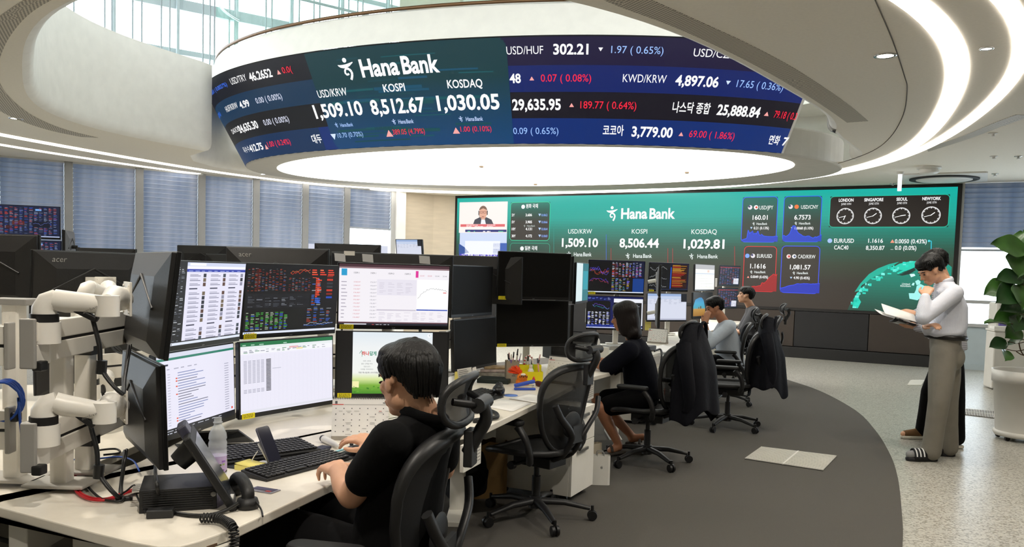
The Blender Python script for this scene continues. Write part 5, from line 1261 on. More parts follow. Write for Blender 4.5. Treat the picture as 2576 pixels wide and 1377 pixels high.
def head(b, C, f, up, nk, k=1.0):
    C, f = V(C), V(f).normalized(); up = V(up); up = (up-f*up.dot(f)).normalized(); r = f.cross(up)
    T = M((r, f, up)).transposed().to_4x4(); T.translation = C; T = T @ M.Scale(k, 4)
    b.ell((0, -.012, .035), (.074, .094, .082), T=T).ell((0, .028, -.028), (.060, .060, .084), T=T).ell((0, .056, -.094), (.030, .028, .022), T=T)
    for e in (-1, 1):
        b.ell((e*.040, .012, -.060), (.024, .046, .034), T=T).ell((e*.036, .062, -.018), (.022, .022, .022), T=T)
        b.ell((e*.077, -.008, -.012), (.008, .019, .030), T=T @ M.Rotation(e*.25, 4, 'Z')).ell((e*.080, -.014, .006), (.008, .014, .016), T=T)
    b.ell((0, .080, .022), (.046, .014, .012), T=T).ell((0, .090, -.066), (.022, .010, .006), T=T).ell((0, .088, -.077), (.019, .010, .006), T=T)
    b.cap(T @ V((0, .084, .008)), T @ V((0, .106, -.034)), .008*k, .0125*k)
    b.ell((-.011, .096, -.038), (.008, .008, .007), T=T).ell((.011, .096, -.038), (.008, .008, .007), T=T)
    b.cap(T @ V((0, -.022, -.055)), nk, .054*k, .060*k)
    return T
def face_bits(T, par, org):
    O = M.Translation(-V(org))
    for e in (-1, 1):
        G().ell((e*.031, .0835, -.002), (.0125, .006, .0052), T=O @ T, n=12).build('eye', eyem, par)
        G().tube([O @ T @ V((e*.016, .091, .019)), O @ T @ V((e*.034, .088, .024)), O @ T @ V((e*.050, .074, .018))], [.0028, .0036, .002], 6).build('eyebrow', hairm, par)
def hair_short(T, par, org, m, seed=0, fringe=1.0, vol=1.0, n=130, vox=.007, nape=-.045):
    b = Body(); v = vol
    b.ell((0, -.022, .052), (.084*v, .098*v, .078*v), T=T).ell((0, -.062, -.004), (.066*v, .046*v, .056*v), T=T).ell((0, .022, .088), (.070*v, .066, .036*v), T=T)
    for e in (-1, 1): b.ell((e*.060, .004, .044), (.023, .062, .034), T=T).ell((e*.063, .036, .020), (.009, .010, .022), T=T)
    if fringe: b.ell((0, .064, .070), (.062, .030, .026*fringe), T=T)
    o = b.skinned('hair', m, par, vox, 3, org)
    # locks of hair lying on the cap
    r = random.Random(seed); g = G(); O = M.Translation(-V(org)); crown = V((.008, -.055, .118*v))
    for i in range(n):
        a = 2*math.pi*i/n+r.uniform(-.05, .05); dx, dy = math.cos(a), math.sin(a); low = (.010+(nape-.010)*min(1, max(0, (-dy-.15)/.55))) if dy < -.15 else (.016 if dy < .55 else .052-.022*fringe)
        low += r.uniform(-.012, .014); pts = []
        for j in range(7):
            t = j/6; z = crown.z+(low-crown.z)*t**1.5; zz = max(-1, min(1, (z-.045)/.080)); rr = math.sqrt(max(.0, 1-zz*zz*.92)) if z > .045 else 1-.20*max(0, (.045-z)/.1)
            x = dx*.087*v*rr*min(1, t*1.7+.02)+r.uniform(-.002, .002); y = -.022+dy*.100*v*rr*min(1, t*1.7+.02)-.03*(1-min(1, t*1.7)); pts.append(O @ T @ V((x, y, z+.003)))
        g.tube(pts, [.006, .008, .008, .0075, .006, .0045, .002], 5)
    me = g.build('tmp', m); bm = bmesh.new(); bm.from_mesh(o.data); bm.from_mesh(me.data); bm.to_mesh(o.data); bm.free(); bpy.data.objects.remove(me)
    o.data.polygons.foreach_set('use_smooth', [True]*len(o.data.polygons)); return o
def person(org, label, J, sk=skin, vox=.009, hands=None, k=1.0, thin=1.0, arm=1.0):
    b = Body(); lat = (V(J['shR'])-V(J['shL'])).normalized(); up = (V(J['nk'])-V(J['pel'])).normalized(); pel, che, nk = V(J['pel']), V(J['che']), V(J['nk'])
    b.loft([(pel-up*.08, .12*thin, .09, up), (pel, .155*thin, .105, up), (pel*.5+che*.5, .135*thin, .095, up), (che, .155*thin, .105, up), (che*.35+nk*.65, .150*thin, .085, up), (nk-up*.01, .075, .06, up)], lat)
    T = head(b, J['hd'], J['hf'], J.get('hu', (0, 0, 1)), nk, k)
    for s in 'LR':
        sh, el, wr = V(J['sh'+s]), V(J['el'+s]), V(J['wr'+s])
        b.cap(nk-up*.05, sh, .055, .052); b.chain([sh, sh*.5+el*.5, el, el*.6+wr*.4, wr], [.052*thin, .044*thin*arm, .039*thin*arm, .041*thin*arm, .028*thin*arm])
        hp, kn, an = V(J['hip'+s]), V(J['kn'+s]), V(J['an'+s])
        b.cap(pel, hp, .09, .088*thin); b.chain([hp, kn, kn*.65+an*.35, an], [.085*thin, .056*thin, .056*thin, .036*thin])
        if ('toe'+s) in J: b.chain([an-V((0, 0, .02)), V(J['toe'+s])], [.036, .030])
    for h in hands or []: hand(b, *h)
    o = b.skinned('person', sk, None, vox, 4, org); o.location = org
    tag(o, label, 'person'); face_bits(T, o, org); return o, T
def garment(name, m, par, org, fn, vox=.010, it=5): b = Body(); fn(b); return b.skinned(name, m, par, vox, it, org)
def cloth(name, c, rough=.85, b=.35, bs=18): return mat(name, c, rough, bump=b, bs=bs, noise=.06, ns=9, spec=.2)
blackknit = cloth('black_knit', '060607', .95); navy = cloth('navy_cloth', '090b16', .95); blacktr = cloth('black_trouser', '08080a', .95); greytr = cloth('grey_trouser', '837e74', b=.5, bs=14)
def striped(name, c0, c1, sc_, rot, b=.5):
    m = cloth(name, c0, .8, b, 14); nt = m.node_tree; bs = nt.nodes['Principled BSDF']; w = nt.nodes.new('ShaderNodeTexWave'); w.inputs['Scale'].default_value = sc_; w.wave_profile = 'SIN'
    tc = nt.nodes.new('ShaderNodeTexCoord'); mp = nt.nodes.new('ShaderNodeMapping'); mp.inputs['Rotation'].default_value = rot; nt.links.new(tc.outputs['Object'], mp.inputs[0]); nt.links.new(mp.outputs[0], w.inputs['Vector'])
    cr = nt.nodes.new('ShaderNodeValToRGB'); cr.color_ramp.elements[0].color = (*lin(c1), 1); cr.color_ramp.elements[1].color = (*lin(c0), 1); cr.color_ramp.elements[0].position = .35; cr.color_ramp.elements[1].position = .6
    nt.links.new(w.outputs['Color'], cr.inputs[0]); nt.links.new(cr.outputs[0], bs.inputs['Base Color']); return m
shirtA = striped('pinstripe_shirt', 'd6d8e0', 'c4c8d6', 60, (0, 0, 0)); shirtB = striped('striped_shirt', 'e6e6ea', '4a4a56', 38, (0, R(90), 0), .3); shirtC = cloth('pale_blue_shirt', 'cbd5e2', b=.6, bs=13); greysh = cloth('grey_shirt', '57575a')
def shirt(b, J, sleeve, thin=1.0, hem=-.10, puff=.016, cuff=None, slack=0):
    lat = (V(J['shR'])-V(J['shL'])).normalized(); up = (V(J['nk'])-V(J['pel'])).normalized(); pel, che, nk = V(J['pel']), V(J['che']), V(J['nk']); p = puff
    low = [(pel+up*hem, (.155+p+slack)*thin, .110+p+slack, up), (pel, (.158+p+slack)*thin, .112+p+slack, up)] if hem < -.02 else [(pel+up*hem, .140*thin, .098, up), (pel+up*(hem+.03), (.150+p)*thin, .106+p, up), (pel+up*(hem+.075), (.158+p+slack)*thin, .112+p+slack, up)]
    b.loft(low+[(pel*.5+che*.5, (.145+p+slack)*thin, .108+p+slack, up), (che, (.160+p)*thin, .112+p, up), (che*.35+nk*.65, (.155+p)*thin, .090+p, up), (nk-up*.012, .082+p*.6, .066+p*.6, up), (nk+up*.012, .066+p*.4, .062+p*.4, up)], lat)
    for s in 'LR':
        sh, el, wr = V(J['sh'+s]), V(J['el'+s]), V(J['wr'+s]); b.cap(nk-up*.045, sh, .058+p*.8, .058+p)
        if sleeve < 1: b.chain([sh, sh*.5+el*.5, sh+(el-sh)*sleeve], [.062+p, .058+p, .056+p])
        else: b.chain([sh, sh*.5+el*.5, el, el*.55+wr*.45, el+(wr-el)*(.93 if sleeve >= 2 else sleeve-1)], [.058+p, .052+p, .048+p, .044+p, .034+p*.6])
def trousers(b, J, hem_r=.060, thin=1.0, p=.014, to=1.0):
    pel = V(J['pel']); lat = (V(J['shR'])-V(J['shL'])).normalized(); up = (V(J['nk'])-pel).normalized()
    b.loft([(pel-up*.10, .14*thin, .11, up), (pel-up*.02, .165*thin, .118, up), (pel+up*.072, .160*thin, .118, up)], lat)
    for s in 'LR':
        hp, kn, an = V(J['hip'+s]), V(J['kn'+s]), V(J['an'+s]); e = kn+(an-kn)*to
        b.cap(pel-up*.03, hp, .10, .098*thin); b.chain([hp, hp*.5+kn*.5, kn, kn*.5+an*.5, e], [.096*thin+p*.4, .082*thin+p, .064+p, (.058+p)*.6+hem_r*.4, hem_r])

# the near man
J = dict(pel=(-.375, 2.70, .52), che=(-.335, 2.665, .80), nk=D(1066, 1052, 2.62), hd=D(1024, 955, 2.62), hf=(-.80, .58, -.16), shL=D(982, 1112, 2.46), shR=D(1110, 1098, 2.84),
         elL=D(884, 1246, 2.56), wrL=P(852, 1186, .795), elR=(-.24, 3.00, .745), wrR=P(957, 1125, .785), hipL=(-.45, 2.63, .52), hipR=(-.36, 2.80, .52), knL=(-.86, 2.86, .565), knR=(-.70, 3.03, .565), anL=(-.95, 2.95, .09), anR=(-.80, 3.10, .09))
J['toeL'] = (-1.07, 3.02, .04); J['toeR'] = (-.92, 3.18, .04)
o_ = V((-.47, 2.67, 0))
dl = P(800, 1160, .77)-J['wrL']; dr_ = P(898, 1131, .765)-J['wrR']
pn, T = person(o_, 'person in a black polo shirt typing at the near desk, seen from behind', J, vox=.0068, arm=1.14, hands=[(J['wrL'], (dl.x, dl.y, .0), (.1, -.55, .83), 1, (.55, .52, .55, .62), .8, 1.08, .40), (J['wrR'], (dr_.x, dr_.y, .03), (0, -.2, 1), -1, (.5, .45, .5, .55), .7, 1.08, .25)])
def f_(b):
    shirt(b, J, .66, puff=.006, hem=-.05, slack=.015)
garment('polo_shirt', blackknit, pn, o_, f_, .009)
b = Body(); up_ = (V(J['nk'])-V(J['pel'])).normalized(); nkp = V(J['nk'])
lat_ = (V(J['shR'])-V(J['shL'])).normalized(); fw_ = up_.cross(lat_)
ringp = [nkp+up_*.012+lat_*.078*math.cos(a)+fw_*.074*math.sin(a)+V((0, 0, .018*math.cos(a*1)-.012*math.sin(a)))*0 for a in [2*math.pi*i/24 for i in range(24)]]
G().tube([p-o_ for p in ringp], .011, 8, closed=True, flat=1.8, up=tuple(up_)).build('collar', blackknit, pn)
garment('trousers', blacktr, pn, o_, lambda b: trousers(b, J, .055), .012)
hair_short(T, pn, o_, hairm, 3, .9, 1.06, 200, .006, -.058)

# the woman in navy
YW = 6.58
J = dict(pel=D(1618, 990, 6.62), che=D(1608, 920, 6.6), nk=D(1594, 858, 6.58), hd=D(1572, 797, 6.58), hf=(-.95, .28, -.14), shL=D(1582, 884, 6.40), shR=D(1606, 876, 6.76),
         elL=D(1526, 926, 6.42), wrL=D(1482, 908, 6.60), elR=D(1560, 920, 6.92), wrR=D(1500, 905, 7.05), hipL=D(1612, 1005, 6.53), hipR=D(1622, 1003, 6.71), knL=D(1510, 1026, 6.45), knR=D(1502, 1004, 6.80), anL=D(1556, 1118, 6.50), anR=D(1590, 1098, 6.75))
J['toeL'] = D(1536, 1134, 6.48); J['toeR'] = D(1618, 1100, 6.72)
o_ = V((J['pel'].x, J['pel'].y, 0))
pw_, T = person(o_, 'person with long dark hair in a navy top, sitting bare-legged at a desk', J, skin2, .009, hands=[(J['wrL'], (-.8, .5, 0), (0, 0, 1), 1, (.3,), .8), (J['wrR'], (-.8, .5, 0), (0, 0, 1), -1, (.3,), .8)], thin=.9)
garment('navy_top', navy, pw_, o_, lambda b: shirt(b, J, .93, .93, -.06, .018, slack=.012), .011)
def f_(b):
    pel = V(J['pel'])
    b.loft([(pel+V((0, 0, .06)), .155, .125, (0, 0, 1)), (pel, .175, .135, (0, 0, 1)), (pel-V((0, 0, .09)), .16, .12, (0, 0, 1))], (V(J['shR'])-V(J['shL'])))
    for s in 'LR': b.chain([V(J['hip'+s]), V(J['hip'+s])*.22+V(J['kn'+s])*.78], [.105, .084])
garment('black_shorts', blacktr, pw_, o_, f_, .012)
for s in 'LR':
    a, t_ = V(J['an'+s])-o_, V(J['toe'+s])-o_; d = (t_-a); d.z = 0; d.normalize()
    G().bar(a-d*.05-V((0, 0, .055)), a+d*.17-V((0, 0, .085)), .08, .022).tube([a+d*.07+V((d.y, -d.x, 0))*x_+V((0, 0, z_)) for x_, z_ in ((-.045, -.05), (-.03, -.02), (0, -.008), (.03, -.02), (.045, -.05))], .012, 6).build('sandal', mat('sandal_grey', '4a443e', .7), pw_, bev=.006)
def longhair(b):
    b.ell((0, -.020, .045), (.088, .100, .088), T=T).ell((0, -.040, -.050), (.089, .082, .150), T=T).ell((0, -.052, -.135), (.094, .074, .075), T=T).ell((0, .030, .080), (.072, .066, .040), T=T)
    for e in (-1, 1): b.ell((e*.070, .010, -.030), (.024, .056, .135), T=T).ell((e*.060, .058, .040), (.026, .028, .055), T=T)
    b.ell((0, .078, .062), (.052, .018, .026), T=T)
h_ = garment('long_hair', hairb, pw_, o_, longhair, .008, 30)
G().ell(V(J['shL'])*.12+V(J['elL'])*.88-o_+V((.02, -.055, 0)), .011).build('sleeve_button', mat('button_white', 'e8e4da', .4), pw_)

# man rubbing his face
J = dict(pel=D(1838, 905, 9.55), che=D(1830, 855, 9.5), nk=D(1822, 812, 9.45), hd=D(1797, 774, 9.42), hf=(-.93, -.12, -.28), shL=D(1835, 822, 9.26), shR=D(1822, 818, 9.65),
         elL=D(1782, 866, 9.22), wrL=D(1774, 815, 9.25), elR=D(1790, 866, 9.75), wrR=D(1765, 868, 9.9), hipL=D(1836, 915, 9.45), hipR=D(1838, 914, 9.63), knL=D(1762, 912, 9.5), knR=D(1760, 910, 9.75), anL=D(1765, 1000, 9.55), anR=D(1762, 998, 9.8))
o_ = V((J['pel'].x, J['pel'].y, 0))
pm_, T = person(o_, 'person in a pale blue shirt rubbing his nose at his desk', J, skin2, .009, hands=[(J['wrL'], D(1781, 780, 9.28)-J['wrL'], (-.6, -.8, .1), -1, (.35,), .8), (J['wrR'], (-.8, .5, 0), (0, 0, 1), -1, (.3,), .8)])
garment('pale_blue_shirt', shirtC, pm_, o_, lambda b: shirt(b, J, 1.55, 1.0, -.08, .02, slack=.02), .011)
garment('trousers', blacktr, pm_, o_, lambda b: trousers(b, J, .06), .014)
hair_short(T, pm_, o_, hairm, 5, .9, 1.03, 90, .008, -.03)
wv = V(J['wrL'])-o_; G().tube([wv+V((.035*math.cos(a), .035*math.sin(a), .008)) for a in [2*math.pi*i/16 for i in range(16)]], .007, 6, closed=True).build('wrist_band', mat('leather_brown', '4a2c1c', .6), pm_)

# the far man in grey
J = dict(pel=D(1905, 850, 11.75), che=D(1900, 815, 11.7), nk=D(1889, 774, 11.65), hd=D(1876, 743, 11.62), hf=(-.97, .12, .10), shL=D(1898, 785, 11.45), shR=D(1892, 783, 11.85),
         elL=D(1870, 835, 11.4), wrL=D(1845, 838, 11.6), elR=D(1865, 832, 11.95), wrR=D(1842, 836, 12.0), hipL=D(1903, 858, 11.65), hipR=D(1905, 857, 11.83), knL=D(1845, 860, 11.7), knR=D(1843, 858, 11.95), anL=D(1850, 935, 11.75), anR=D(1848, 933, 12.0))
o_ = V((J['pel'].x, J['pel'].y, 0))
pf_, T = person(o_, 'person in a grey shirt looking up at the far end of the desk row', J, skin, .010, hands=[(J['wrL'], (-.9, .3, 0), (0, 0, 1), 1, (.3,), .8), (J['wrR'], (-.9, .3, 0), (0, 0, 1), -1, (.3,), .8)])
garment('grey_shirt', greysh, pf_, o_, lambda b: shirt(b, J, .9, 1.0, -.08, .02), .012)
garment('trousers', blacktr, pf_, o_, lambda b: trousers(b, J, .06), .015)
hair_short(T, pf_, o_, hairm, 6, 1.0, 1.05, 80, .009, -.03)

# standing man in front
def shoe_sole(par, an, toe, org, m1, name):
    a, t_ = V(an), V(toe); d = t_-a; d.z = 0; d.normalize(); n = V((-d.y, d.x, 0)); c = V((a.x, a.y, 0))+d*.075
    poly = [c+d*x_+n*y_ for x_, y_ in ((.145, 0), (.13, .032), (.08, .047), (0, .043), (-.08, .036), (-.125, .025), (-.135, 0), (-.125, -.025), (-.08, -.036), (0, -.043), (.08, -.047), (.13, -.032))]
    return G().prism([(p.x-org.x, p.y-org.y) for p in poly], .002, .030).build(name, m1, par, bev=.008), c, d, n
J = dict(pel=D(2378, 868, 6.86), che=D(2392, 772, 6.86), nk=D(2378, 712, 6.86), hd=D(2340, 679, 6.86), hf=(-.84, -.10, -.53), hu=(-.5, 0, .86), shL=D(2402, 738, 6.68), shR=D(2385, 735, 7.04),
         elL=D(2322, 800, 6.60), wrL=D(2328, 746, 6.66), elR=D(2345, 838, 7.02), wrR=D(2328, 822, 6.74), hipL=D(2374, 890, 6.78), hipR=D(2384, 888, 6.95), knL=D(2362, 1012, 6.74), knR=D(2384, 1010, 6.95))
fl, fr = P(2335, 1160, 0), P(2385, 1148, 0)
J['anL'] = fl+V((.02, 0, .075)); J['anR'] = fr+V((.0, 0, .075)); J['toeL'] = fl+V((-.16, -.015, .045)); J['toeR'] = fr+V((-.17, .02, .045))
o_ = V((J['pel'].x, J['pel'].y, 0))
ps_, T = person(o_, 'person in a white pinstriped shirt and grey trousers standing with hand at chin', J, skin, .0075, hands=[(J['wrL'], D(2340, 716, 6.72)-J['wrL'], (-.55, -.8, .1), -1, (.75, .8, .8, .85), .8), (J['wrR'], D(2366, 812, 6.58)-J['wrR'], (.1, -.75, .6), 1, (.45, .5, .5, .55), .6)])
def f_(b):
    shirt(b, J, 1.93, .97, .03, .012, slack=.024)
garment('pinstriped_shirt', shirtA, ps_, o_, f_, .010)
nkp = V(J['nk'])-o_; cax = V((-.32, 0, .95)).normalized(); cx_ = V((.95, 0, .32)); cy_ = V((0, 1, 0))
G().tube([nkp+cax*.018+cx_*.058*math.cos(a)+cy_*.060*math.sin(a) for a in [2*math.pi*i/24 for i in range(24)]], .010, 8, closed=True, flat=2.2, up=tuple(cax)).build('collar', shirtA, ps_)
def f_(b):
    trousers(b, J, .080, 1.0, .020, .99); pel = V(J['pel']); b.ell(pel+V((.025, 0, -.10)), (.128, .155, .13))
garment('grey_trousers', greytr, ps_, o_, f_, .011)
pel = V(J['pel'])-o_; bz = .068
G().tube([pel+V((.0, 0, bz))+V((.146*math.cos(a), .186*math.sin(a), .02*math.cos(a)*-.3)) for a in [2*math.pi*i/36 for i in range(36)]], .010, 8, closed=True, flat=2.0, up=(0, 0, 1)).build('belt', mat('belt_black', '141210', .4), ps_)
hair_short(T, ps_, o_, hairm, 9, 1.0, 1.06, 160, .007, -.045)
for s in 'LR':
    so, c, d, n = shoe_sole(ps_, J['an'+s], J['toe'+s], o_, mat('slide_black', '17171a', .6), 'slide_sandal')
    g = Body().chain([V(J['an'+s]), c-d*.03+V((0, 0, .062)), c+d*.11+V((0, 0, .052))], [.045, .042, .034]); g.skinned('sock', cloth('sock_grey', '8d8d8d'), ps_, .009, 3, o_)
    c2 = c-o_; rows = [[tuple(c2+d*(x_)+n*(.050*math.cos(q))+V((0, 0, .022+.080*math.sin(q)))) for q in [math.pi*i/12 for i in range(13)]] for x_ in (-.015, .02, .055, .09)]
    G().grid(rows).build('strap', mat('slide_black', '17171a', .6), so, solid=.008)
    g = G()
    for x_ in (.005, .037, .069): g.grid([[tuple(c2+d*(x_+e)+n*(.056*math.cos(q))+V((0, 0, .022+.086*math.sin(q)))) for q in [math.pi*i/12 for i in range(1, 12)]] for e in (0, .012)])
    g.build('stripe', mat('stripe_white', 'e0e0e0', .6), so)

# standing man behind him, holding papers
J = dict(pel=D(2388, 866, 7.30), che=D(2384, 775, 7.28), nk=D(2374, 706, 7.28), hd=D(2352, 664, 7.28), hf=(-.90, -.05, -.40), hu=(-.38, 0, .92), shL=D(2384, 735, 7.10), shR=D(2378, 732, 7.46),
         elL=D(2372, 826, 7.04), wrL=D(2306, 823, 7.06), elR=D(2366, 800, 7.48), wrR=D(2305, 788, 7.34), hipL=D(2390, 886, 7.22), hipR=D(2392, 884, 7.38), knL=D(2404, 1000, 7.22), knR=D(2340, 985, 7.42))
fl, fr = P(2412, 1128, 0), P(2312, 1104, 0)
J['anL'] = fl+V((-.02, 0, .08)); J['anR'] = fr+V((.03, 0, .08)); J['toeL'] = fl+V((-.19, .05, .045)); J['toeR'] = fr+V((-.16, -.02, .045))
o_ = V((J['pel'].x, J['pel'].y, 0))
pb_, T = person(o_, 'person in a striped shirt and black trousers standing behind, reading held papers', J, skin, .0085, hands=[(J['wrL'], D(2266, 815, 7.08)-J['wrL'], (.1, -.55, -.8), 1, (.25, .28, .3, .3), -.6), (J['wrR'], D(2262, 782, 7.36)-J['wrR'], (0, -.5, .85), -1, (.35, .4, .4, .45), .8)])
garment('striped_shirt', shirtB, pb_, o_, lambda b: shirt(b, J, 1.95, 1.0, -.06, .018, slack=.012), .011)
garment('black_trousers', blacktr, pb_, o_, lambda b: trousers(b, J, .068, 1.0, .014, .97), .012)
hair_short(T, pb_, o_, hairm, 12, .9, 1.06, 110, .008, -.04)
for s in 'LR':
    so, c, d, n = shoe_sole(pb_, J['an'+s], J['toe'+s], o_, mat('sole_cream', 'd8d2c4', .6), 'shoe')
    Body().chain([V(J['an'+s])-V((0, 0, .015)), c-d*.02+V((0, 0, .058)), c+d*.105+V((0, 0, .046))], [.045, .043, .033]).skinned('shoe_upper', cloth('suede_tan', '6d5236'), so, .009, 3, o_)
# ---------------- things on and around the desks ----------------
blk = mat('black_matte', '161617', .5, bump=.05, bs=300); keym = mat('key_black', '1c1c1e', .45); paperm = mat('paper_white', 'eceae6', .7); yelp = mat('sticky_yellow', 'f1e27c', .7)
def frame(p, ang): return M.Translation(p) @ M.Rotation(ang, 4, 'Z')
def ang_of(a, b): d = V(b)-V(a); return math.atan2(d.y, d.x)
def put(name, p, ang, label, cat, group=None): return empty(name, p, ang, label, cat, group)
def keyboard(p, ang, label, w=.44, d=.135, cols=19, rows_=6, rise=.012):
    t = put('keyboard', p, ang, label, 'keyboard')
    G().add([(-w/2, -d/2, .001), (w/2, -d/2, .001), (w/2, d/2, .001), (-w/2, d/2, .001), (-w/2, -d/2, .010), (w/2, -d/2, .010), (w/2, d/2, .012+rise), (-w/2, d/2, .012+rise)],
            [(3, 2, 1, 0), (4, 5, 6, 7), (0, 1, 5, 4), (1, 2, 6, 5), (2, 3, 7, 6), (3, 0, 4, 7)]).build('board', blk, t, bev=.003)
    rk = random.Random(1); kw, kd = w*.96/cols, d*.90/rows_; k2 = G(); lg = G()
    for j in range(rows_):
        i = 0
        while i < cols:
            n = 1 if (j or i not in (4,)) else 5
            if i+n > cols: n = cols-i
            x = -w*.48+kw*(i+n/2); y = -d*.45+kd*(j+.5); z = .011+(rise+.002)*(y+d/2)/d+.003
            k2.box((x, y, z), (kw*n*.84, kd*.82, .006)); 
            if n == 1: lg.box((x-kw*.15, y+kd*.12, z+.0032), (kw*.22, kd*.22, .0004))
            i += n
    ky = k2.build('keys', keym, t, bev=.0012, seg=1); ky['kind'] = 'stuff'; lg.build('key_legends', mat('legend_grey', '8c8c8c', .6), ky); return t
ZT = ZD
a_, b_2 = P(677, 1217, ZT), P(880, 1163, ZT); keyboard((a_+b_2)/2+(P(617, 1192, ZT)-a_)*.5, ang_of(a_, b_2), 'thin black keyboard under the near man\'s left hand')
a_, b_2 = P(592, 1176, ZT), P(786, 1147, ZT); q = P(660, 1145, ZT); keyboard(V((q.x, q.y, ZT+.004)), ang_of(a_, b_2), 'larger black keyboard on a black mat behind the phone stand', .42, .19, 20, 7, .016)
mp_ = [P(*c, ZT) for c in ((568, 1178), (602, 1182), (792, 1152), (745, 1122), (625, 1118), (440, 1120), (470, 1150))]; o = mp_[0]
tag(G().prism([(p.x-o.x, p.y-o.y) for p in mp_], .0005, .004).build('desk_mat', blk, loc=o), 'black mat under the larger keyboard', 'desk mat')
# dark folder leaning behind
pl_ = [P(500, 1118, ZT), P(640, 1112, ZT), D(600, 1083, 3.45), D(490, 1088, 3.30)]; o = pl_[0]
tag(G().add([tuple(p-o) for p in pl_], [(0, 1, 2, 3)]).build('tablet', mat('tablet_glass', '2a2b2a', .12), loc=o, solid=.010), 'dark tablet leaning under the lower monitors', 'tablet')
# phone console with leaning display
p = P(452, 1266, ZT); t = put('phone_console', p, R(20), 'black dealer phone console with leaning display, edge on to us', 'desk phone')
g = G().box((0, 0, .036), (.22, .19, .070))
for i in range(9): g.box((0, -.0955, .010+i*.007), (.20, .004, .003))
g.build('base_box', blk, t, bev=.006)
T = M.Translation((.155, -.02, .010)) @ M.Rotation(R(-31), 4, 'Y'); sl = G().box((0, 0, .125), (.024, .24, .27), T=T).build('display_slab', blk, t, bev=.006)
G().box((.0125, 0, .13), (.002, .20, .20), T=T).build('glass', mat('console_glass', '3b3f46', .15), sl)
G().box((-.004, 0, .262), (.03, .10, .055), T=T).build('camera_head', mat('plastic_blue_grey', '3a3a4a', .4), t, bev=.006)
G().cyl(T @ V((-.014, .02, .20)), T @ V((-.075, .02, .185)), .038, .032, 20).build('hinge_drum', blk, t); G().cyl((.10, -.10, .05), (.10, -.106, .05), .008, n=12).build('screw', chrome, t)
g = G()
for i in range(4): g.cyl((-.11, .03-i*.02, .055), (-.135, .03-i*.02, .055), .006, n=8)
g.build('socket', chrome, t)
# handset lying on the desk
p = P(600, 1262, ZT); t = put('phone_handset', p, ang_of(P(575, 1245, ZT), P(630, 1275, ZT)), 'black curved handset lying before the phone console', 'handset')
G().tube(spline([(-.085, .02, .028), (-.07, .02, .058), (-.02, .01, .074), (.04, 0, .070), (.080, -.005, .050), (.088, -.008, .026)], 5), [.018]*3+[.020]*22+[.022], 14, flat=.8).build('grip', blk, t)
G().lathe([(.001, 0), (.034, .0), (.036, .012), (.030, .03), (.001, .034)], 20, (.086, -.008, .001)).build('mouthpiece', blk, t); G().lathe([(.001, 0), (.028, .0), (.030, .014), (.024, .03), (.001, .032)], 20, (-.084, .02, .004)).build('earpiece', blk, t)
G().cyl((.060, -.042, .03), (.050, -.058, .032), .014, .012, 16).build('cord_collar', mat('collar_white', 'd8d8d4', .4), t)
def cable(name, pts, r, m, label, cat='cable', group=None, n=6):
    sp = spline(pts, n); o = sp[0].copy(); return tag(G().tube([q-o for q in sp], r, 8).build(name, m, loc=o), label, cat, group)
cblk = mat('cable_black', '141414', .5); cred = mat('cable_red', 'b81420', .5); cblu = mat('cable_blue', '1f4fae', .5)
z_ = lambda x, y, h=.008: P(x, y, ZT+h)
cable('phone_cord', [z_(600, 1266, .03), z_(560, 1288), z_(510, 1298), z_(440, 1290), z_(405, 1262, .02), z_(394, 1215, .10), D(391, 1178, 2.92), D(398, 1140, 3.0)], .006, cblk, 'smooth black cord from the handset round the phone console', 'cord')
cable('thin_cord', [z_(636, 1252, .03), z_(648, 1268, .02), z_(658, 1285, .006), z_(661, 1300, .004)], .0028, cblk, 'thin black cord with a white tip beside the handset', 'cord')
# coiled cord over the front edge
ax = spline([z_(505, 1304, .018), z_(535, 1304, .018), z_(560, 1308, .018), z_(578, 1322, .016)+V((.012, -.012, 0)), D(588, 1345, 2.28), D(590, 1372, 2.27), D(588, 1400, 2.26), D(592, 1450, 2.26)], 10)
L0 = [0.0]
for a, b in zip(ax[:-1], ax[1:]): L0.append(L0[-1]+(b-a).length)
pts = []; N_ = int(L0[-1]/.0016)
for i in range(N_):
    s_ = L0[-1]*i/N_; j = min(len(ax)-2, max(0, int(np.searchsorted(L0, s_))-1)); f = (s_-L0[j])/(L0[j+1]-L0[j]+1e-9); c = ax[j].lerp(ax[j+1], f); d = (ax[j+1]-ax[j]).normalized(); u = V((.3, -.5, .8)); u = (u-d*u.dot(d)).normalized(); v_ = d.cross(u); q = 2*math.pi*s_/.0095
    pts.append(c+(u*math.cos(q)+v_*math.sin(q))*.0125)
o = pts[0].copy(); tag(G().tube([q-o for q in pts], .0032, 5).build('coiled_cord', cblk, loc=o), 'black coiled phone cord hanging over the desk edge', 'cord')
p = P(404, 1302, ZT); tag(G().box((0, 0, .013), (.075, .035, .024)).build('adapter', mat('adapter_black', '1a1b1c', .4), loc=p, rot=R(14), bev=.003), 'small black adapter box before the phone console', 'adapter')
for k in range(2): cable('red_cable', [z_(195+k*5, 1168, .03), z_(184+k*6, 1200), z_(190+k*8, 1235), z_(222+k*4, 1256-k*4), z_(270, 1258-k*3), z_(320, 1240-k*3), z_(378, 1226-k*5, .05)], .0042, cred, 'red cable of the pair looping across the near desk', 'cable', 'pair of red cables')
cable('black_cable', [z_(205, 1205), z_(235, 1240), z_(262, 1258), z_(300, 1262), z_(318, 1252, .01), z_(350, 1240), z_(385, 1238, .04)], .004, cblk, 'black cable running along the red pair'); p = z_(312, 1256, .006); tag(G().tube([V((-.025, 0, .0)), V((-.02, 0, 0)), V((.02, 0, 0)), V((.025, 0, 0))], [.007, .010, .010, .007], 12).build('cable_core', blk, loc=p, rot=R(25)), 'black ferrite lump on the cable by the red pair', 'cable core')
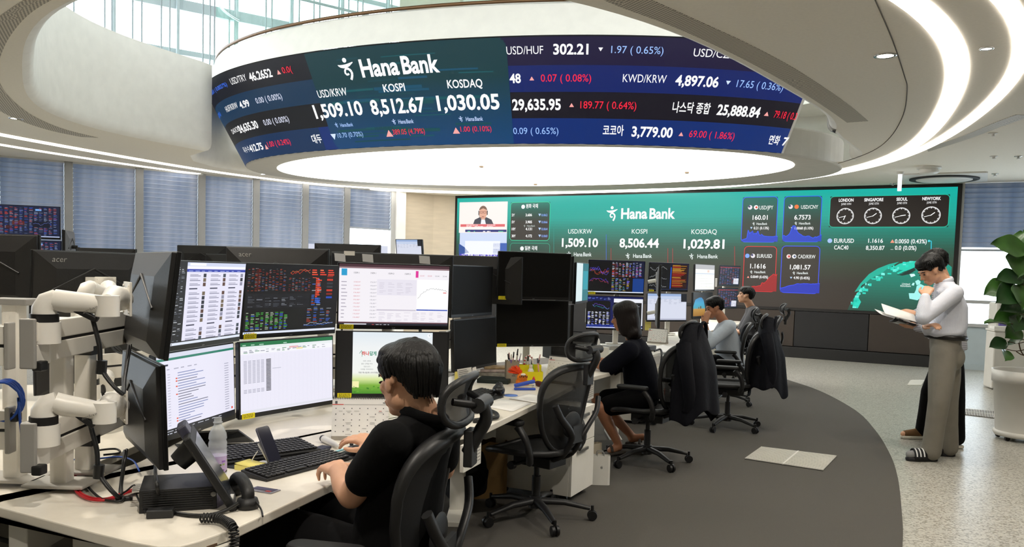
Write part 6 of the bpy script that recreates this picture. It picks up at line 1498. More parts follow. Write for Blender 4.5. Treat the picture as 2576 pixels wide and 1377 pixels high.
cable('black_cable', [z_(292, 1252), z_(318, 1236, .03), z_(338, 1222, .06), z_(345, 1250, .03), z_(368, 1290, .01)], .003, cblk, 'thin black cable arching up to the adapter')
cable('blue_cable', [z_(180, 1157, .02), z_(240, 1155, .02), z_(300, 1150, .02), z_(335, 1160, .03), z_(350, 1185, .02)], .0032, cblu, 'single blue cable behind the red pair')
cable('black_cable', [z_(190, 1150, .02), z_(240, 1135, .03), z_(290, 1130, .03), z_(300, 1140, .02), z_(260, 1145, .02)], .004, cblk, 'black cable loop behind the blue one')
# hank of blue network cable hanging on the opposite post
pts = []; c = D(20, 1003, 2.62)
for i in range(90): a = 2*math.pi*i/22; pts.append(c+V((.052*math.cos(a)+.0016*(i % 23)/6, -.004*i/10, .062*math.sin(a)-.002*(i//22))))
pts += [c+V((.055, -.03, -.05)), c+V((.062, -.03, -.12)), c+V((.065, -.02, -.18))]
o = pts[0].copy(); hk = empty('cable_hank', o, 0, 'hank of blue network cable hanging at the left edge', 'cable'); G().tube([q-o for q in pts], .0042, 6).build('coil', cblu, hk); G().box(c-o+V((.035, -.02, -.055)), (.03, .03, .03)).build('cable_tie', blk, hk, bev=.005)
tag(G().tube([V((0, 0, 0)), V((.15, -.05, -.05)), V((.32, -.05, -.09)), V((.55, -.02, -.10))], .008, 8).build('thick_cable', cblk, loc=P(0, 1306, .62)+V((-.12, 0, .0))), 'thick black cable under the near desk at left', 'cable')
# bottle
p = P(547, 1214, ZT); t = put('water_bottle', p, 0, 'clear plastic water bottle with a lilac patterned label', 'bottle')
pet = see_through('clear_plastic', 'f0f4f6', .66, .10, 'f2f6f8')
prof = [(.001, .002), (.026, 0), (.030, .006), (.029, .03), (.031, .034), (.031, .115), (.029, .118), (.031, .122), (.031, .140), (.028, .150), (.031, .156), (.029, .172), (.020, .192), (.0135, .202), (.0135, .208), (.016, .209), (.016, .213), (.0125, .214), (.0125, .228)]
G().lathe(prof, 32).build('body', pet, t)
lbm = see_through('label_lilac', 'efe9f6', .25, .4, 'd9c4ee'); lb = G().lathe([(.0316, .036), (.0316, .096)], 32).build('label', lbm, t)
g = G(); rr = random.Random(8)
for i in range(46):
    a = rr.uniform(0, 2*math.pi); z = rr.uniform(.040, .092); w2 = rr.uniform(.004, .014); hh = rr.uniform(.002, .006); T = M.Rotation(a, 4, 'Z'); g.box((.0318, 0, z), (.0006, w2, hh), T=T, mi=rr.randrange(3))
g.build('print', (mat('print_purple', '9a6cc0', .5), mat('print_green', '9cc05a', .5), mat('print_dark', '4a4842', .6)), lb); G().lathe([(.0285, .040), (.0285, .085), (.001, .086)], 24).build('water', see_through('water', 'f4f8fa', .85, .03), t)
# phone on a white stand, sticky notes, card
c4 = [P(684, 1170, ZT)]; p = P(678, 1176, ZT); az = ang_of(P(684, 1168, ZT), P(720, 1157, ZT)); t = put('phone_stand', p, az, 'white phone stand on the near desk', 'phone stand')
G().box((.012, .03, .006), (.06, .075, .010)).bar((.012, .0, .012), (.012, .055, .085), .03, .010, up=(0, -1, 1)).build('stand', plw, t, bev=.003)
G().tube(spline([(-.02, .04, .06), (-.03, .055, .03), (-.03, .06, .006), (-.03, .10, .005)], 5), .0018, 6).build('charging_cable', plw, t)
t = put('smartphone', p+V((0, 0, .0)), az, 'dark smartphone leaning on the white stand', 'smartphone'); T = M.Translation((.020, -.010, .014)) @ M.Rotation(R(-27), 4, 'X')
G().prism(rrect(.071, .146, .010), -.004, .004, T=T @ M.Translation((0, 0, .073)) @ M.Rotation(R(90), 4, 'X')).build('case', mat('phone_edge', '5c5c66', .3, metal=.6), t, bev=.002)
G().prism(rrect(.067, .142, .009), .0041, .0047, T=T @ M.Translation((0, 0, .073)) @ M.Rotation(R(90), 4, 'X')).build('glass', mat('phone_glass', '14162c', .08), t)
def sticky(px, label, w=.075, curl=.012, ang=0, thick=.0, hh=0):
    p = P(*px, ZT+hh); g = G(); rows = []
    for i in range(7): f = i/6; rows.append([(-w/2, -w/2+w*f, .001+thick+curl*f**3), (w/2, -w/2+w*f, .001+thick+curl*f**2.2)])
    if thick: g.box((0, 0, thick/2), (w, w, thick))
    g.grid(rows); return tag(g.build('sticky_note', yelp, loc=p, rot=ang, solid=.0006), label, 'sticky note')
sticky((630, 1180), 'thick pad of yellow sticky notes before the keyboard', .080, .006, az, .018)
sticky((728, 1140), 'yellow sticky notes with curled edge right of the smartphone', .080, .018, az+.2)
sticky((507, 1144), 'yellow sticky note half behind the water bottle', .07, .006, az+.5, 0, .02)
p = P(664, 1235, ZT); t = put('id_card', p, ang_of(P(640, 1232, ZT), P(690, 1240, ZT)), 'clear plastic card holder lying right of the handset', 'card'); G().box((0, 0, .002), (.10, .052, .003)).build('holder', mat('card_grey', '8f8d96', .25), t, bev=.001); G().box((.0, .006, .0042), (.082, .03, .001)).build('card_print', mat('card_print', '4a4560', .5), t); G().box((.028, -.012, .0044), (.02, .012, .001)).build('card_mark', mat('card_red', 'b0484a', .5), t)
# calendars
def calendar(p, ang, w, h, label, seed, tilt=R(16)):
    t = put('desk_calendar', p, ang, label, 'calendar', 'tent calendars on the desks'); T = M.Translation((0, 0, .018)) @ M.Rotation(-tilt, 4, 'X'); T2 = M.Translation((0, 2*h*math.sin(tilt), .018)) @ M.Rotation(tilt, 4, 'X')
    G().box((0, h*math.sin(tilt), .009), (w, 2*h*math.sin(tilt)+.01, .018)).build('base', mat('card_taupe', 'a49d92', .7), t); sh = G().box((0, 0, h/2), (w, .004, h), T=T).build('page', paperm, t); G().box((0, 0, h/2), (w, .004, h), T=T2).build('back_board', paperm, t)
    g = G(); n = int(w/.0075)
    for i in range(n):
        x = -w/2+w*(i+.5)/n; c = T @ V((x, 0, h)); g.tube([c+V((0, .006+.009*math.cos(a), -.001+.009*math.sin(a))) for a in [2*math.pi*k/8 for k in range(8)]], .0011, 4, closed=True)
    g.build('spiral', mat('spiral_black', '2a2a2a', .4), t)
    r = random.Random(seed); g = G(); F_ = lambda x, z, w2, h2, mi=0: g.box((x, -.0026, z), (w2, .0006, h2), T=T, mi=mi)
    F_(-w*.43, h*.90, .010, .012); F_(-w*.40, h*.845, w*.2, .0030, 1); F_(.10*w, h*.845, w*.78, .0014, 2); F_(w*.42, h*.89, .012, .004)
    for j in range(5):
        for i in range(7):
            x, z = -w*.42+i*w*.14, h*(.74-j*.155); F_(x-.003, z, .004, .004, 0)
            if r.random() < .5:
                for q in range(r.choice((1, 2))): F_(x+.018, z-.012-q*.006, r.uniform(.012, .026), .0016, 1 if r.random() < .08 else 2)
    g.build('lettering', (mat('ink', '55585c', .7), mat('ink_red', 'd0342c', .7), mat('ink_pale', 'a9a9a6', .7)), sh); return t
a_, b_2 = P(833, 1108, ZT), P(976, 1108, ZT); calendar((a_+b_2)/2, ang_of(a_, b_2), (b_2-a_).length, .165, 'white tent calendar with red heading before the poster monitor', 1)
a_, b_2 = P(1370, 962, ZT), P(1448, 972, ZT); calendar((a_+b_2)/2, ang_of(a_, b_2), .25, .17, 'white tent calendar behind the empty chair', 2)
calendar(P(1700, 868, ZT)+V((-.2, .1, 0)), R(-30), .22, .15, 'white tent calendar between the woman and her jacket', 3)
calendar(P(1792, 852, ZT)+V((-.12, .3, 0)), R(-40), .22, .15, 'white tent calendar before the man rubbing his face', 4)
# pen, tube, wallet, mouse and mat by the right hand
a_, b_2 = P(812, 1113, ZT), P(855, 1133, ZT); d = (b_2-a_).normalized(); t = put('glue_tube', a_+V((0, 0, .016)), 0, 'white tube with a black cap by the keyboard', 'tube'); L_ = (b_2-a_).length
G().tube([d*.012, d*.03, d*(L_*.7), d*L_], [.015, .015, .013, .006], 14).build('body', plw, t); G().tube([d*-.004, d*.014], [.0145, .0150], 14).build('cap', blk, t)
a_, b_2 = P(845, 1137, ZT+.014), P(877, 1127, ZT+.006); d = b_2-a_; t = put('pen', a_, 0, 'pale blue pen lying beside the mouse', 'pen'); G().tube([d*-.3, d*.75], [.0045, .0045], 10).build('barrel', mat('pen_blue', '8fd0e0', .35), t); G().tube([d*.75, d*.95, d], [.0045, .003, .001], 10).build('tip', plw, t)
mq = [P(*c, ZT) for c in ((845, 1146), (905, 1120), (985, 1135), (930, 1165))]; o = mq[0]; tag(G().prism([(p.x-o.x, p.y-o.y) for p in mq], .0005, .003).build('mouse_pad', blk, loc=o), 'black mouse pad under the near man\'s right hand', 'mouse pad')
def mouse(p, ang, label):
    t = put('computer_mouse', p, ang, label, 'mouse'); g = Body(); g.ell((0, 0, .006), (.032, .058, .030)); g.box((0, 0, -.03), (.2, .2, .06)) if 0 else None; g.ell((0, -.012, .010), (.031, .042, .030)); g.build('shell', mat('mouse_black', '121213', .3), t); G().cyl((-.004, .03, .034), (.004, .03, .034), .009, n=14).build('wheel', cfr, t); return t
mouse(P(893, 1143, ZT+.003), R(40), 'black mouse under the near man\'s right hand')
a_ = P(812, 1133, ZT); t = put('card_wallet', a_, az, 'small navy wallet with a key ring by the keyboard', 'wallet'); G().box((0, .01, .006), (.085, .05, .010)).build('wallet_body', mat('wallet_navy', '20233a', .5), t, bev=.004); G().tube([(-.052+.010*math.cos(a), .0+.010*math.sin(a), .006) for a in [2*math.pi*k/14 for k in range(14)]], .0016, 6, closed=True).build('key_ring', chrome, t)
# ---- second desk
def paper(c4, label, h=.002, curl=0, name='paper_sheet'):
    q = [P(*c, ZT+h) for c in c4]; o = q[0]; g = G(); rows = []
    for i in range(6): rows.append([tuple((q[0].lerp(q[1], j/5)).lerp(q[3].lerp(q[2], j/5), i/5)-o+V((0, 0, curl*(i/5)**2*(j/5)))) for j in range(6)])
    o_ = g.grid(rows).build(name, paperm, loc=o, solid=.0012); return tag(o_, label, 'paper')
paper(((1204, 1020), (1254, 1003), (1338, 1015), (1290, 1036)), 'blank white sheet lying at the front edge of the second desk'); s_ = paper(((1280, 1003), (1330, 991), (1372, 998), (1366, 1017)), 'white sheet with faint lines under the empty chair\'s edge', .004)
def box_on(c, size, ang, name, label, cat, m, z=ZD, bev=.004): return tag(G().box((0, 0, size[2]/2), size).build(name, m, loc=V((c.x, c.y, z)), rot=ang, bev=bev), label, cat)
bk = P(1245, 962, ZT); box_on(bk, (.22, .17, .030), R(-10), 'book', 'thick dark green notebook under the magazines', 'book', mat('book_green', '14201c', .6))
rr = random.Random(5)
for i, (w2, d2, h2, c_, l_) in enumerate(((.22, .16, .03, '9a958c', 'clear plastic tray under the stack of packets'), (.20, .15, .022, 'b9a9a4', 'pinkish packet lying in the middle of the stack'), (.17, .13, .018, 'a8906c', 'brown printed packet on top of the stack'))):
    box_on(P(1245, 948, ZT)+V((.0, .05, 0)), (w2, d2, h2), R(-20+i*13), 'packet', l_, 'packet', mat('packet_'+c_, c_, .6, noise=.4, ns=25), ZD+.001+(0, .0305, .053)[i], .006)
pb = P(1287, 962, ZT); t = put('pen_box', V((pb.x, pb.y, ZT)), R(8), 'printed beige paper box full of pens', 'pen box'); krf = mat('kraft_grey', '9a8f7c', .8)
g = G(); w2, h2 = .085, .15
for s_, e in ((-1, 0), (1, 0), (-1, 1), (1, 1)): g.box((s_*w2/2*(1-e), s_*w2/2*e, h2/2), (.004 if not e else w2, .004 if e else w2, h2))
g.box((0, 0, .003), (w2, w2, .006)); g.build('box', krf, t)
g = G()
for k in range(6): g.box((rr.uniform(-.025, .025), -w2/2-.0025, .05+k*.012), (rr.uniform(.01, .03), .001, .006))
g.build('print', mat('ink', '55585c', .7), t)
pens = ['d8d8e0', '7a5ab0', 'c04040', 'e8e4d8', '4a4a58', '9a70c0', 'd8b0b0']
def pen_in(c, lean, az_, l, colr, label, i):
    d = V((math.cos(az_)*lean, math.sin(az_)*lean, 1)).normalized(); t = put('pen', c, 0, label, 'pen', 'pens standing in the boxes'); G().cyl((0, 0, 0), d*l*.8, .005, n=8).build('barrel', mat('pen_'+colr, colr, .4), t); G().cyl(d*l*.8, d*l, .0056, .004, 8).build('cap', blk if i % 3 == 0 else mat('pen_'+pens[(i+2) % 7], pens[(i+2) % 7], .4), t)
pn_ = {'d8d8e0': 'silver', '7a5ab0': 'purple', 'c04040': 'red', 'e8e4d8': 'ivory', '4a4a58': 'dark grey', '9a70c0': 'lilac', 'd8b0b0': 'pale pink'}
for i, c_ in enumerate(pens): pen_in(V((pb.x, pb.y, ZT+.01))+V((rr.uniform(-.02, .02), rr.uniform(-.02, .02), 0)), rr.uniform(.05, .28), rr.uniform(0, 6.28), rr.uniform(.19, .23), c_, pn_[c_]+' pen standing in the beige paper box', i)
yb = P(1336, 966, ZT); t = put('pen_organizer', V((yb.x, yb.y, ZT)), R(6), 'bright yellow two-step pen organizer', 'organizer'); ylw = mat('organizer_yellow', 'e9dd14', .5); g = G()
for (x0, y0, w2, d2, h2) in ((0, 0, .15, .05, .085), (-.01, .055, .16, .05, .125)):
    for sx, sy, a, b in ((0, -d2/2, w2, .004), (0, d2/2, w2, .004), (-w2/2, 0, .004, d2), (w2/2, 0, .004, d2)): g.box((x0+sx, y0+sy, h2/2), (a, b, h2))
    g.box((x0, y0, .003), (w2, d2, .006))
g.build('tray', ylw, t)
for i, (c_, l_) in enumerate((('b4e030', 'lime green marker in the yellow organizer'), ('8cc828', 'second lime green marker in the yellow organizer'), ('e8a8a0', 'pink marker at the right of the yellow organizer'), ('e0e0d8', 'white marker in the back step of the yellow organizer'), ('5a4a40', 'brown pen in the back step of the yellow organizer'))):
    pen_in(V((yb.x, yb.y, ZT+.01))+V(((-.01, .02, .06, -.03, .03)[i], (0, .0, 0, .06, .06)[i], 0)), .15, 1+i*1.3, .15+.01*i, c_, l_, i)
cc = V((yb.x-.05, yb.y+.06, ZT+.012)); t = put('candy_cane', cc, 0, 'red and white candy cane hooked in the yellow organizer', 'candy cane')
hp = spline([(0, 0, 0), (0, 0, .10), (.005, 0, .15), (.03, 0, .175), (.055, 0, .155), (.055, 0, .13)], 6); G().tube(hp, .006, 8).build('cane', plw, t); g = G()
for i in range(1, len(hp)-1, 3): g.tube([hp[i], hp[i+1]], .0066, 8)
g.build('stripe', mat('candy_red', 'c02030', .4), t)
t = put('glue_bottle', V((yb.x-.005, yb.y-.005, ZT+.007)), 0, 'small white bottle standing in the yellow organizer', 'bottle'); G().lathe([(.001, 0), (.020, 0), (.020, .085), (.012, .1), (.001, .1)], 18).build('body', plw, t); G().lathe([(.012, .1), (.012, .125), (.001, .126)], 14).build('cap', mat('cap_cream', 'd8cfb8', .5), t)
tg = P(1312, 972, ZT); t = put('plush_toy', tg, R(15), 'small orange striped plush toy with a shaggy orange mane', 'plush toy'); org_ = mat('plush_orange', 'e07a1c', .9, bump=.4, bs=200); om = mat('plush_mane', 'ea4a14', .9)
Body().ell((0, 0, .030), (.042, .030, .030)).ell((.0, -.012, .062), (.038, .030, .028)).ell((-.03, -.02, .014), (.016, .02, .014)).ell((.03, -.02, .014), (.016, .02, .014)).skinned('body', org_, t, .005, 2)
g = G()
for i in range(46): a = rr.uniform(0, 2*math.pi); e = rr.uniform(.1, 1.4); d = V((math.cos(a)*math.cos(e)-.5, math.sin(a)*math.cos(e)*.5+.2, math.sin(e))); c = V((-.018, .006, .085)); g.tube([c, c+d*.03, c+d*.055], [.007, .005, .001], 5)
g.build('mane', om, t); g = G()
for i in range(5): g.box((-.024+i*.012, -.0405, .068+.004*(i % 2)), (.005, .004, .012))
g.build('stripe', mat('plush_dark', '3a1c10', .9), t); Body().ell((0, -.030, .080), (.018, .012, .010)).build('muzzle', mat('plush_cream', 'efe4d0', .9), t)
tf = P(1342, 978, ZT); t = put('figurine', tf, 0, 'tiny white figurine with a red cap before the yellow organizer', 'figurine'); G().lathe([(.001, 0), (.012, 0), (.013, .03), (.008, .038), (.010, .05), (.001, .06)], 14).build('body', plw, t); G().lathe([(.011, .050), (.012, .056), (.004, .078), (.001, .08)], 14).build('cap', mat('cap_red', 'c02020', .5), t)
tag(G().ell((0, 0, .02), (.008, .05, .02)).build('leaf_bookmark', mat('leaf_maroon', '4a1c1a', .6), loc=P(1356, 974, ZT), rot=R(40)), 'dark maroon leaf shaped bookmark before the yellow organizer', 'bookmark')
st = P(1320, 982, ZT); t = put('stapler', st, R(12), 'blue stapler standing half open on the second desk', 'stapler'); blue = mat('stapler_blue', '2b50b8', .4)
G().box((0, 0, .008), (.14, .032, .014)).build('base', blue, t, bev=.004); G().bar((-.07, 0, .028), (.065, 0, .058), .030, .022).build('lever', blue, t, bev=.006); G().bar((-.05, 0, .022), (.06, 0, .030), .014, .008).build('magazine', chrome, t)
tag(G().lathe([(.001, 0), (.045, 0), (.045, .004), (.001, .004)], 24).build('coaster', mat('coaster_blue', '5c7fc8', .6), loc=P(1284, 996, ZT)), 'round blue coaster by the standing mouse', 'coaster')
t = put('vertical_mouse', P(1254, 994, ZT), R(10), 'black upright mouse on the second desk', 'mouse'); Body().ell((0, 0, .030), (.040, .055, .034)).ell((.005, .01, .052), (.026, .035, .030)).box((0, 0, .004), (.07, .09, .008)).skinned('shell', mat('mouse_black', '121213', .3), t, .005, 3)
keyboard(P(1205, 998, ZT), R(70), 'black keyboard half hidden by the near chair\'s headrest', .36, .13); mq = [P(*c, ZT) for c in ((1196, 1012), (1238, 985), (1268, 1000), (1206, 1022))]; o = mq[0]; tag(G().prism([(p.x-o.x, p.y-o.y) for p in mq], .0005, .003).build('mouse_pad', blk, loc=o), 'black mat at the left of the white sheets', 'mouse pad')
cable('phone_cord', [z_(1190, 1036, .014), z_(1225, 1033, .014), z_(1247, 1040, .014), z_(1250, 1050, .014), z_(1225, 1054, .014), z_(1196, 1058, .014)], .011, cblk, 'thick black cord loop at the front edge of the second desk', 'cord')
box_on(P(1204, 1064, ZT), (.06, .035, .02), R(10), 'adapter', 'small black block at the end of the cord loop', 'adapter', blk)
sticky((1196, 1029), 'yellow sticky note under the black mat of the second desk', .075, .004, R(20))
# note cards on the lower switched off monitor
def card_on(px4, Y, label, m, name='note_card', lines=0):
    q = [D(*c, Y) for c in px4]; o = q[0]; ob = G().add([tuple(p-o) for p in q], [(0, 1, 2, 3)]).build(name, m, loc=o, solid=.001); tag(ob, label, 'note')
    if lines:
        g = G(); rk = random.Random(3)
        for i in range(lines):
            f = (i+1)/(lines+1); a, b = q[0].lerp(q[3], f)-o, q[1].lerp(q[2], f)-o; l = rk.uniform(.5, .85); a2, b2 = a.lerp(b, .08), a.lerp(b, .08+l); g.bar(a2+V((0, -.003, 0)), b2+V((0, -.003, 0)), .001, .003)
        g.build('writing', mat('ink', '55585c', .7), ob)
    return ob
card_on(((1150, 930), (1186, 924), (1188, 958), (1154, 966)), 5.50, 'white handwritten note card under the lower switched off monitor', paperm, 'note_card', 7); card_on(((1188, 926), (1197, 923), (1203, 952), (1192, 957)), 5.49, 'narrow curled white note strip beside the note card', paperm)
card_on(((1144, 936), (1150, 935), (1155, 966), (1143, 968)), 5.49, 'yellow note beside the white note card', yelp, 'sticky_note'); card_on(((1623, 806), (1638, 807), (1637, 832), (1622, 831)), 10.40, 'yellow sticky note under the pale window monitor', yelp, 'sticky_note')
# ---- drawer unit, bags and box on the floor
c0, c1, c2 = P(1432.4, 1256.2, .05), P(1487.6, 1222.8, .05), P(1255, 1230, .05); ex = (c1-c0); ey = (c2-c0)-ex*((c2-c0).dot(ex)/ex.dot(ex)); Wc, Dc = ex.length, .53; az2 = ang_of(c0, c1)
t = put('drawer_unit', V((c0.x, c0.y, .012)), az2, 'white two-drawer unit beside the empty chair', 'drawer unit')
G().box((Wc/2, Dc/2+.01, .325), (Wc, Dc, .55)).build('body', dwht, t, bev=.003)
for z0, z1 in ((.05, .375), (.379, .60)):
    dr_o = G().box((Wc/2, 0, (z0+z1)/2), (Wc-.002, .018, z1-z0)).build('drawer', dwht, t, bev=.002); zc = z1-.045
    G().bar((Wc*.20, -.022, zc), (Wc*.62, -.022, zc), .012, .018).box((Wc*.22, -.012, zc), (.012, .02, .012)).box((Wc*.60, -.012, zc), (.012, .02, .012)).build('handle', mat('handle_grey', '8e8e8c', .3, metal=.8), dr_o)
G().cyl((Wc*.86, -.014, .55), (Wc*.86, -.008, .55), .012, n=16).build('lock', chrome, t); g = G()
for x, y in ((.05, .06), (Wc-.05, .06), (.05, Dc-.04), (Wc-.05, Dc-.04)): g = G().cyl((x-.012, y, .025), (x+.012, y, .025), .024, n=14); g.cyl((x, y, .03), (x, y, .052), .01, n=8); g.build('caster', dark, t)
def bag(c, w2, d2, h2, ang, m, label, handles=True, crumple=0):
    t = put('paper_bag', V((c.x, c.y, .012)), ang, label, 'paper bag'); r = random.Random(2); rows = []; n = 20
    for k in range(6):
        f = k/5; ring = []
        for i in range(n):
            a = 2*math.pi*i/n; x = max(-1, min(1, 1.35*math.cos(a))); y = max(-1, min(1, 1.35*math.sin(a))); j = crumple*f; ring.append((x*w2/2*(1+r.uniform(-j, j)), y*d2/2*(1-.25*f+r.uniform(-j, j)*1.5), h2*f*(1+r.uniform(-j, j)*.5)))
        rows.append(ring)
    G().grid(rows, close=True, smooth=False).add(rows[0][::-1], [range(n)]).build('bag', m, t, solid=.002)
    if handles:
        for s_ in (-1, 1): G().tube(spline([(-w2*.18, s_*d2*.36, h2*.97), (-w2*.14, s_*d2*.3, h2*1.12), (w2*.14, s_*d2*.3, h2*1.12), (w2*.18, s_*d2*.36, h2*.97)], 5), .003, 6).build('handle', mat('rope_grey', '8a8a86', .8), t)
    return t
bc = P(1509, 1226, 0); wb = bag(bc+V((0, .04, 0)), .135, .07, .205, ang_of(P(1490, 1230, 0), P(1532, 1231, 0)), mat('bag_white', 'd9d7d0', .6), 'small white paper bag with a grey fruit mark beside the drawer unit')
lg = G(); fr_ = -.0335; ap = [(.0, .30), (.16, .36), (.34, .30), (.46, .12), (.36, -.02), (.36, -.16), (.48, -.30), (.36, -.52), (.2, -.66), (0, -.60), (-.2, -.66), (-.38, -.50), (-.5, -.2), (-.5, .06), (-.36, .30), (-.18, .36)]
lf = [(.02, .42), (.02, .56), (.14, .70), (.24, .74), (.22, .58), (.12, .46)]; K_ = .018; LT = M.Translation((.008, fr_*.93, .125)) @ M.Rotation(R(-3), 4, 'X')
lg.add([(x*K_, 0, z*K_) for x, z in ap], [range(len(ap))], T=LT).add([(x*K_, 0, z*K_) for x, z in lf], [range(len(lf))], T=LT); lg.build('logo', mat('logo_grey', '8c8b88', .5), wb)
bag(P(1496, 1170, 0), .10, .07, .16, R(40), mat('bag_beige', 'b9ae98', .7), 'small beige bag between the drawer unit and the white bag', False)
bag(P(1222, 1262, 0)+V((0, .1, 0)), .24, .16, .36, R(15), mat('bag_kraft', '86683a', .7, noise=.15, ns=6), 'crumpled brown paper bag under the second desk', False, .07)
t = put('backpack', P(1170, 1268, 0)+V((0, .12, .012)), R(20), 'black backpack on the floor left of the brown paper bag', 'backpack'); bp = Body(); bp.ell((0, 0, .19), (.16, .10, .19)).box((0, 0, .10), (.26, .15, .18)).skinned('sack', cloth('nylon_black', '101012'), t, .01, 6); Body().ell((0, -.085, .13), (.11, .04, .09)).skinned('pocket', cloth('nylon_black', '101012'), t, .01, 3); G().tube(spline([(-.04, .02, .37), (-.03, .02, .41), (.03, .02, .41), (.04, .02, .37)], 4), .008, 6).build('handle', blk, t)
cb = P(1118, 1377, .012); t = put('carton', V((-.16, 2.98, .012)), R(20), 'tall white carton with blue print behind the near chair', 'carton'); G().box((0, 0, .19), (.11, .10, .38)).build('box', paperm, t, bev=.002); g = G()
for i in range(6): g.box((.02-i*.004, -.0505, .05+i*.016), (.02+.004*(i % 3), .001, .008))
g.build('lettering', mat('print_blue', '3c4f9c', .6), t)
# ---- woman's desk
t = put('tissue_box', P(1500, 905, ZT)+V((.02, .25, 0)), R(20), 'white tissue box on the woman\'s desk', 'tissue box'); G().box((0, 0, .045), (.22, .11, .09)).build('box', plw, t, bev=.004); g = G(); g.grid([[(x, .02*math.sin(x*60)+y, .09+h_ + .012*math.sin(x*90)) for x in [-.04+.01*k for k in range(9)]] for y, h_ in ((-.02, 0), (-.01, .06), (.012, .08), (.02, .0))]); g.build('tissue', paperm, t)
paper(((1630, 878), (1668, 868), (1700, 874), (1672, 888)), 'white papers by the woman\'s jacket'); t = put('mug', P(1670, 862, ZT), R(40), 'green patterned mug on the woman\'s desk', 'mug'); G().lathe([(.001, .001), (.042, 0), (.046, .09), (.043, .09), (.039, .006), (.001, .006)], 24).build('cup', mat('mug_pattern', '7f9a92', .4, noise=.6, ns=60), t); G().tube([(.044+.024*math.sin(a), 0, .045+.026*math.cos(a)) for a in [math.pi*k/8 for k in range(9)]], .005, 8).build('handle', mat('mug_pattern', '7f9a92', .4), t)
t = put('desk_phone', P(1640, 886, ZT)+V((-.05, .12, 0)), R(-30), 'black desk phone with hanging cord on the woman\'s desk', 'desk phone'); G().box((0, 0, .03), (.17, .2, .05)).build('base', blk, t, bev=.01); G().tube([(-.06, -.08, .07), (-.06, -.06, .085), (-.06, .06, .085), (-.06, .08, .07)], [.022, .02, .02, .022], 10).build('handset', blk, t)
cable('coiled_cord', [P(1646, 884, ZT+.02), P(1662, 880, ZT+.03), D(1664, 905, 8.0), D(1656, 940, 8.0), D(1652, 955, 8.05)], .010, cblk, 'black cord hanging down from the woman\'s desk phone', 'cord')
box_on(P(1600, 892, ZT)+V((-.1, .5, 0)), (.3, .2, .04), R(20), 'paper_tray', 'grey tray under the woman\'s monitors', 'tray', greyp)
t = put('footrest', P(1565, 1140, .012)+V((0, .05, 0)), R(14), 'grey slanted footrest under the woman\'s feet', 'footrest'); G().add([(-.2, -.14, .02), (.2, -.14, .02), (.2, .14, .07), (-.2, .14, .07), (-.2, -.14, .0), (.2, -.14, .0), (.2, .14, .0), (-.2, .14, .0)], [(0, 1, 2, 3), (0, 4, 5, 1), (1, 5, 6, 2), (2, 6, 7, 3), (3, 7, 4, 0)]).build('board', mat('footrest_grey', '4c4a44', .7), t)
# small drawer unit below the woman's desk
t = put('drawer_unit', V((1.50, 8.15, .012)), R(69), 'white drawer unit with an orange label under the woman\'s desk', 'drawer unit'); G().box((0, .25, .30), (.36, .5, .54)).build('body', dwht, t, bev=.003); G().box((0, -.008, .17), (.35, .016, .27)).build('drawer', dwht, t, bev=.002); G().box((0, -.008, .44), (.35, .016, .25)).build('drawer', dwht, t, bev=.002); G().box((.15, -.018, .30), (.03, .002, .06)).build('orange_label', mat('label_orange', 'd8602c', .6), t)
# ---- jackets hung over chair backs
def jacket(origin, ang, pts_w, label, hang, seed, top=.98, wide=.27, lean=.0):
    """draped closed shell over the chair's back and headrest: rings from the top down"""
    t = put('suit_jacket', V((origin.x, origin.y, .012)), ang, label, 'jacket'); r = random.Random(seed); rows = []; n = 44
    ph = [r.uniform(0, 6.28) for _ in range(4)]
    for k in range(15):
        f = k/14; z = top-(top-hang)*f; w2 = wide*(.30+.70*min(1, f*3.2)**.6)*(1+.08*f); d2 = (.055+.075*min(1, f*2))*(1+.35*f); ring = []
        for i in range(n):
            a = 2*math.pi*i/n; fold = 1+(.02+.13*f)*(math.sin(5*a+ph[0])+.6*math.sin(9*a+ph[1]))*.5; zz = z+(-.05*f*math.sin(2*a+ph[2])-.03*f*math.sin(5*a+ph[3]))*min(1, f*2)
            ring.append((w2*math.cos(a)*fold, -.335-.03*f+lean*f+d2*math.sin(a)*fold, zz))
        rows.append(ring)
    c = (0, -.335, top+.012); g = G().grid(rows, close=True); g.add([c]+rows[0], [(0, i+1, (i+1) % n+1) for i in range(n)], True); b_ = g.build('body', navy2, t, solid=.006, sub=1)
    for s_ in (-1, 1):
        sp = spline([(s_*wide*.86, -.33, top-.15), (s_*wide*1.08, -.37, top-.30), (s_*wide*1.02, -.40, hang+.20), (s_*wide*.92, -.38, hang+.06)], 6); G().tube(sp, [.058-.0010*i for i in range(len(sp))], 12).build('sleeve', navy2, t)
    col_ = spline([(-wide*.5, -.40, top-.12), (-wide*.25, -.41, top-.02), (0, -.41, top+.012), (wide*.25, -.41, top-.02), (wide*.5, -.40, top-.12)], 5); G().tube(col_, .014, 8, flat=.6).build('collar', navy2, t); return t
navy2 = cloth('jacket_navy', '0e0f16', b=.5, bs=16)
jacket(V((w_.x-.05, w_.y, 0)), R(60), None, 'dark navy jacket hung over the woman\'s chair', .42, 3, 1.12, .24)
jacket(V((j_.x, j_.y, 0)), R(72), None, 'black suit jacket hung over the empty chair by the man rubbing his face', .40, 5, 1.10, .24)
for q, n_ in ((P(1712, 1068, 0), 0),):
    pass
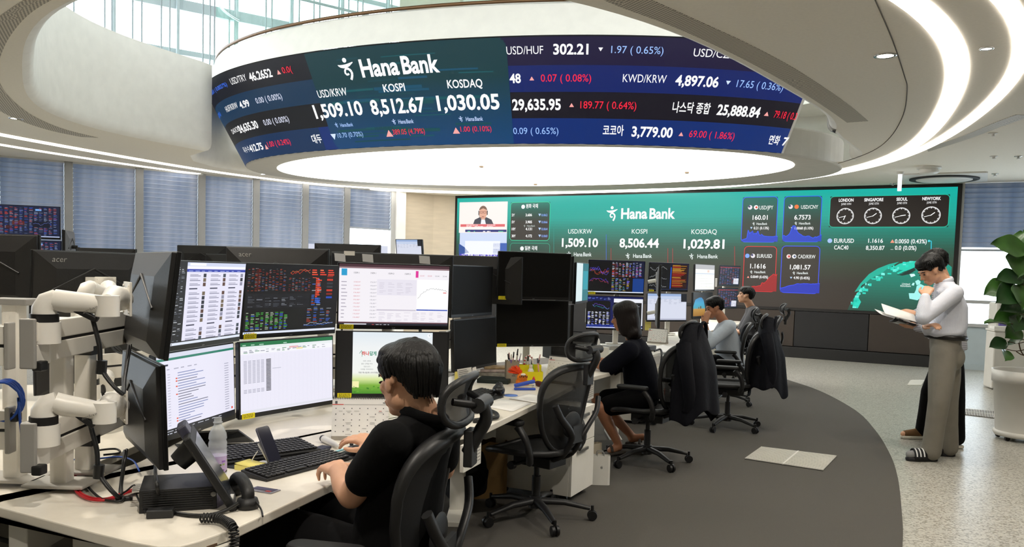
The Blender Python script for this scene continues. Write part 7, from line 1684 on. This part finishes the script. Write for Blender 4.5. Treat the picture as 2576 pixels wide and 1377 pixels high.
# ---- papers in the standing man's hands
def held(c4, Ys, label, m, cat='paper', name='paper_sheet', th=.002):
    q = [D(*c, y) for c, y in zip(c4, Ys)]; o = q[0]; rows = []
    for i in range(6): rows.append([tuple((q[0].lerp(q[1], j/5)).lerp(q[3].lerp(q[2], j/5), i/5)-o+V((0, 0, -.012*math.sin(math.pi*j/5)))) for j in range(6)])
    return tag(G().grid(rows).build(name, m, loc=o, solid=th), label, cat)
held(((2217, 764), (2228, 790), (2312, 812), (2300, 792)), (7.30, 7.05, 7.0, 7.25), 'raised white sheet of the papers held by the standing reader', paperm); held(((2200, 778), (2232, 796), (2314, 818), (2285, 806)), (7.30, 7.02, 6.98, 7.25), 'lower white sheet of the papers held by the standing reader', paperm)
held(((2236, 808), (2252, 800), (2305, 818), (2274, 818)), (7.2, 7.0, 7.0, 7.2), 'black phone held under the papers', mat('phone_black', '101014', .2), 'phone', 'smartphone', .012)
# ---- plant, white bin and floor fittings at right
px_ = V((4.975, 7.86, 0)); t = put('potted_fig', px_, 0, 'tall fiddle-leaf fig in a white wheeled pot at the right edge', 'plant'); potw = mat('pot_white', 'd9d6cf', .45)
G().lathe([(.001, .06), (.235, .06), (.245, .09), (.285, .56), (.30, .56), (.305, .675), (.29, .675), (.275, .60), (.001, .59)], 40).build('pot', potw, t); G().lathe([(.001, .04), (.25, .04), (.262, .06), (.262, .085), (.245, .09), (.001, .09)], 36).build('saucer', potw, t); G().lathe([(.001, .60), (.275, .605)], 30).build('soil', mat('soil', '4a3626', .95, noise=.3, ns=40, bump=.6, bs=60), t)
for a in (200, 260, 320, 80, 140): q = V((.215*math.cos(R(a)), .215*math.sin(R(a)), .024)); G().cyl(q-V((0, .012, 0)), q+V((0, .012, 0)), .024, n=16).build('caster', dark, t)
bark = mat('bark', '57432f', .9, noise=.2, ns=20, bump=.4, bs=60)
tk = spline([(-.02, 0, .60), (-.02, -.02, .85), (-.05, .0, 1.1), (-.02, .02, 1.35), (.0, .0, 1.62)], 6); G().tube(tk, [.020-.0005*i for i in range(len(tk))], 10).build('trunk', bark, t)
br = spline([(-.03, -.01, .80), (-.09, -.02, .86), (-.12, -.02, .97), (-.10, -.02, 1.05)], 4); G().tube(br, .006, 6).build('branch', bark, t); br = spline([(-.02, -.01, .82), (-.10, -.05, .83), (-.16, -.06, .86)], 4); G().tube(br, .005, 6).build('branch', bark, t)
leafm = mat('fig_leaf', '3f6b2a', .35, noise=.25, ns=9, coat=.2); leafd = mat('fig_leaf_dark', '274a22', .4, noise=.2, ns=9, coat=.2)
def leaf(px, py, Y, L_, az_, el_, roll, m):
    """blade centred on the pixel's place at depth Y; az_, el_ = direction its tip points"""
    c = D(px, py, Y)-px_; d = V((math.cos(el_)*math.cos(az_), math.cos(el_)*math.sin(az_), math.sin(el_))); s = d.cross(V((0, 0, 1))).normalized(); n = s.cross(d); s2 = s*math.cos(roll)+n*math.sin(roll); n = s2.cross(d); rows = []
    for i in range(9):
        f = i/8; w2 = L_*(.08+.36*math.sin(math.pi*min(1, f**.75))*(1 if f > .4 else .62+.95*f))*(1 if i < 8 else .15)
        rows.append([tuple(c+d*L_*(f-.5)+s2*w2*u+n*(.10*L_*u*u-.10*L_*(2*f-1)**2+.025*L_*math.sin(f*14)*abs(u))) for u in (-1, -.5, 0, .5, 1)])
    lf_ = G().grid(rows).build('leaf', m, t, solid=.0015, sub=1); G().tube([c+d*L_*(f-.5)+n*(-.10*L_*(2*f-1)**2-.002) for f in (0, .25, .5, .75, 1)], [.0035, .003, .0025, .002, .001], 5).build('midrib', mat('leaf_rib', '7d9a58', .5), lf_)
    a = c-d*L_*.5; b = V((-.02, 0, max(.8, min(1.6, a.z)))); G().tube(spline([b, (a+b)/2+V((0, 0, -.02)), a], 3), .004, 5).build('leaf_stalk', bark, t)
for i, q in enumerate(((2540, 622, 7.75, .33, 3.0, .25, .9, 0), (2568, 605, 7.95, .30, 1.0, .8, .4, 0), (2560, 665, 7.70, .30, 4.4, -.9, .3, 0), (2540, 700, 7.70, .26, 3.2, -.1, .8, 1), (2512, 728, 7.72, .28, 3.1, -.35, .9, 0), (2535, 742, 7.62, .30, 3.5, -.5, 1.0, 1), (2568, 745, 7.6, .28, 4.6, -1.0, .3, 0),
        (2562, 700, 7.9, .26, 2.2, .4, .6, 1), (2545, 775, 7.68, .24, 3.3, -.2, .7, 1), (2535, 797, 7.72, .26, 3.1, -.25, 1.0, 0), (2508, 812, 7.6, .24, 3.14, .02, .05, 0), (2560, 815, 7.65, .22, 4.0, -.7, .5, 1), (2548, 838, 7.7, .22, 3.6, -.4, .9, 0), (2512, 866, 7.72, .18, 3.2, -.3, .9, 1), (2532, 893, 7.68, .18, 4.2, -.55, .7, 0), (2552, 860, 7.8, .14, 2.6, -.5, .6, 1), (2590, 640, 7.9, .3, .3, .2, .9, 0), (2595, 720, 7.8, .3, .2, -.2, .8, 1), (2590, 790, 7.85, .26, .1, -.1, .8, 0))):
    leaf(*q[:7], leafd if q[7] else leafm)
wpos = P(2522, 985, 0); t = put('white_bin', V((wpos.x+.18, wpos.y+.3, 0)), R(-12), 'white bin behind the potted fig with papers on top', 'bin'); G().box((0, 0, .42), (.42, .34, .82)).build('body', potw, t, bev=.02); G().box((0, 0, .845), (.44, .36, .03)).build('lid', potw, t, bev=.008)
tag(G().box((0, 0, .02), (.24, .2, .04)).build('paper_stack', paperm, loc=(wpos.x+.10, wpos.y+.3, .862), rot=R(-12)), 'stack of white papers on the white bin', 'paper'); t = put('water_dispenser', V((wpos.x+.42, wpos.y+.75, 0)), R(-12), 'tall white water dispenser behind the fig leaves', 'water dispenser'); G().box((0, 0, .62), (.36, .34, 1.24)).build('body', potw, t, bev=.03); G().box((-.09, -.175, .92), (.10, .03, .16)).build('tap_panel', mat('tap_violet', '6a5fa8', .4), t, bev=.01)
def floor_grille(q, label, bars=24, tilt=False):
    w = [P(*c, 0) for c in q]; o = (w[0]+w[2])/2; t = put('floor_grille', V((o.x, o.y, .012)), 0, label, 'floor grille', 'floor grilles'); L_ = [p-o for p in w]
    G().prism([(p.x, p.y) for p in L_], .0005, .004).build('pan', mat('grille_dark', '2e2b28', .8), t); g = G()
    for i in range(bars): f = (i+.5)/bars; a, b = L_[0].lerp(L_[3], f), L_[1].lerp(L_[2], f); g.bar(V((a.x, a.y, .007)), V((b.x, b.y, .007)), (L_[3]-L_[0]).length/bars*.5, .008)
    a, b = L_[0].lerp(L_[1], .5), L_[3].lerp(L_[2], .5); g.bar(V((a.x, a.y, .008)), V((b.x, b.y, .008)), .012, .008); g.build('bars', mat('grille_white', 'd9d6ce', .5), t); return t
floor_grille(((1873, 1160), (2070, 1190), (2105, 1153), (1915, 1130)), 'square white slatted grille in the charcoal carpet', 20); g_ = floor_grille(((2411, 1028), (2410, 1043), (2530, 1057), (2532, 1038)), 'long slatted grille in the pale floor by the potted fig', 30); g_.location.z = 0
tl4 = [P(*c, 0) for c in ((2291, 957), (2326, 957), (2318, 970), (2282, 970))]; o = tl4[0]; tag(G().prism([(p.x-o.x, p.y-o.y) for p in tl4], .001, .006).build('floor_hatch', mat('hatch_pale', 'cfcbc0', .5), loc=o), 'small pale square hatch in the floor behind the standing men', 'floor hatch')

box_on(P(1408, 905, ZT)+V((0, .15, 0)), (.24, .20, .14), R(20), 'mini_computer', 'black mini computer behind the tent calendar on the second desk', 'computer', blk)
for k in range(2): cable('black_cable', [P(1340, 905, ZT+.02)+V((0, .35, .10)), P(1352, 900, ZT+.02)+V((0, .35, .16+.03*k)), P(1372, 898, ZT)+V((0, .30, .06)), P(1395, 902, ZT+.03)+V((0, .2, .05))], .005, cblk, 'black cable looping behind the yellow organizer', 'cable', 'black cables behind the organizer')
